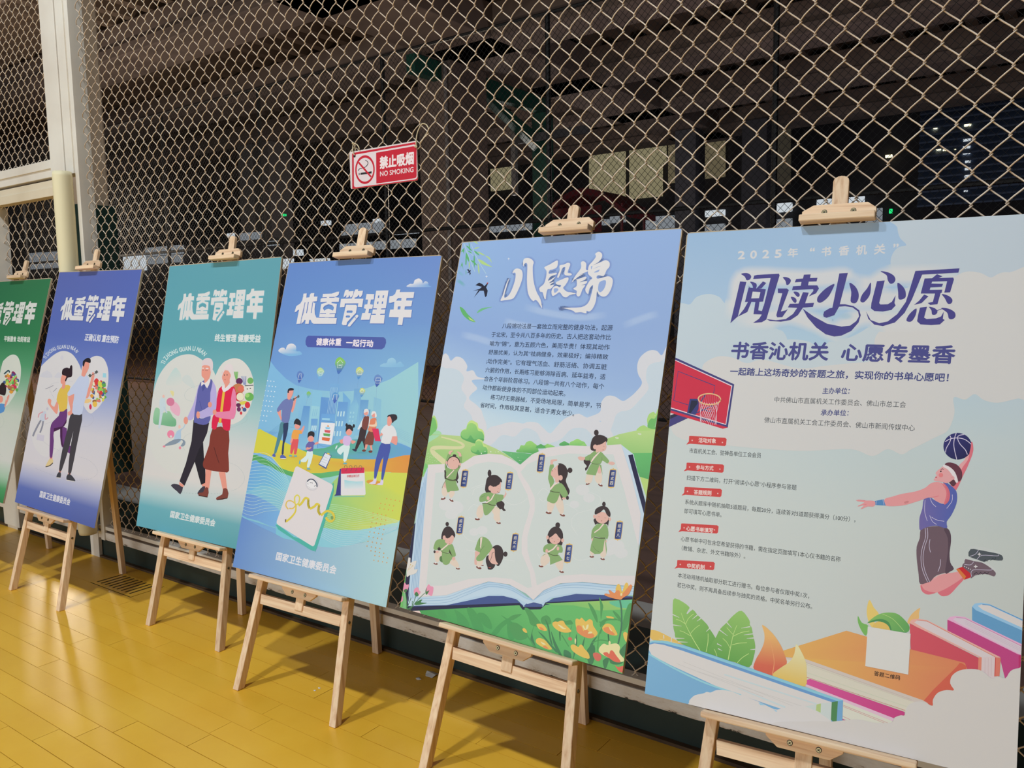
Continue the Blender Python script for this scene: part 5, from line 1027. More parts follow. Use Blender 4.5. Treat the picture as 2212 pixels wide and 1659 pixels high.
for p in ([(240, 605), (320, 620), (420, 740), (500, 850), (480, 900), (340, 860), (300, 740)], [(0, 760), (60, 715), (200, 695), (60, 790)], [(0, 900), (100, 830), (200, 900), (300, 1050), (120, 1100)], [(500, 760), (580, 715), (640, 760), (650, 850), (520, 850)], [(720, 770), (780, 755), (880, 800), (960, 790), (980, 860), (700, 840)],
          [(1230, 520), (1310, 590), (1370, 720), (1380, 830), (1330, 760)], [(1405, 430), (1465, 560), (1455, 650), (1430, 780), (1420, 560)], [(1420, 830), (1520, 765), (1700, 790), (1520, 800), (1430, 900)], [(1620, 640), (1700, 700), (1750, 780), (1740, 820), (1640, 700)], [(1760, 860), (1850, 560), (1920, 540), (1900, 700), (1840, 900), (1760, 960)]): A.poly(p, D1, 3)
for p in ([(560, 770), (620, 880), (650, 1050), (680, 1180), (640, 1120), (600, 900)], [(655, 960), (720, 1120), (830, 1350), (790, 1340), (700, 1180)], [(450, 965), (540, 1030), (640, 1150), (760, 1280), (720, 1280), (560, 1090)], [(980, 860), (960, 960), (940, 1070), (950, 960)], [(1380, 1040), (1300, 1110), (1220, 1280), (1190, 1400), (1260, 1340), (1320, 1140)],
          [(1050, 1000), (1060, 1180), (1000, 1400), (1020, 1200)], [(1840, 1140), (1700, 1300), (1690, 1400), (1800, 1340)], [(1130, 1200), (1180, 1050), (1160, 1200)], [(400, 860), (330, 1100), (420, 1220), (360, 1000)], [(780, 960), (790, 1100), (805, 970)], [(1200, 1280), (1330, 1180), (1330, 1400), (1260, 1500)], [(1460, 1420), (1560, 1380), (1500, 1560)], [(1560, 1300), (1700, 1440), (1780, 1440), (1720, 1480), (1580, 1460)], [(860, 1250), (960, 1300), (960, 1390), (860, 1360)]): A.poly(p, D2, 3)
for L_ in ([(1400, 820), (1480, 840), (1400, 1020), (1380, 1280)], [(60, 830), (200, 900), (330, 1100), (420, 1220)], [(1600, 750), (1730, 800)], [(1500, 800), (1420, 1000)], [(820, 1020), (930, 1200)], [(260, 990), (400, 1220)], [(1300, 1140), (1420, 1100), (1560, 1120)]): A.line(L_, 16, D1, 5)
A.line([(1725, 470), (1752, 640), (1750, 900), (1700, 1160)], 24, (74, 116, 92), 5)
A.line([(1545, 1010), (1560, 1160)], 20, (60, 104, 72)); A.line([(795, 960), (795, 1110)], 12, (60, 110, 74))
YE, OR, CR_ = (222, 184, 92), (220, 140, 88), (224, 214, 160)
def petal(cx, cy, k, parts):
    for c, pts in parts: A.poly([(cx + x * k, cy + y * k) for x, y in pts], c, 3)
petal(0, 0, 1, [(YE, [(1660, 330), (1680, 250), (1710, 225), (1740, 270), (1760, 350), (1800, 240), (1830, 205), (1860, 240), (1850, 330), (1800, 420), (1720, 430)]), (OR, [(1490, 380), (1520, 375), (1570, 385), (1550, 330), (1570, 320), (1640, 370), (1670, 330), (1720, 330), (1750, 390), (1850, 280), (1890, 235), (1918, 260), (1900, 320), (1860, 390), (1780, 440), (1740, 470), (1640, 455), (1540, 425), (1490, 400)]), (CR_, [(1735, 380), (1760, 370), (1765, 400), (1740, 415)])])
petal(0, 0, 1, [(YE, [(1035, 790), (1060, 765), (1100, 780), (1130, 750), (1170, 790), (1200, 810), (1250, 775), (1300, 800), (1310, 870), (1340, 920), (1378, 980), (1370, 1020), (1320, 1060), (1200, 1060), (1100, 1000), (1045, 900)]), (OR, [(1050, 900), (1080, 870), (1130, 890), (1160, 960), (1190, 925), (1240, 960), (1300, 1000), (1330, 1030), (1300, 1070), (1220, 1068), (1130, 1030), (1060, 970)]), (CR_, [(1145, 880), (1165, 875), (1190, 930), (1210, 870), (1240, 860), (1230, 920), (1180, 945)]), (CR_, [(1230, 1000), (1250, 970), (1290, 970), (1290, 995)])])
petal(0, 0, 1, [(YE, [(680, 830), (720, 810), (760, 815), (800, 800), (850, 805), (880, 860), (930, 910), (975, 965), (900, 985), (800, 970), (720, 920), (680, 870)]), (CR_, [(760, 860), (800, 870), (860, 910), (890, 925), (830, 925), (790, 890)])])
petal(0, 0, 1, [(YE, [(430, 855), (480, 845), (530, 860), (570, 900), (592, 950), (540, 955), (470, 930), (440, 890)]), (OR, [(465, 905), (500, 900), (550, 940), (510, 945)])]); petal(0, 0, 1, [(YE, [(418, 1100), (460, 1068), (520, 1080), (570, 1110), (620, 1170), (670, 1240), (600, 1245), (500, 1200), (430, 1150)]), (OR, [(525, 1200), (570, 1190), (620, 1240), (560, 1230)]), (CR_, [(490, 1125), (530, 1140), (575, 1170), (530, 1170)])])
petal(0, 0, 1, [(YE, [(1455, 900), (1500, 850), (1560, 845), (1620, 880), (1650, 930), (1690, 1020), (1600, 1025), (1500, 980), (1460, 940)]), (OR, [(1470, 920), (1540, 895), (1590, 950), (1650, 1010), (1600, 1025), (1500, 975)]), (CR_, [(1560, 890), (1585, 930), (1610, 965), (1575, 945)])]); petal(0, 0, 1, [(YE, [(960, 1190), (1000, 1168), (1050, 1190), (1080, 1210), (1110, 1170), (1150, 1190), (1170, 1230), (1240, 1310), (1250, 1390), (1150, 1370), (1040, 1310), (975, 1250)])])
petal(0, 0, 1, [(CR_, [(1400, 1240), (1430, 1190), (1480, 1155), (1540, 1180), (1600, 1160), (1680, 1155), (1730, 1210), (1720, 1300), (1790, 1390), (1790, 1430), (1700, 1440), (1600, 1400), (1480, 1340), (1410, 1290)]), ((216, 106, 84), [(1470, 1300), (1530, 1290), (1560, 1320), (1580, 1265), (1620, 1270), (1670, 1340), (1740, 1440), (1650, 1440), (1560, 1380), (1490, 1340)])])
petal(0, 0, 1, [((206, 108, 92), [(1310, 1310), (1360, 1295), (1420, 1320), (1440, 1370), (1410, 1425), (1360, 1420), (1320, 1370)]), ((196, 110, 92), [(920, 1070), (950, 1050), (985, 1080), (970, 1108), (930, 1100)]), (YE, [(208, 930), (240, 915), (270, 945), (282, 985), (235, 975)]), (YE, [(1778, 1000), (1810, 975), (1850, 1010), (1850, 1150), (1800, 1090)]), ((214, 106, 86), [(1650, 1495), (1700, 1520), (1790, 1505), (1780, 1600), (1720, 1590)]), (YE, [(1520, 725), (1600, 735), (1640, 765), (1530, 755)]), (CR_, [(1560, 1110), (1585, 1140), (1565, 1200), (1550, 1160)]), (CR_, [(1030, 1070), (1045, 1100), (1035, 1170), (1022, 1120)])])
# left corner flowers
A.P('printed_flowers')
A.S(860, 1160, 7.542)
A.poly([(140, 640), (150, 370), (190, 335), (205, 350), (205, 420), (250, 395), (305, 390), (280, 470), (265, 530), (325, 520), (290, 590), (220, 615), (180, 630)], (214, 208, 202), 2)
for (a, b) in (((150, 560), (205, 450)), ((170, 540), (240, 470))): A.line([a, b], 5, (204, 180, 120)); A.ell(b[0], b[1], 9, 9, (204, 180, 110), n=8)
A.poly([(30, 1140), (60, 950), (100, 700), (130, 650), (110, 760), (90, 900), (75, 1140)], (112, 184, 100))
PKF = (222, 146, 172)
for p in ([(90, 800), (110, 740), (140, 780), (175, 770), (170, 830), (120, 905), (85, 880)], [(258, 870), (290, 830), (330, 822), (345, 870), (370, 900), (320, 965), (270, 940)], [(460, 840), (500, 770), (530, 800), (575, 815), (575, 880), (550, 960), (490, 930), (455, 900)], [(50, 1000), (75, 960), (80, 1030), (52, 1060)]): A.poly(p, PKF, 3)
GS = (70, 120, 74)
for p in ([(90, 880), (115, 850), (150, 850), (130, 905)], [(270, 930), (305, 890), (340, 945), (300, 970)], [(450, 870), (470, 820), (465, 890), (515, 865), (470, 940), (450, 920)], [(280, 1080), (330, 1040), (400, 1015), (370, 1065), (475, 1070), (400, 1095), (290, 1110)], [(150, 1180), (200, 1140), (250, 1120), (200, 1170)]): A.poly(p, GS, 2)
for L_ in ([(120, 905), (140, 1020), (140, 1160)], [(290, 960), (250, 1080), (180, 1200)], [(440, 910), (300, 1050), (200, 1190)], [(215, 990), (170, 1100), (140, 1180)], [(235, 1040), (230, 1100)]): A.line(L_, 8, GS, 5)
A.poly([(230, 1205), (350, 1200), (380, 1250), (260, 1230)], (224, 196, 190))
# willow, swallows, leaves
A.P('printed_willow')
A.S(900, 480, 11.06)
for L_ in ([(1130, 500), (1200, 700), (1280, 900), (1390, 1180)], [(1300, 520), (1400, 760), (1520, 1000), (1660, 1230)], [(1200, 690), (1270, 720), (1350, 800)]): A.line(L_, 10, (178, 204, 206), 5)
LG1, LG2 = (92, 168, 108), (170, 200, 130)
for p, g in (([(1180, 560), (1250, 590), (1330, 690), (1260, 650)], 0), ([(1250, 470), (1280, 620), (1275, 690), (1250, 600)], 0), ([(1350, 460), (1420, 465), (1475, 525), (1420, 500)], 1), ([(1370, 635), (1440, 600), (1505, 600), (1440, 630)], 1), ([(1370, 680), (1440, 710), (1510, 800), (1420, 750)], 0), ([(1440, 705), (1540, 730), (1640, 800), (1560, 780)], 1),
             ([(1640, 800), (1740, 840), (1800, 970), (1730, 880)], 1), ([(1465, 890), (1560, 910), (1660, 980), (1815, 1075), (1700, 1045), (1560, 1000)], 1), ([(1180, 710), (1200, 850), (1190, 1010), (1165, 1000)], 0), ([(1190, 730), (1250, 860), (1250, 950), (1200, 860)], 0), ([(1210, 680), (1280, 700), (1330, 750), (1260, 720)], 0), ([(1375, 780), (1395, 900), (1380, 1100), (1360, 920)], 0),
             ([(1290, 905), (1380, 940), (1450, 1040), (1360, 980)], 0), ([(1465, 960), (1500, 1100), (1495, 1250), (1465, 1120)], 1), ([(1140, 610), (1130, 760), (1110, 700), (1060, 715)], 0), ([(1090, 950), (1115, 1150), (1085, 1020), (1045, 1110)], 0), ([(1250, 950), (1275, 1000), (1250, 1130)], 1), ([(1175, 1130), (1190, 1200), (1178, 1260)], 0)):
    A.poly(p, LG2 if g else LG1, 2)
A.poly([(1200, 1135), (1245, 1125), (1262, 1160), (1300, 1140), (1280, 1190), (1295, 1225), (1270, 1270), (1262, 1200), (1210, 1215), (1245, 1175)], (36, 36, 52))
for (x, y) in ((1672, 1298), (2200, 875)): A.poly([(x - 34, y), (x - 8, y - 8), (x, y - 34), (x + 8, y - 8), (x + 34, y), (x + 8, y + 8), (x, y + 34), (x - 8, y + 8)], (214, 214, 220))
A.glow([(980, 1180), (1050, 1220), (1120, 1290)], 40, (110, 172, 180), 4, .5); A.glow([(960, 1380), (1060, 1440), (1160, 1530)], 50, (96, 164, 160), 4, .6)
A.S(860, 480, 3.511)
A.poly([(586, 478), (615, 458), (640, 470), (655, 485), (680, 458), (684, 462), (668, 495), (680, 520), (672, 560), (660, 570), (650, 520), (620, 520), (575, 572), (610, 515), (565, 522), (620, 505), (635, 490)], (38, 38, 54)); A.poly([(672, 460), (686, 455), (676, 470)], (190, 60, 60))
A.poly([(468, 642), (500, 660), (530, 700), (588, 756), (540, 745), (490, 700)], (96, 170, 104), 3); A.poly([(530, 715), (588, 756), (545, 740)], (186, 204, 120)); A.poly([(598, 690), (630, 655), (715, 642), (660, 660)], (110, 178, 130), 3)
# title in brush strokes
A.S(1040, 530, 6.506)
TW = (214, 210, 210); SHC = (98, 112, 178)
ST = [
 [(502, 325), (560, 345), (580, 400), (572, 480), (530, 600), (470, 720), (430, 755), (380, 765), (330, 770), (268, 778), (300, 700), (350, 540), (392, 462), (350, 600), (320, 730), (370, 715), (420, 640), (470, 500), (482, 400), (460, 385), (438, 392), (455, 350)],
 [(600, 190), (660, 178), (710, 200), (736, 240), (722, 300), (730, 480), (770, 640), (830, 760), (852, 885), (800, 800), (760, 765), (730, 785), (680, 730), (650, 640), (640, 480), (645, 270), (610, 255), (590, 298), (585, 250)],
 [(885, 310), (960, 270), (1060, 213), (1076, 240), (1060, 310), (1000, 340), (960, 350), (950, 400), (1050, 385), (1050, 410), (970, 440), (940, 500), (1040, 440), (1000, 490), (950, 530), (990, 520), (1030, 510), (960, 560), (1020, 555), (975, 610), (930, 620), (910, 700), (905, 755), (885, 745), (860, 660), (830, 655), (815, 600), (880, 540), (910, 440), (915, 360)],
 [(1100, 285), (1160, 270), (1215, 245), (1250, 265), (1225, 340), (1215, 385), (1262, 395), (1265, 420), (1200, 425), (1165, 400), (1180, 310), (1140, 320), (1110, 400), (1085, 455), (1065, 440), (1100, 350)],
 [(1050, 520), (1130, 480), (1215, 450), (1222, 490), (1180, 560), (1150, 600), (1200, 650), (1260, 660), (1330, 678), (1240, 700), (1200, 730), (1150, 720), (1100, 660), (1050, 690), (1000, 710), (985, 650), (1010, 590), (1060, 570), (1100, 590), (1120, 560), (1060, 550)],
 [(1400, 240), (1440, 225), (1475, 260), (1470, 340), (1510, 355), (1440, 390), (1380, 420), (1440, 400), (1350, 450), (1340, 480), (1470, 440), (1460, 480), (1380, 520), (1480, 500), (1470, 540), (1400, 560), (1460, 560), (1420, 620), (1390, 700), (1360, 720), (1335, 690), (1340, 640), (1290, 610), (1340, 570), (1330, 470), (1268, 525), (1320, 430), (1400, 320)],
 [(1600, 120), (1650, 90), (1695, 120), (1690, 180), (1640, 240), (1570, 280), (1690, 230), (1750, 208), (1800, 240), (1800, 300), (1760, 350), (1720, 430), (1650, 420), (1620, 440), (1640, 470), (1780, 435), (1840, 470), (1845, 530), (1820, 620), (1770, 700), (1710, 722), (1650, 690), (1625, 650), (1610, 780), (1570, 880), (1520, 930), (1480, 920), (1470, 955), (1400, 940), (1320, 945), (1290, 920), (1160, 885), (1090, 895), (1180, 878), (1400, 870), (1500, 810), (1545, 690), (1570, 560), (1520, 610), (1500, 685), (1460, 620), (1520, 500), (1560, 460), (1500, 400), (1510, 290), (1560, 230), (1610, 160)]]
A.P('title_shadow')
for p in ST: A.glow(p, 34, SHC, 2, .45, True)
A.P('title')
for i, p in enumerate(ST): A.poly(p, TW, 3)
HC = (142, 162, 206)
for p in ([(1660, 520), (1740, 490), (1750, 540), (1720, 620), (1670, 660), (1640, 620)], [(1570, 330), (1640, 300), (1680, 290), (1600, 320)], [(1580, 380), (1660, 340), (1640, 375)], [(1540, 300), (1560, 290), (1548, 340)], [(1020, 610), (1070, 605), (1080, 630), (1030, 670)]): A.poly(p, HC, 3)
A.S(860, 480, 3.511); A.part = 'lettering'
TX = (40, 52, 78)
for (s_, a, b, h) in (('八段锦功法是一套独立而完整的健身功法，起源', (788, 806), (1624, 824), 40), ('于北宋，至今共八百多年的历史。古人把这套动作比', (706, 872), (1612, 896), 40), ('喻为“锦”，意为五颜六色，美而华贵！体现其动作', (694, 940), (1602, 972), 40), ('舒展优美，认为其“祛病健身，效果极好；编排精致', (684, 1006), (1590, 1046), 40),
                      (';动作完美”。它有理气活血、舒筋活络、协调五脏', (668, 1074), (1580, 1120), 40), ('六腑的作用，长期练习能够消除百病、延年益寿，适', (660, 1140), (1570, 1196), 40), ('合各个年龄阶层练习。八段锦一共有八个动作，每个', (650, 1206), (1560, 1270), 40), ('动作都能使身体的不同部位运动起来。', (640, 1272), (1266, 1322), 40), ('练习时无需器械，不受场地局限，简单易学，节', (700, 1346), (1538, 1416), 40), ('省时间，作用极其显著，适合于男女老少。', (622, 1406), (1334, 1474), 40)):
    A.text(s_, a, b, TX, (a[0] + 6, a[1] - h), .008)
A.done()
# ------------------------------------------------------------------ poster 6: the reading poster
A = Art(6)
A.bg([(0, [(150, 178, 208), (156, 182, 210), (160, 185, 210)]), (.17, [(164, 188, 212), (164, 190, 214), (170, 192, 212)]), (.30, [(176, 198, 208), (176, 200, 212), (184, 198, 208)]),
      (.42, [(196, 204, 204), (190, 202, 204), (190, 200, 202)]), (.6, [(200, 205, 202), (197, 203, 200), (192, 198, 194)]), (1, [(200, 202, 200), (198, 200, 196), (194, 192, 188)])])  # lower rows darken to the right: light falloff kept in the ink
A.S(1390, 450, 2.691)
A.poly([(1480, 40), (1476, 110), (1490, 170), (1528, 213), (1480, 228), (1446, 270), (1438, 330), (1480, 400), (1700, 430), (2300, 420), (2300, 20)], (187, 197, 206), 5)
A.poly([(180, 575), (225, 552), (270, 558), (310, 515), (380, 498), (440, 515), (475, 552), (520, 545), (620, 560), (760, 690), (815, 720), (828, 790), (700, 900), (160, 1000)], (189, 201, 209), 5)
A.poly([(700, 800), (770, 775), (860, 762), (960, 775), (1030, 812), (1090, 770), (1200, 750), (1320, 680), (1420, 560), (1600, 430), (1900, 430), (1900, 1000), (700, 1050)], (192, 202, 208), 5)
A.poly([(140, 1040), (220, 980), (330, 970), (350, 905), (430, 862), (520, 868), (600, 900), (700, 880), (900, 930), (1060, 915), (1200, 900), (1330, 880), (1345, 760), (1390, 700), (1500, 640), (1700, 500), (1810, 400), (1880, 368),
        (1960, 376), (2018, 402), (2070, 378), (2130, 372), (2300, 390), (2300, 1085), (2180, 1105), (2060, 1130), (1980, 1115), (1925, 1080), (1870, 1112), (1803, 1100), (1808, 1190), (1770, 1290), (1700, 1330), (1560, 1400), (1500, 1430),
        (1420, 1400), (1330, 1440), (1200, 1400), (900, 1410), (500, 1380), (220, 1340), (150, 1240)], (206, 203, 201), 5)
A.S(1390, 900, 2.186)
# pale sky of the lower half
A.part = 'illustration'
# backboard and hoop
A.P('printed_hoop')
A.S(1430, 750, 8.295)
NV = (66, 64, 118); RD = (200, 46, 70)
A.poly([(60, 1250), (220, 1195), (480, 1265), (110, 1440)], (42, 42, 66))
A.poly([(60, 1330), (300, 1215), (480, 1262), (100, 1445)], (68, 62, 120))
A.poly([(240, 185), (1295, 665), (1180, 1440), (1090, 1462), (100, 1160)], RD)
A.poly([(240, 185), (1295, 665), (1180, 1438), (120, 1120), (126, 1080), (1150, 1395), (1258, 690), (238, 225)], NV)
A.poly([(236, 225), (1260, 688), (1150, 1395), (120, 1085), (122, 1068), (1140, 1378), (1243, 700), (236, 240)], (222, 205, 214))
A.line([(470, 1035), (210, 955), (290, 432), (950, 690), (925, 830)], 14, NV)
A.poly([(500, 925), (645, 925), (660, 1000), (655, 1110), (600, 1215), (450, 1180)], (58, 60, 118))
A.poly([(525, 955), (635, 958), (640, 1010), (510, 1190), (480, 1170)], (36, 38, 62))
A.line([(600, 1190), (920, 1040), (870, 1160), (690, 1100)], 16, NV); A.line([(670, 1020), (780, 850)], 22, NV)
for k in range(9):
    t = k / 8; x0 = 672 + 360 * t; 
    A.line([(x0, 960 + 40 * math.sin(math.pi * t)), (690 + 290 * min(1, t + .25), 1180), (690 + 280 * min(1, t + .55), 1395)], 6, (226, 200, 212), 4)
    A.line([(x0, 960 + 40 * math.sin(math.pi * t)), (690 + 290 * max(0, t - .25), 1180), (690 + 280 * max(0, t - .55), 1340)], 6, (226, 200, 212), 4)
    A.line([(700 + 330 * t, 855), (730 + 270 * t, 1000)], 5, (214, 120, 140))
A.ell(852, 932, 200, 98, (226, 178, 132), 2, 28, ring=22)
# basketball player
A.P('printed_player')
A.S(1840, 920, 4.366)
PK, PD, PB = (222, 160, 162), (214, 112, 124), (222, 150, 152)
A.poly([(1000, 395), (1060, 330), (1085, 280), (1110, 215), (1128, 150), (1144, 190), (1140, 260), (1110, 340), (1085, 400), (1045, 480), (1010, 560), (975, 610), (930, 570)], PD, 5)
A.poly([(1005, 385), (1060, 325), (1080, 285), (1105, 262), (1095, 320), (1040, 400), (1000, 500), (960, 540)], PK, 5)
A.ell(998, 192, 134, 126, (50, 48, 108), 0, 40, g=((34, 32, 78), (940, 110), (1090, 290)))
LB = (206, 196, 218)
A.line([(880, 150), (930, 122), (1000, 114), (1070, 130), (1132, 178)], 7, LB, 6)
A.line([(985, 66), (966, 130), (964, 200), (990, 318)], 7, LB, 6)
A.line([(925, 92), (935, 118), (920, 160), (892, 210), (884, 250)], 7, LB, 6)
A.line([(1062, 80), (1010, 92), (998, 118), (1020, 170), (1070, 225), (1090, 270)], 7, LB, 6)
A.poly([(1128, 150), (1142, 170), (1146, 230), (1132, 270), (1110, 262), (1120, 210)], PD, 4)
A.poly([(655, 1490), (650, 1530), (672, 1570), (720, 1592), (780, 1578), (870, 1545), (980, 1480), (1050, 1430), (1035, 1370), (960, 1382), (840, 1400), (760, 1440)], PK, 5)
A.poly([(812, 1560), (840, 1600), (880, 1606), (930, 1585), (1000, 1510), (1060, 1440), (1040, 1400), (900, 1500)], PD, 5)
A.poly([(655, 1490), (650, 1530), (672, 1570), (720, 1590), (800, 1572), (905, 1525), (1050, 1425), (1020, 1380), (850, 1405), (760, 1460)], PB, 5)
A.poly([(655, 1500), (652, 1535), (674, 1570), (720, 1590), (790, 1574), (730, 1562), (680, 1540)], PD, 5)
A.poly([(985, 1350), (1050, 1325), (1130, 1370), (1120, 1430), (1060, 1452)], (196, 40, 46), 0)
A.poly([(985, 1352), (1010, 1345), (1078, 1420), (1060, 1452)], (212, 120, 60))
# shoes
A.poly([(1120, 1135), (1200, 1140), (1330, 1165), (1420, 1215), (1300, 1200), (1115, 1165)], (196, 200, 198), 4)
A.poly([(1120, 1162), (1190, 1168), (1280, 1185), (1390, 1208), (1424, 1235), (1418, 1270), (1340, 1266), (1290, 1262), (1245, 1286), (1190, 1262), (1100, 1228)], (78, 84, 90), 2)
A.line([(1115, 1230), (1165, 1210), (1195, 1172)], 4, LB, 4); A.line([(1180, 1258), (1230, 1220), (1370, 1226), (1385, 1212)], 4, LB, 4)
A.line([(1240, 1280), (1260, 1260), (1275, 1278), (1295, 1255), (1310, 1270), (1330, 1246), (1350, 1265), (1356, 1240)], 5, (36, 36, 46))
A.poly([(1075, 1245), (1180, 1265), (1290, 1300), (1370, 1370), (1340, 1385), (1200, 1320), (1070, 1275)], (198, 200, 198), 4)
A.poly([(1072, 1255), (1150, 1275), (1230, 1290), (1310, 1340), (1358, 1385), (1342, 1420), (1290, 1402), (1230, 1398), (1160, 1412), (1122, 1440), (1118, 1390), (1040, 1325), (1062, 1290)], (112, 92, 102), 2)
A.line([(1060, 1305), (1120, 1310), (1150, 1280)], 4, LB, 4); A.line([(1130, 1420), (1126, 1380), (1160, 1356), (1310, 1360), (1320, 1345)], 4, LB, 4)
A.line([(1150, 1402), (1175, 1380), (1195, 1402), (1215, 1380), (1235, 1400), (1255, 1380), (1275, 1398), (1290, 1382)], 6, (34, 30, 40))
for (x, y) in ((1202, 1210), (1168, 1326)):
    A.poly([(x - 20, y), (x - 5, y - 6), (x, y - 20), (x + 6, y - 6), (x + 22, y), (x + 6, y + 6), (x, y + 20), (x - 6, y + 6)], (214, 208, 210))
for k in range(4): A.ell(1065 + 18 * k, 1325 + 9 * k, 5, 5, (214, 208, 210), n=8)
# shorts
A.poly([(648, 985), (690, 960), (800, 945), (895, 962), (930, 1010), (936, 1090), (922, 1200), (930, 1290), (962, 1344), (930, 1372), (800, 1410), (745, 1465), (720, 1475), (644, 1490), (630, 1400), (612, 1250), (612, 1140), (640, 1060)], (108, 86, 96), 3)
A.poly([(895, 962), (930, 1010), (936, 1090), (922, 1200), (930, 1290), (962, 1344), (930, 1372), (880, 1385), (905, 1200), (905, 1060), (870, 980)], (86, 66, 78), 3)
for dx in (0, 20): A.line([(692 + dx, 962), (695 + dx, 1050), (665 + dx, 1150), (652 + dx, 1250), (668 + dx, 1360), (714 + dx, 1472)], 4.5, LB, 6)
A.line([(738, 1070), (730, 1130), (742, 1192)], 4.5, LB, 5); A.line([(838, 1258), (832, 1320), (812, 1374)], 4.5, LB, 5)
# vest
A.poly([(680, 690), (740, 676), (780, 700), (850, 735), (905, 720), (925, 640), (905, 580), (860, 532), (900, 538), (975, 600), (994, 660), (985, 740), (940, 840), (895, 905), (896, 966), (800, 942), (700, 958), (645, 984), (636, 930), (640, 860), (665, 780)], (84, 96, 168), 3, g=((112, 100, 160), (900, 800), (650, 850)))
A.poly([(862, 540), (905, 580), (926, 640), (918, 700), (890, 735), (870, 735), (890, 640)], (206, 104, 118), 4)
for L_ in ([(692, 700), (686, 780), (694, 840), (712, 896)], [(738, 680), (760, 730), (794, 762)], [(948, 648), (944, 710), (895, 778)], [(735, 845), (760, 900), (800, 930)], [(752, 860), (800, 886), (872, 900)]): A.line(L_, 4.5, LB, 5)
# arm reaching left
A.poly([(690, 585), (740, 545), (800, 528), (860, 545), (895, 600), (898, 670), (880, 725), (850, 732), (790, 706), (745, 672), (600, 718), (470, 752), (318, 752), (312, 690), (380, 668), (470, 642), (600, 618)], PB, 4)
A.poly([(840, 535), (895, 590), (905, 660), (885, 728), (870, 732), (892, 650), (880, 590)], PD, 4)
A.line([(740, 676), (790, 668), (820, 660)], 5, PD, 4)
A.poly([(496, 716), (530, 706), (536, 722), (502, 734)], (204, 128, 130), 3)
A.poly([(218, 708), (300, 692), (320, 752), (222, 746)], (84, 132, 184))
A.line([(232, 708), (228, 746)], 3, LB); A.line([(292, 694), (306, 752)], 3, LB)
A.poly([(218, 712), (180, 704), (130, 704), (60, 698), (40, 700), (60, 712), (120, 722), (60, 752), (62, 760), (118, 745), (86, 778), (94, 784), (150, 760), (200, 762), (220, 744)], PB, 2)
A.line([(128, 704), (60, 698)], 4, PD); A.line([(140, 738), (64, 755)], 3, PD)
# head
A.poly([(912, 510), (960, 508), (988, 530), (960, 570), (925, 545)], (92, 52, 64), 3)
A.poly([(870, 380), (830, 405), (800, 430), (790, 450), (800, 462), (792, 480), (782, 494), (772, 508), (790, 520), (850, 528), (900, 540), (960, 500), (980, 450), (940, 400)], PK, 4)
A.poly([(882, 375), (886, 352), (930, 345), (990, 365), (1030, 410), (1042, 460), (1034, 505), (1002, 525), (985, 460), (940, 400)], (100, 52, 66), 3)
A.poly([(872, 366), (930, 392), (975, 440), (1002, 522), (982, 534), (950, 470), (905, 412), (862, 386)], (224, 214, 216), 3)
A.ell(948, 490, 22, 18, PK, 20); A.line([(935, 485), (955, 482)], 3, PD)
A.ell(840, 464, 21, 20, (224, 128, 130)); A.ell(840, 429, 7, 9, (60, 40, 48), 20); A.line([(838, 414), (852, 405), (866, 410)], 5, (80, 50, 56), 3)
A.poly([(786, 480), (804, 480), (800, 490), (788, 488)], (190, 40, 60))
# leaves, lower left
A.P('printed_leaves')
A.S(1390, 1260, 5.027)
GL, GD, YL = (146, 190, 104), (100, 160, 78), (196, 220, 140)
A.poly([(60, 520), (80, 505), (160, 520), (300, 590), (420, 650), (480, 700), (300, 690), (90, 610)], (222, 184, 98), 3)
A.line([(165, 605), (330, 640), (440, 680)], 5, (232, 210, 150)); A.line([(218, 560), (222, 600)], 10, WH); A.line([(306, 590), (300, 640)], 10, WH)
A.poly([(340, 162), (440, 210), (490, 250), (500, 270), (470, 320), (480, 332), (535, 285), (580, 335), (620, 375), (690, 445), (715, 490), (780, 590), (770, 660), (720, 770), (560, 720), (420, 660), (350, 600), (340, 540), (320, 450), (318, 230)], GL, 2, g=(GD, (420, 200), (700, 760)))
A.line([(620, 740), (530, 590), (455, 440), (410, 322)], 8, YL, 5, (1, .4)); A.line([(510, 545), (560, 490), (612, 452)], 5, YL, 4); A.line([(460, 440), (490, 380), (545, 332)], 5, YL, 4)
A.line([(520, 575), (440, 530), (395, 515)], 5, YL, 4); A.line([(455, 440), (400, 405), (355, 392)], 5, YL, 4); A.line([(680, 745), (700, 640), (702, 545)], 6, YL, 4)
for (a, b) in (((310, 335), (390, 372)), ((312, 450), (415, 466)), ((345, 596), (445, 598)), ((375, 635), (480, 640)), ((592, 340), (530, 390)), ((625, 380), (580, 412)), ((722, 486), (680, 525))): A.line([a, b], 12, (205, 205, 201), 0, (1, .3))
A.poly([(1066, 298), (1150, 400), (1155, 450), (1175, 480), (1190, 560), (1215, 680), (1200, 790), (1150, 910), (1000, 860), (720, 770), (740, 660), (790, 580), (830, 500), (900, 430), (980, 345)], GL, 3, g=(GD, (1040, 320), (950, 860)))
A.line([(920, 830), (945, 700), (975, 560), (1015, 455)], 9, YL, 5, (1, .4)); A.line([(975, 575), (1060, 535), (1150, 518)], 6, YL, 4); A.line([(962, 668), (1040, 650), (1125, 645)], 6, YL, 4)
A.line([(972, 555), (940, 520), (905, 480)], 5, YL, 4); A.line([(942, 705), (905, 640), (862, 598)], 5, YL, 4); A.line([(1020, 862), (1070, 810), (1145, 762)], 6, YL, 4); A.line([(800, 792), (785, 750), (770, 715)], 5, YL, 4)
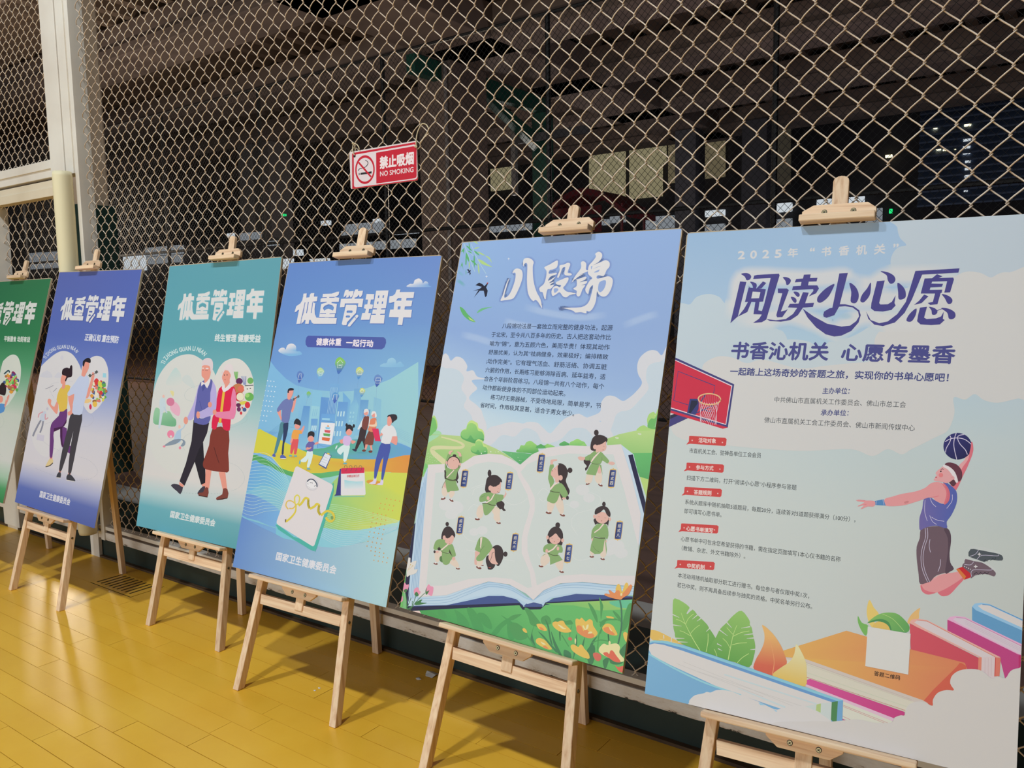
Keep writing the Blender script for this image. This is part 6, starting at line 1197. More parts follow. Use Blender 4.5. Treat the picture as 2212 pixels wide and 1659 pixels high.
for (a, b) in (((905, 425), (960, 485)), ((825, 505), (915, 572)), ((1160, 470), (1062, 488)), ((1195, 548), (1090, 560)), ((1200, 594), (1122, 598)), ((1215, 716), (1160, 720)), ((800, 655), (850, 682)), ((810, 708), (855, 732))): A.line([a, b], 12, (203, 204, 200), 0, (1, .3))
# books, right
A.P('printed_books')
A.S(1700, 1270, 4.266)
A.poly([(760, 110), (800, 180), (848, 245), (800, 300), (860, 400), (780, 360), (745, 290), (735, 200)], (226, 196, 110), 3)
A.poly([(655, 258), (690, 320), (750, 350), (730, 440), (690, 400), (655, 320)], (120, 178, 92), 3)
A.poly([(1225, 183), (1216, 230), (1210, 290), (1130, 330), (1110, 310), (1150, 240)], (224, 180, 116), 3)
A.ell(880, 360, 90, 58, (222, 186, 100))
A.poly([(740, 325), (800, 270), (860, 238), (940, 226), (1020, 240), (1090, 300), (1130, 360), (1100, 412), (960, 390), (950, 350), (900, 310), (830, 305)], (130, 182, 98), 3, g=((96, 160, 90), (900, 230), (1080, 400)))
A.poly([(740, 325), (800, 295), (880, 288), (940, 320), (965, 390), (955, 395), (930, 345), (880, 315), (820, 308)], (76, 140, 84), 3)
A.line([(880, 240), (980, 290), (1080, 400)], 3, YL, 4)
def book(pts_top, pts_side, inner, ctop, cside, cpage, g2=None):
    A.poly(pts_side, cside, g=g2); A.poly(pts_top, ctop); A.poly(inner, cpage)
A.poly([(1706, 172), (2300, 430), (2300, 600), (1706, 300)], (100, 154, 196)); A.poly([(1706, 172), (1730, 145), (1790, 135), (1870, 150), (2300, 350), (2300, 450), (1740, 205)], (150, 192, 224), 0)
A.poly([(1758, 165), (1800, 150), (1870, 165), (2300, 365), (2300, 428), (1800, 200)], (214, 206, 204)); A.line([(1800, 152), (1870, 158), (2290, 350)], 7, (96, 146, 194))
A.poly([(1478, 290), (2175, 618), (2175, 880), (2010, 840), (1960, 640), (1478, 396)], (190, 68, 128)); A.poly([(1478, 292), (1500, 268), (1550, 258), (1640, 268), (2200, 535), (2200, 625), (2130, 612), (1530, 315)], (224, 172, 204), 0)
A.poly([(1530, 290), (1560, 272), (1640, 280), (2200, 552), (2200, 612), (2150, 612), (1590, 330)], (214, 196, 208)); A.line([(1560, 272), (1640, 280), (2180, 545)], 4, (190, 110, 160))
for k in range(3): A.line([(1640, 300 + 14 * k), (2170, 562 + 14 * k)], 2.5, (196, 180, 192))
A.poly([(2135, 625), (2175, 618), (2175, 750), (2135, 740)], (186, 46, 104))
A.poly([(1130, 325), (1770, 645), (1790, 770), (1640, 760), (1140, 570)], (206, 84, 96), 0, g=((200, 76, 92), (1140, 400), (1760, 720)))
A.poly([(1128, 318), (1150, 292), (1210, 284), (1290, 296), (1970, 640), (1780, 642), (1180, 352)], (226, 170, 160)); A.poly([(1172, 318), (1200, 298), (1290, 308), (1920, 638), (1795, 640), (1240, 360)], (214, 200, 202)); A.line([(1200, 296), (1290, 306), (1920, 636)], 4, (206, 104, 72))
A.poly([(1765, 640), (1795, 640), (1790, 770), (1760, 760)], (220, 132, 112)); A.poly([(1795, 640), (1920, 640), (1912, 830), (1885, 835), (1790, 770)], (214, 196, 198))
for x in (1826, 1856, 1884): A.line([(x, 645), (x - 2, 810)], 2.5, (196, 166, 168))
A.poly([(1918, 638), (1970, 645), (1958, 812), (1910, 815)], (216, 120, 104)); A.line([(1922, 640), (1916, 812)], 6, (196, 66, 66))
# orange book
A.poly([(-170, 620), (548, 394), (740, 450), (1140, 566), (1640, 690), (1660, 745), (1520, 830), (1400, 960), (1340, 1086), (1250, 1034), (170, 655)], (222, 174, 92), 0, g=((214, 128, 92), (250, 700), (1350, 560)))
A.poly([(1590, 690), (1640, 712), (1648, 750), (1540, 940), (1340, 1086), (1264, 1034), (1560, 730)], (208, 96, 76), 3)
A.poly([(-170, 622), (170, 655), (1250, 1034), (1300, 1062), (1200, 1090), (1084, 1150), (170, 840), (0, 760), (-140, 650)], (212, 206, 190))
A.poly([(-170, 622), (170, 655), (1250, 1034), (1300, 1066), (1200, 1060), (170, 690)], (206, 192, 184))
for (dy, c) in ((30, (186, 178, 160)), (46, (196, 188, 172)), (120, (194, 202, 176)), (170, (190, 200, 176))): A.line([(170, 655 + dy), (1150, 1002 + dy * .9)], 3, c)
A.line([(170, 818), (1090, 1128)], 3, (196, 90, 90))
A.poly([(172, 850), (215, 838), (1085, 1142), (1084, 1172), (1020, 1190), (985, 1200), (172, 885)], (210, 84, 150), 0, g=((196, 64, 128), (300, 900), (1080, 1160)))
A.poly([(172, 885), (985, 1200), (975, 1228), (172, 905)], (220, 184, 204)); A.poly([(172, 905), (975, 1228), (930, 1260), (500, 1210), (500, 1050)], (214, 212, 198))
for (a, b) in (((518, 1080), (940, 1248)), ((518, 1092), (920, 1254)), ((505, 1178), (585, 1214))): A.line([a, b], 3, (196, 110, 120))
A.line([(505, 1205), (548, 1226)], 8, (190, 70, 130))
# tall leaves in front
A.P('printed_leaves')
A.S(1390, 1260, 5.027)
A.poly([(1290, 450), (1400, 540), (1490, 670), (1535, 780), (1555, 880), (1450, 980), (1390, 1000), (1205, 940), (1215, 840), (1270, 740), (1310, 640), (1312, 540)], (226, 178, 110), 3, g=((208, 100, 78), (1340, 560), (1350, 900)))
A.line([(1400, 990), (1420, 860), (1400, 720), (1370, 610)], 8, (228, 160, 110), 5, (1, .3))
A.poly([(1660, 660), (1720, 750), (1765, 860), (1772, 960), (1755, 1120), (1560, 1060), (1400, 1000), (1500, 910), (1590, 850), (1640, 760)], (222, 214, 168), 3, g=((220, 186, 96), (1660, 720), (1620, 1080)))
# blue book in front
A.P('printed_book')
A.poly([(0, 610), (60, 640), (200, 620), (440, 670), (900, 830), (2168, 1270), (2160, 1520), (2095, 1535), (1500, 1480), (800, 1420), (-20, 1230)], (126, 176, 212), 0, g=((118, 168, 206), (100, 900), (300, 1300)))
A.poly([(50, 640), (120, 618), (260, 628), (480, 690), (2168, 1270), (2110, 1290), (440, 720), (200, 650), (100, 645), (40, 680)], (140, 196, 214))
A.poly([(50, 660), (100, 640), (220, 650), (440, 705), (2110, 1280), (2045, 1292), (400, 730), (200, 672), (100, 664)], (104, 152, 202))
A.poly([(50, 700), (60, 668), (120, 652), (220, 668), (420, 730), (2045, 1290), (2040, 1490), (1900, 1500), (1060, 1215), (800, 1120), (300, 890), (90, 780)], (213, 208, 206))
A.line([(56, 765), (300, 905), (620, 1060), (880, 1155), (1060, 1215)], 18, (148, 202, 216), 4)
for (a, b) in (((430, 850), (1620, 1330)), ((600, 960), (1740, 1340)), ((360, 870), (1300, 1230))): A.line([a, b], 4, (198, 194, 192))
A.line([(880, 990), (1880, 1310)], 14, (196, 210, 214)); A.line([(1030, 1140), (1540, 1345)], 20, (196, 210, 214), 0, (.3, 1))
A.poly([(1740, 1340), (1880, 1310), (2045, 1290), (2040, 1500), (1900, 1400)], (200, 208, 206)); A.poly([(1880, 1316), (1928, 1304), (1924, 1404), (1874, 1380)], (176, 196, 128))
A.poly([(2045, 1290), (2112, 1278), (2096, 1535), (2036, 1480)], (78, 132, 82)); A.poly([(2112, 1278), (2168, 1270), (2156, 1518), (2096, 1535)], (118, 166, 206))
# foreground clouds
A.P('printed_clouds')
A.poly([(480, 1320), (500, 1270), (560, 1215), (650, 1195), (690, 1178), (730, 1185), (790, 1160), (870, 1158), (960, 1175), (1050, 1210), (1240, 1280), (1420, 1365), (1500, 1360), (1640, 1330), (1760, 1340), (1900, 1400), (2030, 1490), (2100, 1560), (2300, 1700), (400, 1700), (300, 1500)], (213, 208, 206), 3)
A.poly([(1248, 1292), (1290, 1305), (1325, 1325), (1270, 1320)], (150, 196, 220)); A.poly([(1410, 1365), (1455, 1385), (1440, 1395)], (150, 196, 220))
A.S(1700, 1270, 4.266)
A.poly([(-200, 1300), (150, 1230), (420, 1230), (640, 1210), (800, 1240), (960, 1240), (990, 1195), (1050, 1172), (1085, 1172), (1110, 1090), (1180, 1050), (1260, 1048), (1340, 1086), (1345, 1030), (1390, 965), (1470, 940), (1540, 942), (1504, 880), (1520, 810),
        (1590, 760), (1700, 746), (1800, 765), (1885, 834), (1940, 812), (2012, 832), (2060, 765), (2140, 738), (2300, 740), (2300, 1900), (-200, 1900)], (208, 202, 198), 3)
A.P('white_card')
A.poly([(745, 355), (1140, 422), (1118, 798), (722, 720)], (214, 212, 208))
A.part = 'lettering'
A.text('答题二维码', (800, 806), (1040, 850), (44, 36, 34), (806, 764), 0)
# headings and text
A.S(1540, 500, 3.814); A.P('subtitle')
W2 = (206, 204, 206)
for (ch, x0, y0, x1, y1, h) in (('2', 206, 228, 260, 225, 64), ('0', 308, 224, 358, 221, 64), ('2', 408, 220, 460, 217, 64), ('5', 510, 217, 562, 214, 64), ('年', 616, 216, 698, 208, 74), ('“', 800, 164, 836, 162, 28), ('书', 894, 206, 972, 200, 76), ('香', 1036, 200, 1120, 194, 76), ('机', 1180, 194, 1266, 188, 78), ('关', 1328, 190, 1418, 182, 80), ('”', 1486, 132, 1526, 130, 28)):
    A.text(ch, (x0, y0), (x1, y1), W2, (x0 + 4, y0 - h), .028)
# soft glow round the title
A.P('title_glow')
for G in ([(170, 740), (200, 560), (240, 390), (420, 370), (560, 380), (860, 390), (1080, 370), (1120, 420)], [(1120, 420), (1300, 440), (1440, 370), (1640, 360), (2010, 340)], [(180, 700), (420, 720), (640, 690), (860, 760), (1000, 820), (1180, 720), (1300, 700), (1440, 740), (1700, 740), (1960, 720)], [(240, 560), (700, 560), (1100, 560), (1600, 560), (1960, 560)]):
    A.glow(G, 95, (208, 206, 206), 4, .9)
A.halo(1095, 700, 70, 34, (160, 188, 206), .7)
TI = (72, 66, 132); A.P('title')
def tp(p, sm=0): A.poly(p, TI, sm)
# 阅
tp([(232, 350), (270, 342), (300, 350), (316, 372), (304, 396), (278, 402), (262, 372)], 3)
tp([(224, 412), (276, 416), (206, 700), (144, 756)])
tp([(340, 364), (366, 358), (544, 348), (550, 362), (440, 726), (404, 748), (330, 754), (380, 720), (400, 690), (476, 384), (332, 392)], 0)
tp([(306, 414), (350, 424), (362, 446), (352, 474), (334, 480), (326, 444)], 3); tp([(412, 412), (440, 424), (400, 470), (360, 470)])
tp([(294, 462), (434, 476), (416, 580), (390, 580), (384, 660), (404, 664), (420, 610), (410, 680), (340, 684), (350, 586), (318, 584), (290, 660), (206, 700), (250, 650), (282, 584), (264, 584)][:2] + [(436, 480), (414, 578), (384, 580), (374, 650), (404, 656), (418, 612), (412, 684), (334, 682), (350, 582), (318, 580), (284, 664), (206, 702), (256, 640), (290, 580), (264, 582)])
A.poly([(328, 496), (392, 500), (380, 550), (316, 552)], (206, 206, 208))
# 读
tp([(576, 378), (612, 378), (642, 398), (634, 428), (608, 442), (598, 408)], 3)
tp([(534, 470), (610, 470), (626, 484), (560, 660), (600, 650), (618, 640), (572, 706), (530, 708), (522, 690), (572, 510), (536, 508)], 0)
tp([(750, 356), (806, 354), (800, 384), (862, 382), (854, 412), (790, 414), (784, 444), (860, 444), (874, 470), (850, 510), (790, 536), (828, 490), (826, 476), (652, 484), (660, 452), (724, 448), (730, 416), (674, 420), (686, 392), (742, 388)])
tp([(664, 498), (700, 500), (716, 522), (704, 540), (686, 530)], 3); tp([(642, 540), (676, 546), (690, 570), (680, 590), (660, 576)], 3)
tp([(742, 500), (790, 504), (760, 592), (834, 588), (824, 622), (742, 628), (700, 690), (640, 730), (560, 744), (470, 738), (440, 722), (520, 732), (600, 722), (660, 680), (694, 630), (618, 626), (634, 596), (706, 594)])
tp([(740, 636), (830, 700), (940, 760), (1060, 784), (1130, 776), (1180, 740), (1204, 700), (1196, 660), (1150, 626), (1090, 616), (1020, 622), (960, 634), (916, 660), (908, 690), (920, 706), (950, 704), (1000, 640), (1040, 600), (1090, 600), (1160, 616), (1206, 650), (1218, 690), (1200, 750), (1140, 820), (1060, 858), (1000, 866), (930, 848), (850, 790), (780, 710)], 0)
# 小
tp([(1042, 346), (1112, 342), (1040, 620), (1000, 690), (936, 712), (906, 700), (956, 700), (978, 660)], 0)
tp([(1000, 432), (984, 480), (950, 540), (900, 582), (870, 586), (858, 566), (870, 530), (930, 470)], 3)
tp([(1124, 424), (1170, 450), (1198, 500), (1200, 550), (1180, 588), (1150, 590), (1134, 570), (1140, 500)], 3)
# 心
tp([(1300, 420), (1302, 470), (1290, 530), (1250, 580), (1226, 584), (1214, 566), (1230, 520), (1270, 470)], 3)
tp([(1352, 410), (1416, 404), (1370, 590), (1380, 602), (1440, 600), (1474, 580), (1506, 526), (1496, 590), (1506, 610), (1470, 648), (1400, 660), (1330, 656), (1302, 634), (1306, 590)], 0)
tp([(1380, 328), (1440, 336), (1490, 364), (1504, 400), (1486, 426), (1460, 430), (1440, 400), (1430, 360)], 3)
tp([(1520, 424), (1560, 448), (1586, 490), (1588, 540), (1560, 560), (1530, 556), (1526, 500)], 3)
# 愿
tp([(1668, 326), (2032, 304), (2022, 340), (1724, 356), (1640, 560), (1580, 670), (1500, 750), (1400, 780), (1330, 768), (1280, 720), (1262, 660), (1300, 730), (1370, 756), (1440, 742), (1520, 680), (1590, 580)], 0)
tp([(1846, 352), (1892, 370), (1860, 384), (1980, 380), (1986, 396), (1954, 502), (1906, 504), (1930, 410), (1806, 414), (1800, 430), (1896, 432), (1886, 456), (1792, 462), (1786, 482), (1890, 480), (1884, 506), (1876, 508), (1850, 600), (1790, 606), (1770, 590), (1812, 580), (1830, 512), (1712, 512), (1744, 388), (1806, 386)], 0)
tp([(1740, 520), (1776, 534), (1720, 590), (1656, 606), (1700, 570)], 0); tp([(1886, 516), (1940, 530), (1972, 560), (1966, 590), (1936, 596), (1910, 550)], 3)
tp([(1676, 634), (1670, 690), (1640, 738), (1610, 744), (1594, 728), (1620, 680)], 3)
tp([(1706, 628), (1764, 620), (1740, 710), (1760, 722), (1840, 716), (1880, 700), (1902, 660), (1894, 720), (1910, 730), (1870, 766), (1800, 772), (1710, 766), (1682, 740), (1690, 690)], 0)
tp([(1780, 620), (1830, 634), (1850, 660), (1836, 684), (1806, 684), (1800, 650)], 3); tp([(1880, 632), (1940, 636), (1990, 664), (1998, 700), (1976, 722), (1944, 718), (1930, 670)], 3)
A.line([(1840, 655), (1890, 636)], 5, TI)
B2 = (74, 74, 134); A.part = 'lettering'
A.text('书香沁机关', (146, 1050), (944, 1062), B2, (164, 912), .03); A.text('心愿传墨香', (1054, 1064), (1984, 1090), B2, (1072, 926), .03)
A.S(1390, 450, 2.691)
A.text('一起踏上这场奇妙的答题之旅，实现你的书单心愿吧！', (502, 970), (1770, 1010), (70, 74, 128), (508, 925), .022)
A.text('主办单位：', (1040, 1078), (1196, 1080), (70, 74, 128), (1044, 1042), .02); A.text('承办单位：', (1030, 1205), (1190, 1207), (70, 74, 128), (1034, 1170), .02)
BK = (68, 72, 78)
A.text('中共佛山市直属机关工作委员会、佛山市总工会', (760, 1128), (1524, 1160), BK, (764, 1094)); A.text('佛山市直属机关工会工作委员会、佛山市新闻传媒中心', (700, 1246), (1576, 1296), BK, (704, 1212))
A.S(1390, 900, 2.186)
for (x, y, s_, tx0, ty0, tx1, ty1, th) in ((208, 92, '活动对象', 260, 122, 342, 126, 22), (196, 218, '参与方式', 248, 250, 330, 255, 22), (186, 333, '答题规则', 238, 367, 320, 372, 22), (170, 505, '心愿书单填写', 202, 538, 328, 550, 22), (152, 678, '中奖机制', 206, 714, 288, 722, 22)):
    A.P('red_heading')
    A.poly([(x + 8, y + 0), (x + 14, y - 1), (x + 178, y + 8), (x + 185, y + 14), (x + 182, y + 42), (x + 176, y + 47), (x + 12, y + 36), (x - 6, y + 40), (x + 6, y + 26)], (202, 68, 66))
    A.ell(x + 22, y + 20, 3.4, 3.4, (226, 180, 176), n=8); A.ell(x + 165, y + 30, 3.4, 3.4, (226, 180, 176), n=8)
    A.part = 'lettering'; A.text(s_, (tx0, ty0), (tx1, ty1), (232, 206, 200), (tx0 + 1, ty0 - th), .03)
for (s_, a, b, h) in (('市直机关工会、驻禅各单位工会会员', (216, 172), (554, 196), 24), ('扫描下方二维码，打开“阅读小心愿”小程序参与答题', (203, 300), (722, 348), 24), ('系统从题库中随机抽取5道题目，每题20分，连续答对5道题获得满分（100分），', (196, 414), (1000, 500), 24),
                      ('即可填写心愿书单。', (193, 457), (368, 476), 24), ('心愿书单中可包含您希望获得的书籍，需在指定页面填写1本心仪书籍的名称', (176, 588), (930, 688), 24), ('（教辅、杂志、外文书籍除外）。', (180, 632), (480, 672), 24),
                      ('本活动将随机抽取部分职工进行赠书。每位参与者仅限中奖1次，', (162, 760), (782, 860), 24), ('若已中奖，则不再具备后续参与抽奖的资格。中奖名单另行公布。', (158, 806), (796, 910), 24)):
    A.text(s_, a, b, (60, 64, 66), (a[0] + 2, a[1] - h), .004)
A.done()
# ------------------------------------------------------------------ posters 1 to 3: the narrow looking health posters
def to_board(src, dst, pts4, pxs):
    """move artwork traced on one board to another: three matching points fix scale and place"""
    s4 = [src.uv(p) for p in pts4]; d = [dst.uv(p) for p in pxs] if pxs else None
    kx = (d[1][0] - d[0][0]) / (s4[1][0] - s4[0][0]); ky = (d[1][1] - d[2][1]) / (s4[1][1] - s4[2][1])
    return lambda p: (d[1][0] + (src.uv(p)[0] - s4[1][0]) * kx, d[1][1] + (src.uv(p)[1] - s4[1][1]) * ky)
T4 = Art(4).S(600, 560, 6.506); TP = [(236, 745), (1920, 460), (1750, 926)]
def food(A, cx, cy, w_, h_, seed):
    A.P('printed_vegetables')
    rnd = random.Random(seed); cs = [(206, 60, 60), (214, 150, 60), (92, 160, 80), (222, 214, 190), (130, 40, 90), (170, 110, 70), (206, 196, 80), (70, 90, 140), (214, 120, 110), (150, 190, 90), (196, 50, 80)]
    for k in range(60):
        a = rnd.uniform(0, 6.28); r = rnd.random() ** .5; x = cx + math.cos(a) * r * w_; y = cy + math.sin(a) * r * h_
        s_ = rnd.uniform(.14, .26) * w_; pts = [(x + math.cos(t) * s_ * rnd.uniform(.7, 1.3), y + math.sin(t) * s_ * rnd.uniform(.8, 1.5)) for t in (0, 1.05, 2.1, 3.14, 4.2, 5.2)]
        A.poly(pts, rnd.choice(cs), 2)
def heart(A, p1, p2): A.poly(p1, (211, 208, 204), 5); A.poly(p2, (211, 208, 205), 5)
# --- 3: teal
A = Art(3); TE = (92, 152, 166)
A.bg([(0, [TE, (94, 152, 164)]), (.30, [(92, 158, 170), (92, 156, 166)]), (.42, [(116, 176, 184), (112, 168, 174)]), (.55, [(176, 200, 200), (160, 192, 194)]), (.68, [(204, 204, 202), (204, 202, 202)]), (.80, [(208, 204, 202), (208, 204, 202)]), (.87, [(170, 198, 202), (172, 196, 200)]), (.92, [(104, 168, 182), (104, 164, 174)]), (1, [(92, 160, 178), (86, 154, 164)])])
A.S(300, 740, 4.607); A.part = 'illustration'
A.poly([(120, 640), (180, 380), (260, 240), (350, 160), (440, 122), (540, 122), (640, 180), (720, 250), (760, 320), (780, 420), (780, 700), (640, 1000), (560, 1200), (420, 1300), (300, 1280), (180, 1180), (110, 1000)], (206, 206, 202), 5)
A.poly([(755, 400), (780, 290), (830, 210), (890, 170), (960, 156), (1030, 180), (1100, 260), (1140, 380), (1140, 520), (1100, 660), (1040, 750), (980, 795), (900, 810), (800, 700)], (210, 207, 203), 5)
A.poly([(270, 420), (310, 320), (360, 252), (390, 270), (420, 330), (410, 420)], (184, 204, 202), 4, g=((204, 206, 202), (350, 260), (350, 420))); A.poly([(430, 380), (470, 320), (520, 350), (560, 460)], (198, 204, 202), 3)
A.poly([(145, 800), (160, 660), (200, 655), (240, 700), (300, 680), (340, 740), (370, 770), (360, 835), (240, 822)], (146, 192, 156), 3, g=((110, 170, 130), (250, 690), (250, 830)))
per2 = lambda L_: [A.ell(p[2], p[3], p[4], p[5], p[1], p[6] if len(p) > 6 else 0, 16) if p[0] == 'e' else (A.line(p[2], p[3], p[1], 4) if p[0] == 'l' else A.poly(p[2], p[1], p[3] if len(p) > 3 else 3)) for p in L_]
SN = (222, 148, 132)
per2([('p', (222, 170, 190), [(310, 640), (360, 590), (410, 650), (400, 730), (340, 700)]), ('p', (216, 206, 150), [(310, 480), (350, 490), (340, 540)], 2), ('e', (206, 120, 150), 315, 590, 40, 42), ('p', (192, 206, 214), [(215, 560), (250, 540), (270, 640), (240, 700), (215, 840), (195, 840), (210, 700), (205, 600)]), ('e', (226, 180, 170), 246, 536, 12, 16), ('l', (186, 200, 214), [(250, 640), (280, 700)], 14),
      ('e', (226, 130, 160), 318, 912, 36, 40), ('e', (211, 208, 204), 320, 935, 12, 12), ('p', (170, 192, 214), [(470, 800), (450, 850), (420, 880), (420, 980), (380, 1000), (350, 960), (380, 880), (440, 850), (460, 800)], 2), ('p', (130, 144, 160), [(350, 965), (270, 1010), (260, 1030), (370, 1010), (420, 970), (440, 990), (415, 1030), (450, 1030), (465, 990), (430, 960)], 2), ('e', (222, 130, 150), 252, 1034, 14, 10), ('e', (222, 130, 150), 410, 1048, 12, 16), ('e', (226, 186, 176), 405, 838, 12, 18)])
for L_ in ([(600, 425), (500, 460), (455, 520), (480, 570), (540, 585)], [(1075, 730), (1070, 780), (1000, 815), (920, 845), (760, 880), (560, 895), (470, 925), (440, 970)], [(900, 1195), (980, 1230), (1040, 1300), (1050, 1370), (1000, 1440), (915, 1480)], [(430, 1495), (620, 1502), (820, 1502)], [(440, 1040), (460, 1075)]): A.dashed(L_, 2.5, (150, 170, 172), 14)
# vegetables
A.P('printed_vegetables')
for k in range(5): A.line([(965 - 12 + 6 * k, 370), (950 + 9 * k, 290)], 7, (120, 176, 100)); A.line([(1045 + 5 * k, 420), (1020 + 12 * k, 335)], 4, (90, 110, 180))
per2([('e', (96, 44, 88), 1000, 385, 34, 32), ('e', (112, 170, 92), 1110, 380, 30, 32), ('e', (190, 120, 80), 990, 460, 60, 52), ('e', (214, 110, 90), 1020, 460, 36, 30), ('e', (216, 212, 206), 1095, 455, 50, 45), ('e', (60, 60, 66), 1080, 462, 7, 5), ('e', (60, 60, 66), 1110, 455, 7, 5), ('l', (70, 74, 80), [(1055, 430), (1140, 425)], 8), ('e', (196, 50, 60), 1000, 540, 50, 46), ('e', (224, 216, 190), 1010, 540, 38, 40), ('e', (104, 170, 84), 1100, 540, 44, 42), ('e', (150, 200, 110), 1080, 525, 22, 22), ('e', (206, 196, 80), 1040, 600, 44, 18, -10), ('e', (206, 50, 64), 1082, 622, 26, 32),
      ('e', (96, 40, 80), 992, 622, 24, 20), ('e', (110, 46, 92), 996, 664, 20, 24), ('e', (206, 50, 60), 1018, 702, 12, 16), ('e', (70, 90, 140), 1052, 668, 20, 20), ('e', (200, 60, 70), 1030, 648, 8, 10)])
# elderly couple
A.P('printed_couple')
per2([('p', (60, 56, 70), [(320, 1425), (350, 1405), (400, 1415), (440, 1440), (415, 1508), (380, 1480)], 2), ('p', SN, [(400, 1385), (450, 1420), (440, 1442), (405, 1420)], 0), ('p', (60, 56, 70), [(585, 1510), (600, 1470), (640, 1430), (665, 1430), (665, 1500)], 2), ('p', SN, [(625, 1410), (665, 1395), (660, 1430), (630, 1430)], 0),
      ('p', (44, 38, 50), [(545, 770), (525, 980), (470, 1200), (405, 1380), (455, 1425), (560, 1180), (590, 1310), (620, 1415), (665, 1395), (660, 1200), (640, 1100), (640, 990), (680, 900), (700, 800)], 0), ('p', (32, 28, 38), [(555, 1180), (600, 1060), (640, 990), (650, 1180), (665, 1395), (620, 1415)], 0),
      ('p', (178, 166, 214), [(600, 410), (570, 520), (540, 620), (485, 740), (490, 770), (540, 760), (570, 650)], 2), ('e', SN, 468, 775, 22, 38), ('p', (178, 166, 214), [(720, 380), (765, 440), (775, 560), (770, 680), (730, 720), (640, 752), (605, 740), (605, 690), (690, 640), (710, 520)], 2),
      ('p', (94, 96, 162), [(610, 400), (575, 560), (548, 770), (570, 800), (640, 820), (695, 800), (715, 730), (640, 755), (600, 745), (600, 690), (700, 635), (712, 500), (735, 385), (700, 365)], 2), ('l', (70, 74, 140), [(605, 580), (625, 660)], 4), ('e', SN, 590, 720, 18, 36), ('e', SN, 708, 618, 20, 28),
      ('p', (222, 214, 216), [(625, 385), (622, 435), (650, 410), (680, 455), (712, 380), (700, 360), (650, 400)], 2), ('p', (74, 80, 146), [(640, 420), (662, 420), (660, 450), (635, 490), (628, 450)], 0), ('p', SN, [(628, 250), (625, 330), (650, 360), (655, 405), (700, 360), (718, 290), (715, 225), (640, 220)], 2), ('p', (212, 198, 202), [(628, 235), (632, 185), (670, 155), (715, 160), (738, 200), (735, 270), (715, 290), (705, 235), (650, 225)]),
      ('e', (222, 214, 214), 680, 258, 16, 6), ('e', (222, 214, 214), 640, 255, 12, 5), ('l', (150, 90, 90), [(660, 276), (688, 278)], 4), ('l', (150, 90, 90), [(632, 276), (648, 276)], 4)])
per2([('p', SN, [(665, 1250), (725, 1265), (700, 1450), (660, 1450)], 0), ('p', SN, [(795, 1290), (860, 1285), (880, 1460), (835, 1462)], 0), ('p', (122, 62, 54), [(660, 1445), (692, 1448), (685, 1535), (595, 1520), (600, 1495), (640, 1490)], 2), ('p', (122, 62, 54), [(838, 1455), (882, 1458), (885, 1545), (780, 1568), (775, 1540), (830, 1510)], 2), ('l', (50, 28, 30), [(595, 1522), (684, 1538)], 8), ('l', (50, 28, 30), [(778, 1565), (882, 1548)], 8),
      ('p', (126, 54, 44), [(735, 850), (700, 1020), (650, 1160), (638, 1220), (665, 1260), (760, 1280), (850, 1290), (898, 1275), (890, 1100), (895, 870)], 2), ('l', (84, 34, 32), [(748, 1040), (775, 1130), (800, 1200)], 6), ('p', (212, 34, 74), [(830, 430), (785, 500), (770, 660), (735, 740), (725, 850), (770, 862), (790, 790), (830, 800), (840, 860), (905, 875), (915, 760), (960, 600), (965, 480), (930, 430)], 2),
      ('p', (222, 178, 66), [(838, 460), (862, 465), (820, 800), (795, 800)], 0), ('p', (222, 128, 164), [(940, 455), (965, 500), (970, 640), (955, 740), (910, 765), (770, 740), (765, 690), (905, 680), (918, 560)], 2), ('p', (222, 128, 164), [(800, 480), (775, 560), (768, 620), (790, 500)], 0), ('e', SN, 755, 692, 20, 26), ('p', (222, 214, 218), [(830, 430), (835, 480), (860, 490), (915, 450), (905, 420)], 2),
      ('p', SN, [(830, 290), (828, 380), (855, 415), (860, 455), (905, 400), (915, 330), (895, 280)], 2), ('p', (216, 204, 206), [(845, 260), (880, 215), (930, 225), (945, 300), (965, 380), (940, 430), (915, 440), (905, 370), (915, 320), (870, 265), (835, 320), (830, 360), (850, 410), (815, 395), (820, 340)]), ('e', (60, 50, 56), 852, 324, 4, 7), ('e', (60, 50, 56), 880, 322, 4, 7), ('l', (190, 60, 70), [(852, 370), (866, 372)], 4)])
A.part = 'lettering'
A.arc_text('TI ZHONG GUAN LI NIAN', [(255, 222), (300, 150), (400, 98), (520, 78), (600, 96), (650, 138)], 42, (196, 214, 214), .035)
A.S(280, 520, 2.44); A.text('终生管理 健康受益', (448, 530), (688, 536), (206, 214, 214), (452, 492), .035)
A.S(270, 1080, 4.608); A.text('国家卫生健康委员会', (448, 172), (892, 266), (206, 214, 216), (460, 106), .035)
A.S(); A.M = to_board(T4, Art(3), TP, [(280 + 575 / 5.53, 480 + 1035 / 5.53), (280 + 1610 / 5.53, 480 + 815 / 5.53), (552.5, 688.9)]); title(A, (208, 207, 206), (112, 176, 190), (8, 12))
A.done()
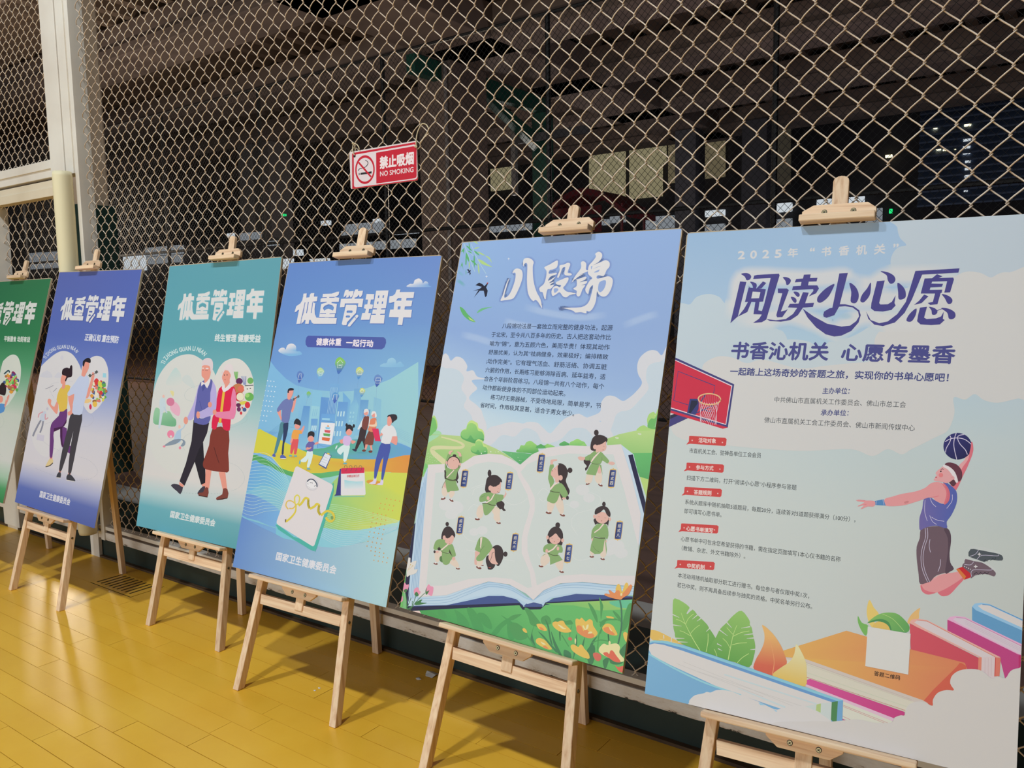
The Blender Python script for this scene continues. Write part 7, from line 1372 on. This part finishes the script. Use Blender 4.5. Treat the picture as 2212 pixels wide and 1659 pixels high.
# --- 2: violet blue
A = Art(2); BL2 = (84, 100, 168)
A.bg([(0, [(88, 100, 164), (84, 100, 168)]), (.28, [(86, 104, 174), (88, 106, 174)]), (.40, [(104, 124, 186), (106, 122, 184)]), (.54, [(160, 170, 206), (158, 166, 200)]), (.66, [(202, 198, 206), (198, 194, 202)]), (.82, [(206, 200, 206), (204, 198, 202)]), (.88, [(164, 168, 200), (160, 164, 196)]), (.93, [(94, 110, 176), (92, 106, 168)]), (1, [(80, 98, 168), (78, 92, 156)])])
A.S(50, 740, 5.186); A.part = 'illustration'
A.poly([(60, 560), (120, 380), (200, 270), (290, 180), (390, 110), (470, 95), (550, 130), (610, 210), (650, 310), (660, 480), (600, 800), (460, 1120), (320, 1260), (220, 1270), (120, 1150), (70, 900)], (208, 204, 206), 5)
A.poly([(650, 320), (700, 220), (780, 160), (850, 152), (910, 190), (950, 290), (955, 420), (930, 560), (880, 680), (810, 760), (740, 790), (660, 640)], (208, 204, 206), 5)
A.poly([(190, 380), (270, 310), (330, 390)], (200, 198, 206), 3); A.poly([(350, 390), (400, 330), (440, 390)], (200, 198, 206), 3); A.ell(435, 170, 18, 26, (202, 198, 206))
food(A, 850, 540, 90, 130, 5); A.ell(800, 660, 24, 20, (150, 100, 60)); A.ell(755, 720, 14, 30, (200, 50, 90)); A.ell(805, 690, 26, 32, (222, 180, 80)); A.poly([(895, 340), (930, 345), (932, 392), (892, 390)], (150, 200, 214)); A.ell(720, 655, 46, 22, (224, 190, 130), -10)
for L_ in ([(400, 445), (320, 465), (300, 530), (350, 625)], [(510, 436), (555, 436)], [(695, 770), (770, 810), (785, 880), (730, 935), (640, 942)], [(230, 1110), (300, 1160), (405, 1208)], [(625, 1278), (740, 1320), (820, 1400), (830, 1470), (740, 1530), (580, 1542)], [(140, 1410), (240, 1450), (360, 1495), (470, 1520)], [(245, 915), (320, 885)]): A.dashed(L_, 2.4, (150, 150, 168), 14)
per2([('e', (190, 184, 198), 272, 742, 12, 18), ('p', (190, 196, 210), [(240, 765), (200, 810), (190, 860), (235, 885), (260, 800)]), ('l', (206, 150, 160), [(225, 775), (180, 800), (170, 840)], 12), ('l', (206, 150, 160), [(250, 800), (250, 860), (280, 840)], 12), ('l', (136, 136, 150), [(200, 870), (170, 920), (130, 1000), (110, 1050)], 20), ('l', (136, 136, 150), [(225, 880), (215, 940), (190, 1010)], 18), ('p', (196, 190, 204), [(160, 1025), (240, 1040), (230, 1105), (150, 1090)], 0), ('l', (150, 146, 158), [(250, 520), (300, 500), (340, 480)], 7), ('l', (150, 146, 158), [(340, 550), (380, 510)], 7)])
PU = (104, 58, 118); A.P('printed_couple')
per2([('p', (214, 190, 140), [(300, 1300), (330, 1305), (335, 1345), (270, 1392), (250, 1390), (270, 1345)], 2), ('l', (40, 34, 40), [(252, 1392), (300, 1378), (334, 1348)], 9), ('p', SN, [(298, 1270), (330, 1272), (328, 1305), (302, 1303)], 0), ('p', PU, [(415, 965), (425, 1140), (450, 1180), (530, 1250), (545, 1170), (490, 1120), (490, 960)], 2), ('p', (70, 34, 72), [(415, 965), (425, 1140), (455, 1180), (440, 1100), (440, 950)], 0),
      ('p', PU, [(412, 775), (400, 820), (330, 890), (305, 960), (300, 1100), (298, 1275), (328, 1278), (345, 1100), (345, 1000), (440, 950), (480, 900), (495, 740)], 2), ('p', (70, 34, 72), [(345, 1000), (345, 960), (440, 940), (490, 860), (485, 900), (440, 955), (380, 985)], 0),
      ('p', SN, [(395, 690), (385, 790), (360, 790), (285, 690), (275, 650), (290, 628), (318, 645), (312, 690), (350, 720), (375, 660)], 2), ('p', (214, 180, 80), [(440, 490), (400, 540), (375, 640), (398, 695), (412, 775), (490, 740), (500, 600), (530, 490), (480, 475)], 2), ('p', SN, [(430, 380), (420, 420), (425, 460), (440, 465), (435, 520), (470, 505), (475, 440), (490, 380), (450, 350)], 2),
      ('p', (48, 34, 42), [(435, 350), (445, 300), (490, 280), (520, 290), (530, 260), (550, 258), (552, 320), (545, 380), (500, 395), (480, 435), (470, 420), (485, 380), (450, 365)])])
DG = (66, 62, 68)
per2([('p', (60, 60, 68), [(395, 1455), (422, 1455), (420, 1512), (372, 1508)], 2), ('p', (60, 60, 68), [(500, 1475), (535, 1480), (578, 1530), (578, 1555), (486, 1535)], 2), ('p', SN, [(402, 1420), (430, 1425), (425, 1455), (400, 1452)], 0), ('p', SN, [(505, 1450), (535, 1453), (532, 1478), (505, 1475)], 0), ('l', (214, 206, 200), [(375, 1512), (420, 1518)], 7), ('l', (214, 206, 200), [(486, 1540), (575, 1556)], 7),
      ('p', DG, [(540, 790), (500, 960), (440, 1200), (403, 1420), (435, 1426), (520, 1160), (565, 990), (530, 1180), (505, 1450), (540, 1455), (600, 1160), (640, 960), (662, 800)], 2), ('p', SN, [(505, 600), (520, 700), (530, 760), (500, 780), (510, 820), (560, 790), (585, 760), (580, 720), (555, 700), (575, 570)], 2), ('p', SN, [(735, 500), (700, 600), (705, 625), (740, 600), (790, 420), (800, 350), (775, 335), (760, 420)], 2),
      ('p', (188, 196, 220), [(630, 380), (590, 440), (500, 560), (510, 600), (560, 580), (575, 590), (550, 780), (600, 808), (660, 800), (680, 700), (710, 600), (735, 480), (735, 400), (700, 365)], 2), ('p', SN, [(670, 260), (660, 330), (655, 370), (690, 382), (705, 350), (735, 290), (740, 215), (690, 215)], 2), ('p', (38, 34, 42), [(672, 265), (672, 210), (720, 172), (755, 185), (752, 230), (700, 215), (685, 262)]),
      ('l', (70, 84, 76), [(740, 380), (760, 360)], 30), ('l', (80, 84, 84), [(810, 340), (835, 320)], 28), ('l', (90, 90, 90), [(745, 375), (830, 335)], 7)])
A.part = 'lettering'
A.arc_text('TI ZHONG GUAN LI NIAN', [(255, 190), (310, 120), (390, 78), (480, 66), (560, 86), (590, 120)], 40, (196, 200, 214), .035)
A.S(0, 520, 2.44); A.text('正确认知 重在预防', (445, 526), (622, 540), (208, 208, 218), (452, 490), .035)
A.S(0, 980, 4.608); A.text('国家卫生健康委员会', (392, 432), (692, 516), (208, 206, 216), (404, 368), .035)
A.S(); A.M = to_board(T4, Art(2), TP, [(725 / 5.53, 480 + 1045 / 5.53), (1515 / 5.53, 480 + 905 / 5.53), (1415 / 5.53, 480 + 1195 / 5.53)]); title(A, (210, 208, 210), (60, 72, 140), (10, 10))
T2M = A.M
A.done()
# --- 1: green
A = Art(1)
A.bg([(0, [(48, 106, 72), (52, 112, 74)]), (.28, [(50, 118, 78), (52, 120, 78)]), (.40, [(78, 148, 104), (80, 146, 104)]), (.52, [(150, 184, 160), (142, 176, 152)]), (.62, [(200, 204, 194), (190, 196, 184)]), (.82, [(206, 206, 200), (200, 200, 194)]), (.89, [(170, 196, 174), (160, 188, 164)]), (.94, [(80, 158, 104), (76, 148, 96)]), (1, [(50, 136, 80), (48, 124, 72)])])
A.S(0, 600, 3.317); A.part = 'illustration'
A.poly([(10, 640), (40, 580), (90, 550), (130, 570), (150, 640), (145, 730), (120, 810), (80, 880), (40, 920), (-30, 900)], (204, 206, 196), 5)
A.poly([(-60, 560), (-20, 560), (0, 620), (-10, 800), (-60, 1300)], (204, 206, 196), 3)
food(A, 85, 750, 52, 70, 9); A.line([(30, 690), (60, 665), (70, 680)], 9, (40, 70, 80), 4); A.line([(65, 770), (100, 720), (118, 700)], 14, (150, 196, 110), 4)
per2([('p', (88, 140, 196), [(-20, 910), (35, 905), (28, 960), (-20, 970)], 2), ('p', SN, [(32, 930), (50, 900), (68, 850), (60, 840), (40, 880)]), ('e', SN, 5, 870, 18, 26), ('p', (50, 38, 40), [(-10, 800), (5, 765), (25, 750), (45, 790), (38, 840), (15, 840), (-5, 830)]), ('l', (214, 206, 200), [(45, 850), (50, 880)], 4)])
A.dashed([(10, 980), (28, 1020), (20, 1060), (-10, 1080)], 1.8, (160, 176, 164), 10); A.dashed([(-20, 1240), (20, 1285)], 1.8, (160, 176, 164), 8)
A.part = 'lettering'
A.S(0, 600, 3.317); A.text('平衡膳食 动则有益', (28, 456), (214, 462), (200, 206, 196), (32, 418), .035)
A.S(); A.M = to_board(T4, Art(1), TP, [(-210 / 5.53, 480 + 1120 / 5.53), (445 / 5.53, 480 + 965 / 5.53), (360 / 5.53, 480 + 1222 / 5.53)]); title(A, (206, 206, 200), (40, 90, 60), (10, 10))
A.done()
# ------------------------------------------------------------------ no smoking sign tied to the fence
sg = empty('no_smoking_sign', (-2.1775, 2.2255, 1.8215)); tag(sg, 'red and white no smoking sign tied to the chain link fence', 'sign')
def rrect(w_, h_, r, n=5, z=0):
    P = []
    for cx, cy, a0 in ((w_ / 2 - r, r, -90), (w_ / 2 - r, h_ - r, 0), (-w_ / 2 + r, h_ - r, 90), (-w_ / 2 + r, r, 180)):
        for k in range(n + 1): a = math.radians(a0 + 90 * k / n); P.append((cx + r * math.cos(a), z, cy + r * math.sin(a)))
    return P
redM = mat('sign_red', rgb(206, 26, 52), .35)
MB().prism(rrect(.346, .1395, .007), (0, .003, 0), None).build('sign_plate', mat('sign_edge', rgb(226, 214, 214), .4), sg)
BOARD[7] = dict(o=sg, B=Vector((-2.1775, 2.2255, 1.8215)), ax=Vector((1, 0, 0)), up=Vector((0, 0, 1)), fn=Vector((0, -1, 0)), w=.346, h=.1395)
so = bpy.data.objects.new('sign_face', None)
class SignArt(Art):
    pass
A = SignArt(7); A.P('sign_face')
sf = Matrix(((1, 0, 0, 0), (0, 0, -1, 0), (0, 1, 0, 0), (0, 0, 0, 1)))
A.S(740, 290, 11.642)
RS, WS = (186, 28, 48), (214, 200, 204)
A.poly([(240, 500), (262, 470), (1905, 186), (1940, 200), (1940, 1175), (1918, 1200), (270, 1400), (245, 1380)], RS)
A.poly([(330, 512), (1800, 256), (1885, 300), (1888, 1060), (1860, 1120), (1810, 1140), (345, 1335), (300, 1320), (288, 1290), (284, 590), (330, 560)], WS)
A.poly([(845, 465), (1780, 302), (1862, 330), (1864, 1050), (1845, 1092), (1800, 1110), (850, 1240)], RS)
A.ell(565, 890, 246, 362, RS, 2, 40); A.ell(565, 892, 210, 300, WS, 2, 40)
A.line([(575, 652), (630, 690), (636, 750), (580, 820), (500, 850), (430, 870), (392, 920)], 17, (36, 34, 38), 6)
A.poly([(455, 972), (732, 930), (732, 985), (455, 1022)], (36, 34, 38)); A.line([(402, 975), (402, 1035)], 9, (60, 56, 60)); A.line([(432, 975), (432, 1028)], 22, (120, 108, 112))
A.line([(405, 708), (720, 1075)], 44, RS)
A.ell(300, 545, 28, 42, (34, 26, 28)); A.ell(1862, 300, 28, 42, (34, 26, 28))
A.P('lettering'); A.text('禁止吸烟', (942, 872), (1784, 748), (226, 212, 214), (942, 575), .045); A.P('lettering'); A.text('NO SMOKING', (945, 1060), (1784, 948), (220, 200, 204), (945, 938), .02)
for o_ in list(bpy.data.objects): pass
A.done()
for o_ in sg.children:
    if o_.name.startswith(('sign_face', 'lettering')): o_.matrix_local = sf
tieM = mat('tan_string', rgb(214, 196, 160), .6)
def tie(pts): MB().tube(crom3(pts), .0022, 6).build('tie', tieM, sg, smooth=True)
def crom3(P, n=6):
    P = [Vector(p) for p in P]; out = []
    for i in range(len(P) - 1):
        p0, p1, p2, p3 = P[max(i - 1, 0)], P[i], P[i + 1], P[min(i + 2, len(P) - 1)]
        for k in range(n):
            t = k / n; out.append(.5 * (2 * p1 + (p2 - p0) * t + (2 * p0 - 5 * p1 + 4 * p2 - p3) * t * t + (3 * p1 - p0 - 3 * p2 + p3) * t ** 3))
    return out + [P[-1]]
def sp(x, y, d=-.004):
    P = onplane(740 + x / 11.642, 290 + y / 11.642, 1, 2.2255 + d); return P - Vector((-2.1775, 2.2255, 1.8215))
tie([sp(300, 530), sp(258, 420), sp(262, 300, .002), sp(285, 220, .012)]); tie([sp(300, 530, .002), sp(320, 380, .004), sp(300, 280, .01), sp(280, 215, .014)]); tie([sp(280, 225), sp(360, 260), sp(410, 330), sp(420, 385)])
tie([sp(1858, 310), sp(1850, 180), sp(1890, -60, .0), sp(2000, -260, .008), sp(2110, -240, .014)]); tie([sp(1940, 220, .004), sp(2060, 60, .006), sp(2160, -120, .01), sp(2110, -240, .014)]); tie([sp(1830, 290), sp(1858, 330), sp(1870, 290)])
for q in ((280, 228), (1850, 310)):
    c_ = sp(*q, .0); MB().tube([c_ + Vector((0, -.003, -.004)), c_ + Vector((0, -.004, 0)), c_ + Vector((0, -.003, .004))], [.003, .0045, .003], 8).build('knot', tieM, sg, smooth=True)
# ------------------------------------------------------------------ litter on the boards
paperM = mat('scrap_paper', rgb(226, 222, 216), .8)
def scrap(x, y, r, label, seed, group=None):
    P = onplane(x, y, 2, 0); rnd = random.Random(seed); n = 7
    e = MB(); vs = []
    for k in range(n):
        a = 6.283 * k / n; rr_ = r * rnd.uniform(.7, 1.15); vs.append((rr_ * math.cos(a) * 1.2, rr_ * math.sin(a) * .8, .0012 + rnd.uniform(0, .25) * r))
    vs.append((0, 0, .0012 + r * .32)); vs += [(p[0], p[1], max(.0004, p[2] - .0011)) for p in vs]
    fs = [(k, (k + 1) % n, n) for k in range(n)] + [((k + 1) % n + n + 1, k + n + 1, 2 * n + 1) for k in range(n)] + [(k, k + n + 1, (k + 1) % n + n + 1, (k + 1) % n) for k in range(n)]
    o = e.add(vs, fs).build('paper_scrap', paperM, None, loc=(P.x, P.y, 0)); tag(o, label, 'litter', group)
scrap(931, 1458, .026, 'crumpled white paper scrap on the floor behind the left leg of the book poster easel', 1)
scrap(904, 1467, .010, 'small pale paper bit just left of the crumpled scrap', 2)
scrap(867, 1401, .006, 'tiny white crumb at the foot of the dark green kerb', 3)
scrap(690, 1487, .005, 'upper of two white specks on the yellow floor between the sky blue poster easel legs', 4)
scrap(680, 1492, .004, 'lower of two white specks on the yellow floor between the sky blue poster easel legs', 5)
scrap(1153, 1498, .006, 'white crumb on the floor behind the crossbar of the open book poster easel', 6)
